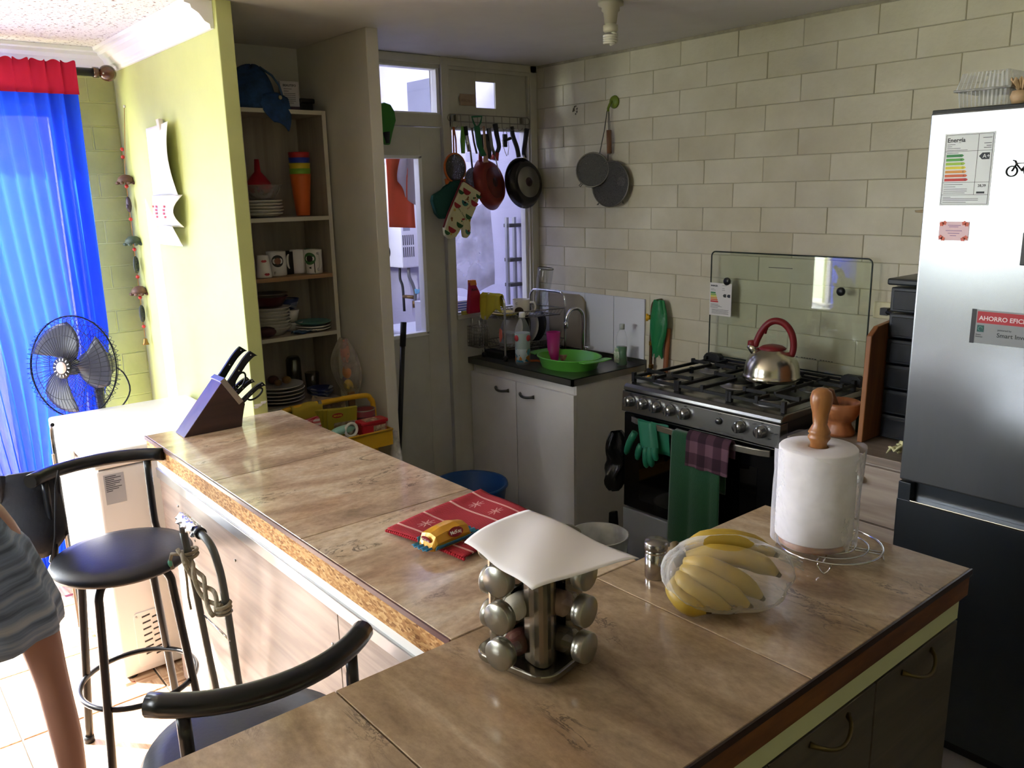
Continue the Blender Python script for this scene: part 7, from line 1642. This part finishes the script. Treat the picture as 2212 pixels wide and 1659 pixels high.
ff = thing('folded_chair', 'dark thin metal folding frame standing against the freezer front', 'chair', (.0, -2.53, 0))
build(B().tube(smooth([Vector(q) for q in ((.03, -2.512, .02), (.03, -2.512, .70), (.035, -2.513, .80), (.055, -2.514, .845), (.085, -2.515, .862))]), .0075, 8), 'side_tube', M['leg'], ff)
build(B().tube([(.055, -2.522, .02), (.050, -2.522, .74)], .005, 8), 'side_tube', mat('worn_tube', '#6b5a4a', .5, .5), ff)

# ================================================================== FAN
fn = thing('pedestal_fan', 'black pedestal fan with a wire cage in front of the blue curtain', 'fan', (-.33, -2.20, 0))
HB = Vector((-.205, -2.375, 1.018)); FN = Vector((.58, -.80, .14)).normalized(); RF = along(FN)
def fp_(x, y, z): return HB+RF @ Vector((x, y, z))
cg_ = mat('cage_wire', '#23262e', .35, .6)
for (zz, nm, bul) in ((.0, 'front_guard', .038), (-.045, 'rear_guard', -.055)):
    b = B()
    for k in range(60):
        a = 2*pi*k/60; b.tube([fp_(.045*cos(a), .045*sin(a), zz+bul), fp_(.13*cos(a+.10), .13*sin(a+.10), zz+bul*.86), fp_(.195*cos(a+.16), .195*sin(a+.16), zz+bul*.4), fp_(.208*cos(a+.18), .208*sin(a+.18), -.022)], .0011, 4)
    g = build(b, nm, cg_, fn); g['kind'] = 'stuff'
    b = B()
    for (r, f) in ((.13, .86), (.17, .6)): b.tube([fp_(r*cos(a), r*sin(a), zz+bul*f) for a in [i*2*pi/40 for i in range(40)]], .0013, 5, closed=True)
    b.tube([fp_(.208*cos(a), .208*sin(a), -.022) for a in [i*2*pi/48 for i in range(48)]], .0032, 6, closed=True)
    build(b, 'hoop', cg_, fn)
bd = build(B().lathe([(0, .040), (.043, .040), (.045, .036), (.040, .032), (0, .032)], HB, 30, 0, RF), 'badge', M['black'], fn)
build(B().lathe([(0, .041), (.024, .041), (.024, .0425), (0, .0435)], HB, 24, 0, RF), 'emblem', mat('fan_emblem', '#d9c2b8', .3), bd)
b = B()
for k in range(14):
    a = 2*pi*k/14; b.obox(fp_(.034*cos(a), .034*sin(a), .0408), (.010, .004, .001), RF @ RZ(math.degrees(a)))
build(b, 'print', mat('silver_print', '#c9c9cc', .3, .5), bd)
for k in range(3):
    a0 = radians(100+120*k)
    def bl(u, v, a0=a0):
        r = .03+.155*v; a = a0+(u-.5)*(1.15+.25*sin(pi*v))+.55*v; return fp_(r*cos(a), r*sin(a), -.012+.030*(u-.5))
    build(B().grid(bl, 12, 12), 'blade', mat('blade_grey', '#3b3d4a', .3), fn, solid=.003)
build(B().lathe([(0, .01), (.028, .01), (.034, -.01), (.034, -.03), (0, -.03)], HB, 24, 0, RF), 'hub', M['black'], fn)
build(B().lathe([(0, -.095), (.045, -.095), (.058, -.11), (.060, -.185), (.048, -.215), (.02, -.225), (0, -.225)], HB, 28, 0, RF), 'motor', M['blackmatte'], fn)
mc = HB-FN*.15
build(B().tube([mc+Vector((0, 0, .05)), mc+Vector((0, 0, .078))], .006, 10).lathe([(0, 0), (.014, 0), (.012, .008), (0, .009)], mc+Vector((0, 0, .078)), 14), 'knob', M['black'], fn)
build(B().tube([mc+Vector((0, 0, -.05)), mc+Vector((-.005, .0, -.12)), Vector((mc.x, mc.y, .72)), Vector((mc.x, mc.y, .04))], [.028, .02, .014, .016], 14), 'pole', M['leg'], fn)
build(B().lathe([(0, 0), (.19, 0), (.20, .012), (.17, .03), (.03, .045), (0, .045)], (mc.x-.02, mc.y+.02, .0005), 36), 'base', M['blackmatte'], fn)
build(B().tube(smooth([HB-FN*.225, HB-FN*.25+Vector((.03, .03, -.04)), HB-FN*.24+Vector((.05, .05, -.12)), HB-FN*.20+Vector((.04, .03, -.19)), HB-FN*.16+Vector((0, 0, -.20))]), .0035, 7), 'cable', M['black'], fn)

# ================================================================== CURTAIN AND ROD
cr = thing('curtain_rod', 'black curtain rod with a wooden ball finial', 'curtain rod', (-.52, -3.0, 2.20))
build(B().tube([(-.515, -4.6, 2.208), (-.515, -2.055, 2.208)], .017, 14), 'rod', M['black'], cr)
build(B().tube([(-.515, -2.062, 2.208), (-.515, -2.04, 2.208)], .022, 14).ball((-.515, -2.004, 2.208), (.034, .036, .034), 20), 'finial', mat('finial_wood', '#4a2616', .2, coat=.5), cr)
build(B().tube([(-.515, -2.30, 2.19), (-.60, -2.30, 2.19), (-.655, -2.30, 2.19)], .008, 8), 'bracket', M['black'], cr)
cn_ = thing('curtain', 'sheer blue curtain with a red heading, gathered at its foot', 'curtain', (-.5, -2.5, .02))
cbm = cloth_trans('blue_sheer', '#1f48d6', tw=.5, hol=.03); crm = cloth_trans('red_heading', '#b5263f', tw=.35)
def cur(u, v, z0=2.115, z1=.03):
    # v 0 top .. 1 bottom ; u 0 near the corner .. 1 away
    ya = -2.140-.02*v-.27*max(0, (v-.48)/.52)**1.3; yb = -3.02+.42*v**1.2
    n = 15; amp = (.016+.012*v)*(1+.5*sin(7*u+2))
    return (-.505+amp*sin(2*pi*n*u+1.3*sin(3*u+2*v))+.03*v*sin(3*u), ya+(yb-ya)*u+.008*sin(2*pi*n*u*1.0+1), z0+(z1-z0)*v)
build(B().grid(cur, 200, 30), 'drape', cbm, cn_, fix=False)
build(B().grid(lambda u, v: (lambda p: (-.484+(p[0]+.505)*.35+.003*sin(u*190)*(1-v), p[1], 2.240-.130*v+.005*sin(u*160)*(1-v)))(cur(u, 0)), 240, 7), 'heading', crm, cn_, fix=False)
c2_ = thing('curtain', 'unseen sheer blue curtain added at the garden door to narrow the sunlight', 'curtain', (-.5, -4.2, .02))  # out-of-view drape, added to narrow the sun band on the bar panel
build(B().grid(lambda u, v: (-.505+.022*sin(2*pi*8*u+1.3*sin(3*u)), -4.12-.42*u-.02*v, 2.115-2.085*v), 120, 10), 'drape', cbm, c2_, fix=False)
build(B().grid(lambda u, v: (-.484+.008*sin(2*pi*12*u), -4.12-.42*u, 2.240-.130*v), 120, 4), 'heading', crm, c2_, fix=False)

# ================================================================== CALENDAR AND WIND CHIME
cl_ = thing('calendar', 'white wall calendar curling off the green wall', 'calendar', (-.08, -1.95, 1.49))
cpm = mat('calendar_paper', '#f4f2ee', .7)
b = B(); b.grid(lambda u, v: (-.245+.345*u, -1.950-.004-.028*u*sin(pi*(.15+.8*v))-.03*max(0, u-.7), 1.962-.275*v+.004*u), 14, 14)
build(b, 'picture_page', cpm, cl_, solid=.0015)
b = B(); b.grid(lambda u, v: (-.250+.375*u-.02*v, -1.952-.006-.040*sin(pi*v)*u-.012*sin(pi*u), 1.690-.125*v), 14, 12)
pg = build(b, 'month_page', cpm, cl_, solid=.0015)
b = B(); b.grid(lambda u, v: (-.190+.275*u-.03*v*(1-u), -1.950-.004-.034*u*(1-v)-.01, 1.570-.080*v), 12, 8)
build(b, 'last_page', cpm, cl_, solid=.0015)
b = B()
for (u, n) in ((.12, 1), (.42, 4), (.80, 4)):
    for i in range(n):
        v = .35+.11*i; x = -.250+.335*u-.02*v; y = -1.9595-.040*sin(pi*v)*u-.012*sin(pi*u)-.0012; z = 1.690-.125*v; b.box(x-.010, x+.010, y-.001, y, z-.0045, z+.0045)
build(b, 'print', mat('calendar_red', '#c9543e', .6), pg)
build(B().prism([(-.055, 1.985), (-.02, 1.985), (-.015, 1.945), (-.028, 1.94), (-.04, 1.945)], lambda p, q, d: (p, -1.972+d, q), 0, .018), 'clip', mat('wood_peg', '#d9cfc0', .6), cl_, bev=.003)
wc = thing('wind_chime', 'hanging string of little clay umbrellas and rings near the corner', 'wind chime', (-.56, -1.965, 1.0))
cx_, cy_ = -.553, -1.972
terr = mat('clay_brown', '#5f4036', .6, noise=.4, nscale=60); terg = mat('clay_green', '#3a4a42', .6, noise=.4, nscale=60)
redb = mat('red_bead', '#b02a2a', .4)
build(B().tube([(-.520, -1.950, 2.075), (cx_+.012, cy_+.01, 1.90), (cx_, cy_, 1.80), (cx_, cy_, 1.05)], .0016, 6), 'string', mat('twine', '#a8763c', .8), wc)
build(B().lathe([(0, 0), (.006, 0), (.006, .008), (0, .01)], (-.520, -1.9455, 2.075), 10, 0, along((0, -1, 0))), 'nail', M['white'], wc)
for z in (1.895, 1.862, 1.735, 1.590, 1.455, 1.330, 1.235, 1.100):
    build(B().ball((cx_+.002*sin(z*40), cy_, z), .0085, 12), 'bead', redb, wc)
for i, z in enumerate((1.752, 1.482, 1.255)):
    m_ = (terr, terg, terr)[i]; b = B(); n = 30; vs = []
    prof = [(.002, .034), (.018, .031), (.031, .020), (.039, .0), (.036, -.0)]
    b.lathe(prof, (cx_, cy_, z), 24, 0, None)
    for k in range(9): a = 2*pi*k/9; b.ball((cx_+.037*cos(a), cy_+.037*sin(a), z-.003), (.009, .009, .007), 8)
    u_ = build(b, 'umbrella', m_, wc)
build(B().ball((cx_, cy_, 1.655), (.016, .012, .036), 14).ball((cx_+.006, cy_-.006, 1.645), (.009, .009, .014), 10), 'figure', mat('clay_plum', '#3a2a3a', .4), wc)
for z in (1.385, 1.160):
    k_ = build(B().tube([(cx_+.026*cos(a)*.8, cy_-.026*cos(a)*.5, z+.034*sin(a)) for a in [i*2*pi/24 for i in range(24)]], .006, 8, closed=True), 'ring', mat('clay_dark', '#2c3238', .5), wc)
    build(B().ball((cx_, cy_, z-.006), (.011, .010, .014), 12).ball((cx_, cy_, z+.012), (.007, .007, .008), 10), 'figure', mat('clay_dark'), k_) if False else build(B().ball((cx_, cy_, z-.006), (.011, .010, .014), 12).ball((cx_, cy_, z+.012), (.007, .007, .008), 10), 'figure', MC['clay_dark'], k_)
build(B().lathe([(.003, .020), (.008, .016), (.011, .0), (.016, -.010), (.014, -.011), (0, -.004)], (cx_, cy_, 1.025), 16), 'bell', mat('brass_bell', '#8a6b3a', .35, .8), wc)

# ================================================================== LAUNDRY BEHIND THE DOOR WALL
wh_ = thing('water_heater', 'white gas water heater seen through the door pane', 'water heater', (-1.36, -.08, 1.19))
whm = mat('heater_white', '#e2dfe2', .35)
build(B().box(-1.56, -1.175, -.150, -.014, 1.20, 1.86), 'casing', whm, wh_, bev=.008)
b = B()
for r in range(2):
    for i in range(6): b.box(-1.1752, -1.1738, -.140+.0155*i, -.132+.0155*i, 1.27+.078*r, 1.335+.078*r)
build(b, 'louvres', mat('louvre_dark', '#55555c', .6), wh_)
lb = build(B().box(-1.1752, -1.174, -.132, -.080, 1.44, 1.53), 'label', mat('heater_label', '#9a9ca4', .5), wh_)
b = B(); [b.box(-1.174, -1.1735, -.128, -.128+w, 1.522-.008*i, 1.525-.008*i) for i, w in enumerate((.03, .042, .02, .04, .036, .028, .042, .03))]; build(b, 'print', ink, lb)
build(B().lathe([(0, 0), (.045, 0), (.045, .01), (.03, .014), (0, .014)], (-1.36, -.151, 1.30), 24, 0, RX(90)), 'dial', M['black'], wh_)
pz = thing('water_pipe', 'grey flexible water pipe with a brass valve under the heater', 'pipe', (-1.2, -.09, .95))
build(B().tube(smooth([Vector(q) for q in ((-1.22, -.075, 1.199), (-1.21, -.08, 1.14), (-1.20, -.06, 1.08), (-1.195, -.05, 1.02), (-1.20, -.055, .96))]), .011, 10), 'hose', mat('grey_hose', '#7d7d80', .4, .5), pz)
build(B().tube(smooth([Vector(q) for q in ((-1.32, -.08, 1.199), (-1.31, -.09, 1.12), (-1.29, -.085, 1.06), (-1.285, -.085, .90))]), .009, 10), 'dark_hose', mat('dark_hose', '#26262a', .5), pz)
build(B().tube([(-1.285, -.085, 1.00), (-1.20, -.06, 1.00)], .012, 10).tube([(-1.20, -.056, .975), (-1.20, -.056, .93)], .014, 10), 'valve', mat('valve_brass', '#7a5f3a', .4, .6), pz)
build(B().grid(lambda u, v: (-1.17+.01*v, -.07+.055*u*(1-v*.5), 1.055-.03*v+.004*sin(u*9)), 8, 6), 'tape', mat('blue_tape', '#6fb3d0', .3), pz, solid=.003)
oc_ = tag(build(B().grid(lambda u, v: (-.36+.012*sin(u*10+v*2), -.735+.165*u+.01*v*(u-.5), 2.02-.515*v-.012*u), 20, 20), 'orange_towel', mat('orange_towel', '#d8502c', .9), solid=.004), 'orange towel hanging in the laundry behind the door pane', 'towel')
tag(build(B().grid(lambda u, v: (-.335+.015*sin(u*9), -.665+.10*u+.02*sin(v*5)*(1-u), 2.02-(.28+.14*u)*v-.02*sin(pi*u)), 16, 16), 'grey_cloth', mat('pale_grey_cloth', '#b3a9ae', .9), solid=.004), 'pale grey cloth hung over the orange towel', 'cloth')
tag(build(B().tube([(-.350, -1.58, 2.028), (-.350, -.012, 2.028)], .004, 8), 'clothes_line', M['white']), 'clothes line in the laundry carrying the orange towel', 'clothes line')
pt_ = thing('potted_plant', 'light green spiky plant seen outside through the door pane', 'plant', (-1.35, -.55, 1.55))
build(B().lathe([(0, 0), (.07, 0), (.09, .12), (.085, .12), (.065, .01), (0, .01)], (-1.45, -.60, 1.55), 20), 'pot', mat('plant_pot', '#8a8a86', .6), pt_)
lm = mat('leaf_lime', '#8fae3a', .5)
for i in range(14):
    a = 2*pi*i/14+.3; L_ = .17+.05*sin(i*3)
    build(B().grid(lambda u, v: (-1.45+(L_*v*cos(a))-(u-.5)*.022*sin(a)*(1-v*.9), -.60+(L_*v*sin(a))+(u-.5)*.022*cos(a)*(1-v*.9), 1.66+.22*v-.20*v*v+.0*u), 3, 8), 'leaf', lm, pt_)
build(B().box(-1.60, -1.30, -.75, -.45, 1.52, 1.548), 'saucer', M['white'], pt_)
struct(build(B().box(-1.70, -1.55, -1.6, -.151, 0, 1.52), 'wall_laundry', M['lav'], anchor=False))
wm_ = thing('detergent_box', 'white carton with blue print standing in the laundry below the window', 'box', (-.30, -.42, .9))
build(B().box(-.36, -.16, -.60, -.30, .92, 1.10), 'carton', mat('carton_white', '#d5d2dc', .5), wm_, bev=.003)
b = B()
for i in range(7): b.box(-.1602, -.1595, -.590+.0*i, -.590+.10+.02*(i % 3), 1.085-.014*i, 1.091-.014*i)
for i in range(7): b.box(-.1602, -.1595, -.455, -.455+.09+.02*(i % 2), 1.085-.014*i, 1.091-.014*i)
build(b, 'print', mat('blue_print', '#3a55a0', .5), wm_)
tag(build(B().box(-.75, -.10, -.62, -.02, 0, .918), 'washing_machine', mat('appliance_white', '#d9d8de', .4), bev=.01), 'white appliance top behind the kitchen window', 'appliance')
rk = thing('aluminium_rails', 'pair of upright aluminium bars with dark brackets behind the window', 'rails', (-.15, -.07, 1.1))
for y in (-.100, -.046): build(B().box(-.162, -.142, y-.008, y+.008, .92, 1.535), 'bar', alu, rk, bev=.002)
for z in (1.49, 1.30, 1.16): build(B().box(-.175, -.120, -.105, -.020, z-.010, z+.010), 'bracket', mat('bracket_dark', '#4a4a50', .4), rk, bev=.002)
tag(build(B().box(-1.19, -.93, -.04, -.014, 2.08, 2.36), 'meter_box', mat('grey_panel', '#77778c', .6, noise=.15)), 'grey panel on the laundry wall seen through the fanlight', 'panel')
tag(build(B().grid(lambda u, v: (-.10+.012*sin(u*11+v*4), -.545+.30*u, 1.62-.46*v+.02*sin(u*8)), 16, 16), 'plastic_sheet', film('sheet_film', '#c9c9ea', .5, .25, .8, 9)), 'loose translucent sheet hanging behind the kitchen window', 'plastic sheet')
# ================================================================== PERSON (walking past the stools, towards the garden door)
def skin_body(name, verts, edges, radii, root, m_, parent, sub=2):
    me = bpy.data.meshes.new(name); Mi = wm(parent).inverted()
    me.from_pydata([tuple(Mi @ Vector(v)) for v in verts], edges, []); o = bpy.data.objects.new(name, me); COL.objects.link(o); o.parent = parent
    WM[o.name] = wm(parent).copy()
    o.modifiers.new('s', 'SKIN'); sl = me.skin_vertices[0].data
    for i, r in enumerate(radii): sl[i].radius = (r, r) if not isinstance(r, tuple) else r; sl[i].use_root = (i == root)
    s = o.modifiers.new('d', 'SUBSURF'); s.levels = sub; s.render_levels = sub; me.materials.append(m_)
    o.modifiers['s'].use_smooth_shade = True
    return o
skn = mat('skin', '#8a6556', .5, sss=.1)
PB = Vector((1.16, -2.93, 0))
ps = thing('person', 'person in a striped blue-grey tunic walking past the stools, bare legs', 'person', PB)
V = lambda x, y, z: (1.16+x, -2.93+y, z)
# right leg is the one beside the stool (y +.11); body leans away from the bar
vs = [V(0, -.07, .90), V(0, -.12, 1.04), V(.01, -.18, 1.20), V(.01, -.225, 1.32), V(0, -.25, 1.41), V(-.005, -.262, 1.48),
      V(0, .055, .88), V(-.005, .120, .62), V(.02, .136, .44), V(.045, .146, .26), V(.065, .146, .09), V(.03, .142, .035), V(-.09, .150, .02),
      V(0, -.120, .88), V(-.04, -.062, .64), V(-.06, -.085, .46), V(.04, -.110, .28), V(.13, -.115, .14), V(.115, -.115, .08), V(.01, -.115, .03),
      V(.01, -.075, 1.36), V(-.04, -.12, 1.09), V(-.14, -.19, .93), V(.01, -.39, 1.33), V(-.03, -.44, 1.07), V(-.15, -.44, .89)]
ed_ = [(0, 1), (1, 2), (2, 3), (3, 4), (4, 5), (0, 6), (6, 7), (7, 8), (8, 9), (9, 10), (10, 11), (11, 12), (0, 13), (13, 14), (14, 15), (15, 16), (16, 17), (17, 18), (18, 19), (3, 20), (20, 21), (21, 22), (3, 23), (23, 24), (24, 25)]
ra = [.105, .098, .105, .100, .055, .055, .085, .060, .043, .041, .030, .034, .026, .070, .062, .050, .052, .034, .034, .028, .055, .038, .027, .055, .038, .027]
body = skin_body('body', vs, ed_, ra, 0, skn, ps)
# head with face, towards the garden door (-x)
hc = Vector((1.15, -3.20, 1.565)); hd_ = B()
def headp(u, v):
    a = 2*pi*u; t = pi*(.002+.996*v); x, y, z = sin(t)*cos(a), sin(t)*sin(a), -cos(t)
    fx = -x; k = 1-.16*max(0, -z)*(1-.3*max(0, fx)); nose = .020*math.exp(-((y/.16)**2+((z+.08)/.20)**2))*(1 if fx > .3 else 0)
    brow = .005*math.exp(-((z-.18)/.1)**2)*max(0, fx); chin = .010*math.exp(-((y/.3)**2+((z+.78)/.2)**2))*max(0, fx)
    eye = -.006*math.exp(-(((abs(y)-.36)/.16)**2+((z-.05)/.12)**2))*(1 if fx > .3 else 0)
    return hc+Vector((x*.095*k-(nose+brow+chin+eye), y*.076*k, z*.115))
hd_.grid(headp, 36, 26, 0, True, True)
head = build(hd_, 'head', skn, ps)
for s in (-1, 1):
    build(B().ball(hc+Vector((-.083, .028*s, .008)), (.008, .012, .009), 12), 'eye', M['bright'], head)
    build(B().ball(hc+Vector((.005, .078*s, -.005)), (.016, .008, .028), 12), 'ear', skn, head)
build(B().tube([hc+Vector((-.088, y, -.058+.002*cos(y*90))) for y in (-.022, -.01, 0, .01, .022)], [.002, .005, .0055, .005, .002], 8), 'mouth', mat('lips', '#8a4a44', .5), head)
hm = mat('dark_hair', '#1d1612', .5)
def hairp(u, v):
    a = 2*pi*u; t = pi*(.35+.648*v) if True else 0; x, y, z = sin(t)*cos(a), sin(t)*sin(a), -cos(t); back = max(0, x)
    lo = 1 if z > .25 or x > -.25 else 0; zz = z if lo else max(z, .42)
    return hc+Vector((x*.104*(1 if lo else .93)+.006, y*.086, zz*.124-.10*back*(1-v)))
build(B().ball(hc+Vector((.020, 0, .016)), (.090, .085, .116), 30).ball(hc+Vector((.075, 0, -.035)), (.038, .060, .085), 20), 'hair', hm, head)
# hands with five fingers
def hand(w, d, side, parent):
    w = Vector(w); d = Vector(d).normalized(); s = Vector((0, 1, 0)).cross(d).normalized() if abs(d.y) < .9 else Vector((1, 0, 0)); s = Vector((1, 0, 0)); n = d.cross(s).normalized()
    vv = [w, w+d*.03, w+d*.055]; ee = [(0, 1), (1, 2)]; rr = [.024, .028, .026]
    for k, (o_, L_) in enumerate(((-.028, .062), (-.010, .072), (.010, .068), (.027, .052))):
        i0 = len(vv); vv += [w+d*.070+s*o_, w+d*(.070+L_*.55)+s*o_*1.05+n*.008*side, w+d*(.070+L_)+s*o_*1.05+n*.020*side]; rr += [.0095, .0085, .0070]; ee += [(2, i0), (i0, i0+1), (i0+1, i0+2)]
    i0 = len(vv); vv += [w+d*.025-s*.034, w+d*.055-s*.048+n*.008*side, w+d*.080-s*.046+n*.014*side]; rr += [.011, .010, .008]; ee += [(1, i0), (i0, i0+1), (i0+1, i0+2)]
    return skin_body('hand', vv, ee, rr, 0, skn, parent, 1)
hand(V(-.14, -.19, .93), (-.3, .02, -1), 1, ps)
hand(V(-.15, -.44, .89), (-.25, 0, -1), -1, ps)
# striped tunic: one garment surface from shoulders to hem above the knees
def stripes():
    m = bpy.data.materials.new('striped_knit'); m.use_nodes = True; n = m.node_tree.nodes; L = m.node_tree.links; p = n['Principled BSDF']
    t = n.new('ShaderNodeTexCoord'); mp = n.new('ShaderNodeMapping'); mp.inputs['Scale'].default_value = (1.2, 1.2, 22); L.new(t.outputs['Object'], mp.inputs[0])
    k = n.new('ShaderNodeTexNoise'); k.inputs['Scale'].default_value = 2.2; k.inputs['Detail'].default_value = 6; L.new(mp.outputs[0], k.inputs['Vector'])
    r = n.new('ShaderNodeValToRGB'); e = r.color_ramp.elements; e[0].position = .35; e[1].position = .68; e[0].color = (*lin('#3f4d5e'), 1); e[1].color = (*lin('#8d96a0'), 1); q = e.new(.5); q.color = (*lin('#64748a'), 1)
    L.new(k.outputs['Fac'], r.inputs[0]); L.new(r.outputs[0], p.inputs['Base Color']); p.inputs['Roughness'].default_value = .9; return m
def tunic(u, v):
    a = 2*pi*u; z = 1.435-.825*v
    if v < .12: q = (v/.12)**.5; rx, ry = .060+.068*q, .068+.104*q
    else: rx, ry = .128+.06*(v-.12)+.02*sin(pi*v), .172-.035*sin(pi*(v-.12)*1.6)*(v < .7)-.010*(v-.12)
    cy = -.245+.265*min(1, v*1.06)**.85
    f = .008*v*sin(9*a)
    return Vector((1.16+.0+(rx+f)*cos(a), -2.93+cy+(ry+f)*sin(a), z+.008*sin(3*a)*v))
build(B().grid(tunic, 48, 30, 0, True, True), 'tunic', stripes(), ps, solid=.004)
for s, pA, pB in ((1, V(.01, -.075, 1.36), V(-.035, -.112, 1.13)), (-1, V(.01, -.39, 1.33), V(-.025, -.435, 1.11))):
    build(B().tube([Vector(pA)+Vector((0, -.05*s, .0)), Vector(pA), (Vector(pA)+Vector(pB))/2, pB], [.062, .068, .060, .056], 18), 'sleeve', MC.get('striped_knit') or bpy.data.materials['striped_knit'], ps)
for (fx, fy, lf) in ((1.16-.03, -2.93+.146, 0), (1.16+.055, -2.93-.115, .045)):
    build(B().prism([(-.11, -.035), (-.04, -.045), (.06, -.038), (.085, -.03), (.085, .03), (.06, .038), (-.04, .045), (-.11, .035)], lambda p, q, d, fx=fx, fy=fy, lf=lf: (fx+p, fy+q, d+(lf*(p+.11)/.195)), .0, .012), 'sandal', M['blackmatte'], ps, bev=.004)
for ob in list(SC.objects):
    if ob.get('label') == '': del ob['label']
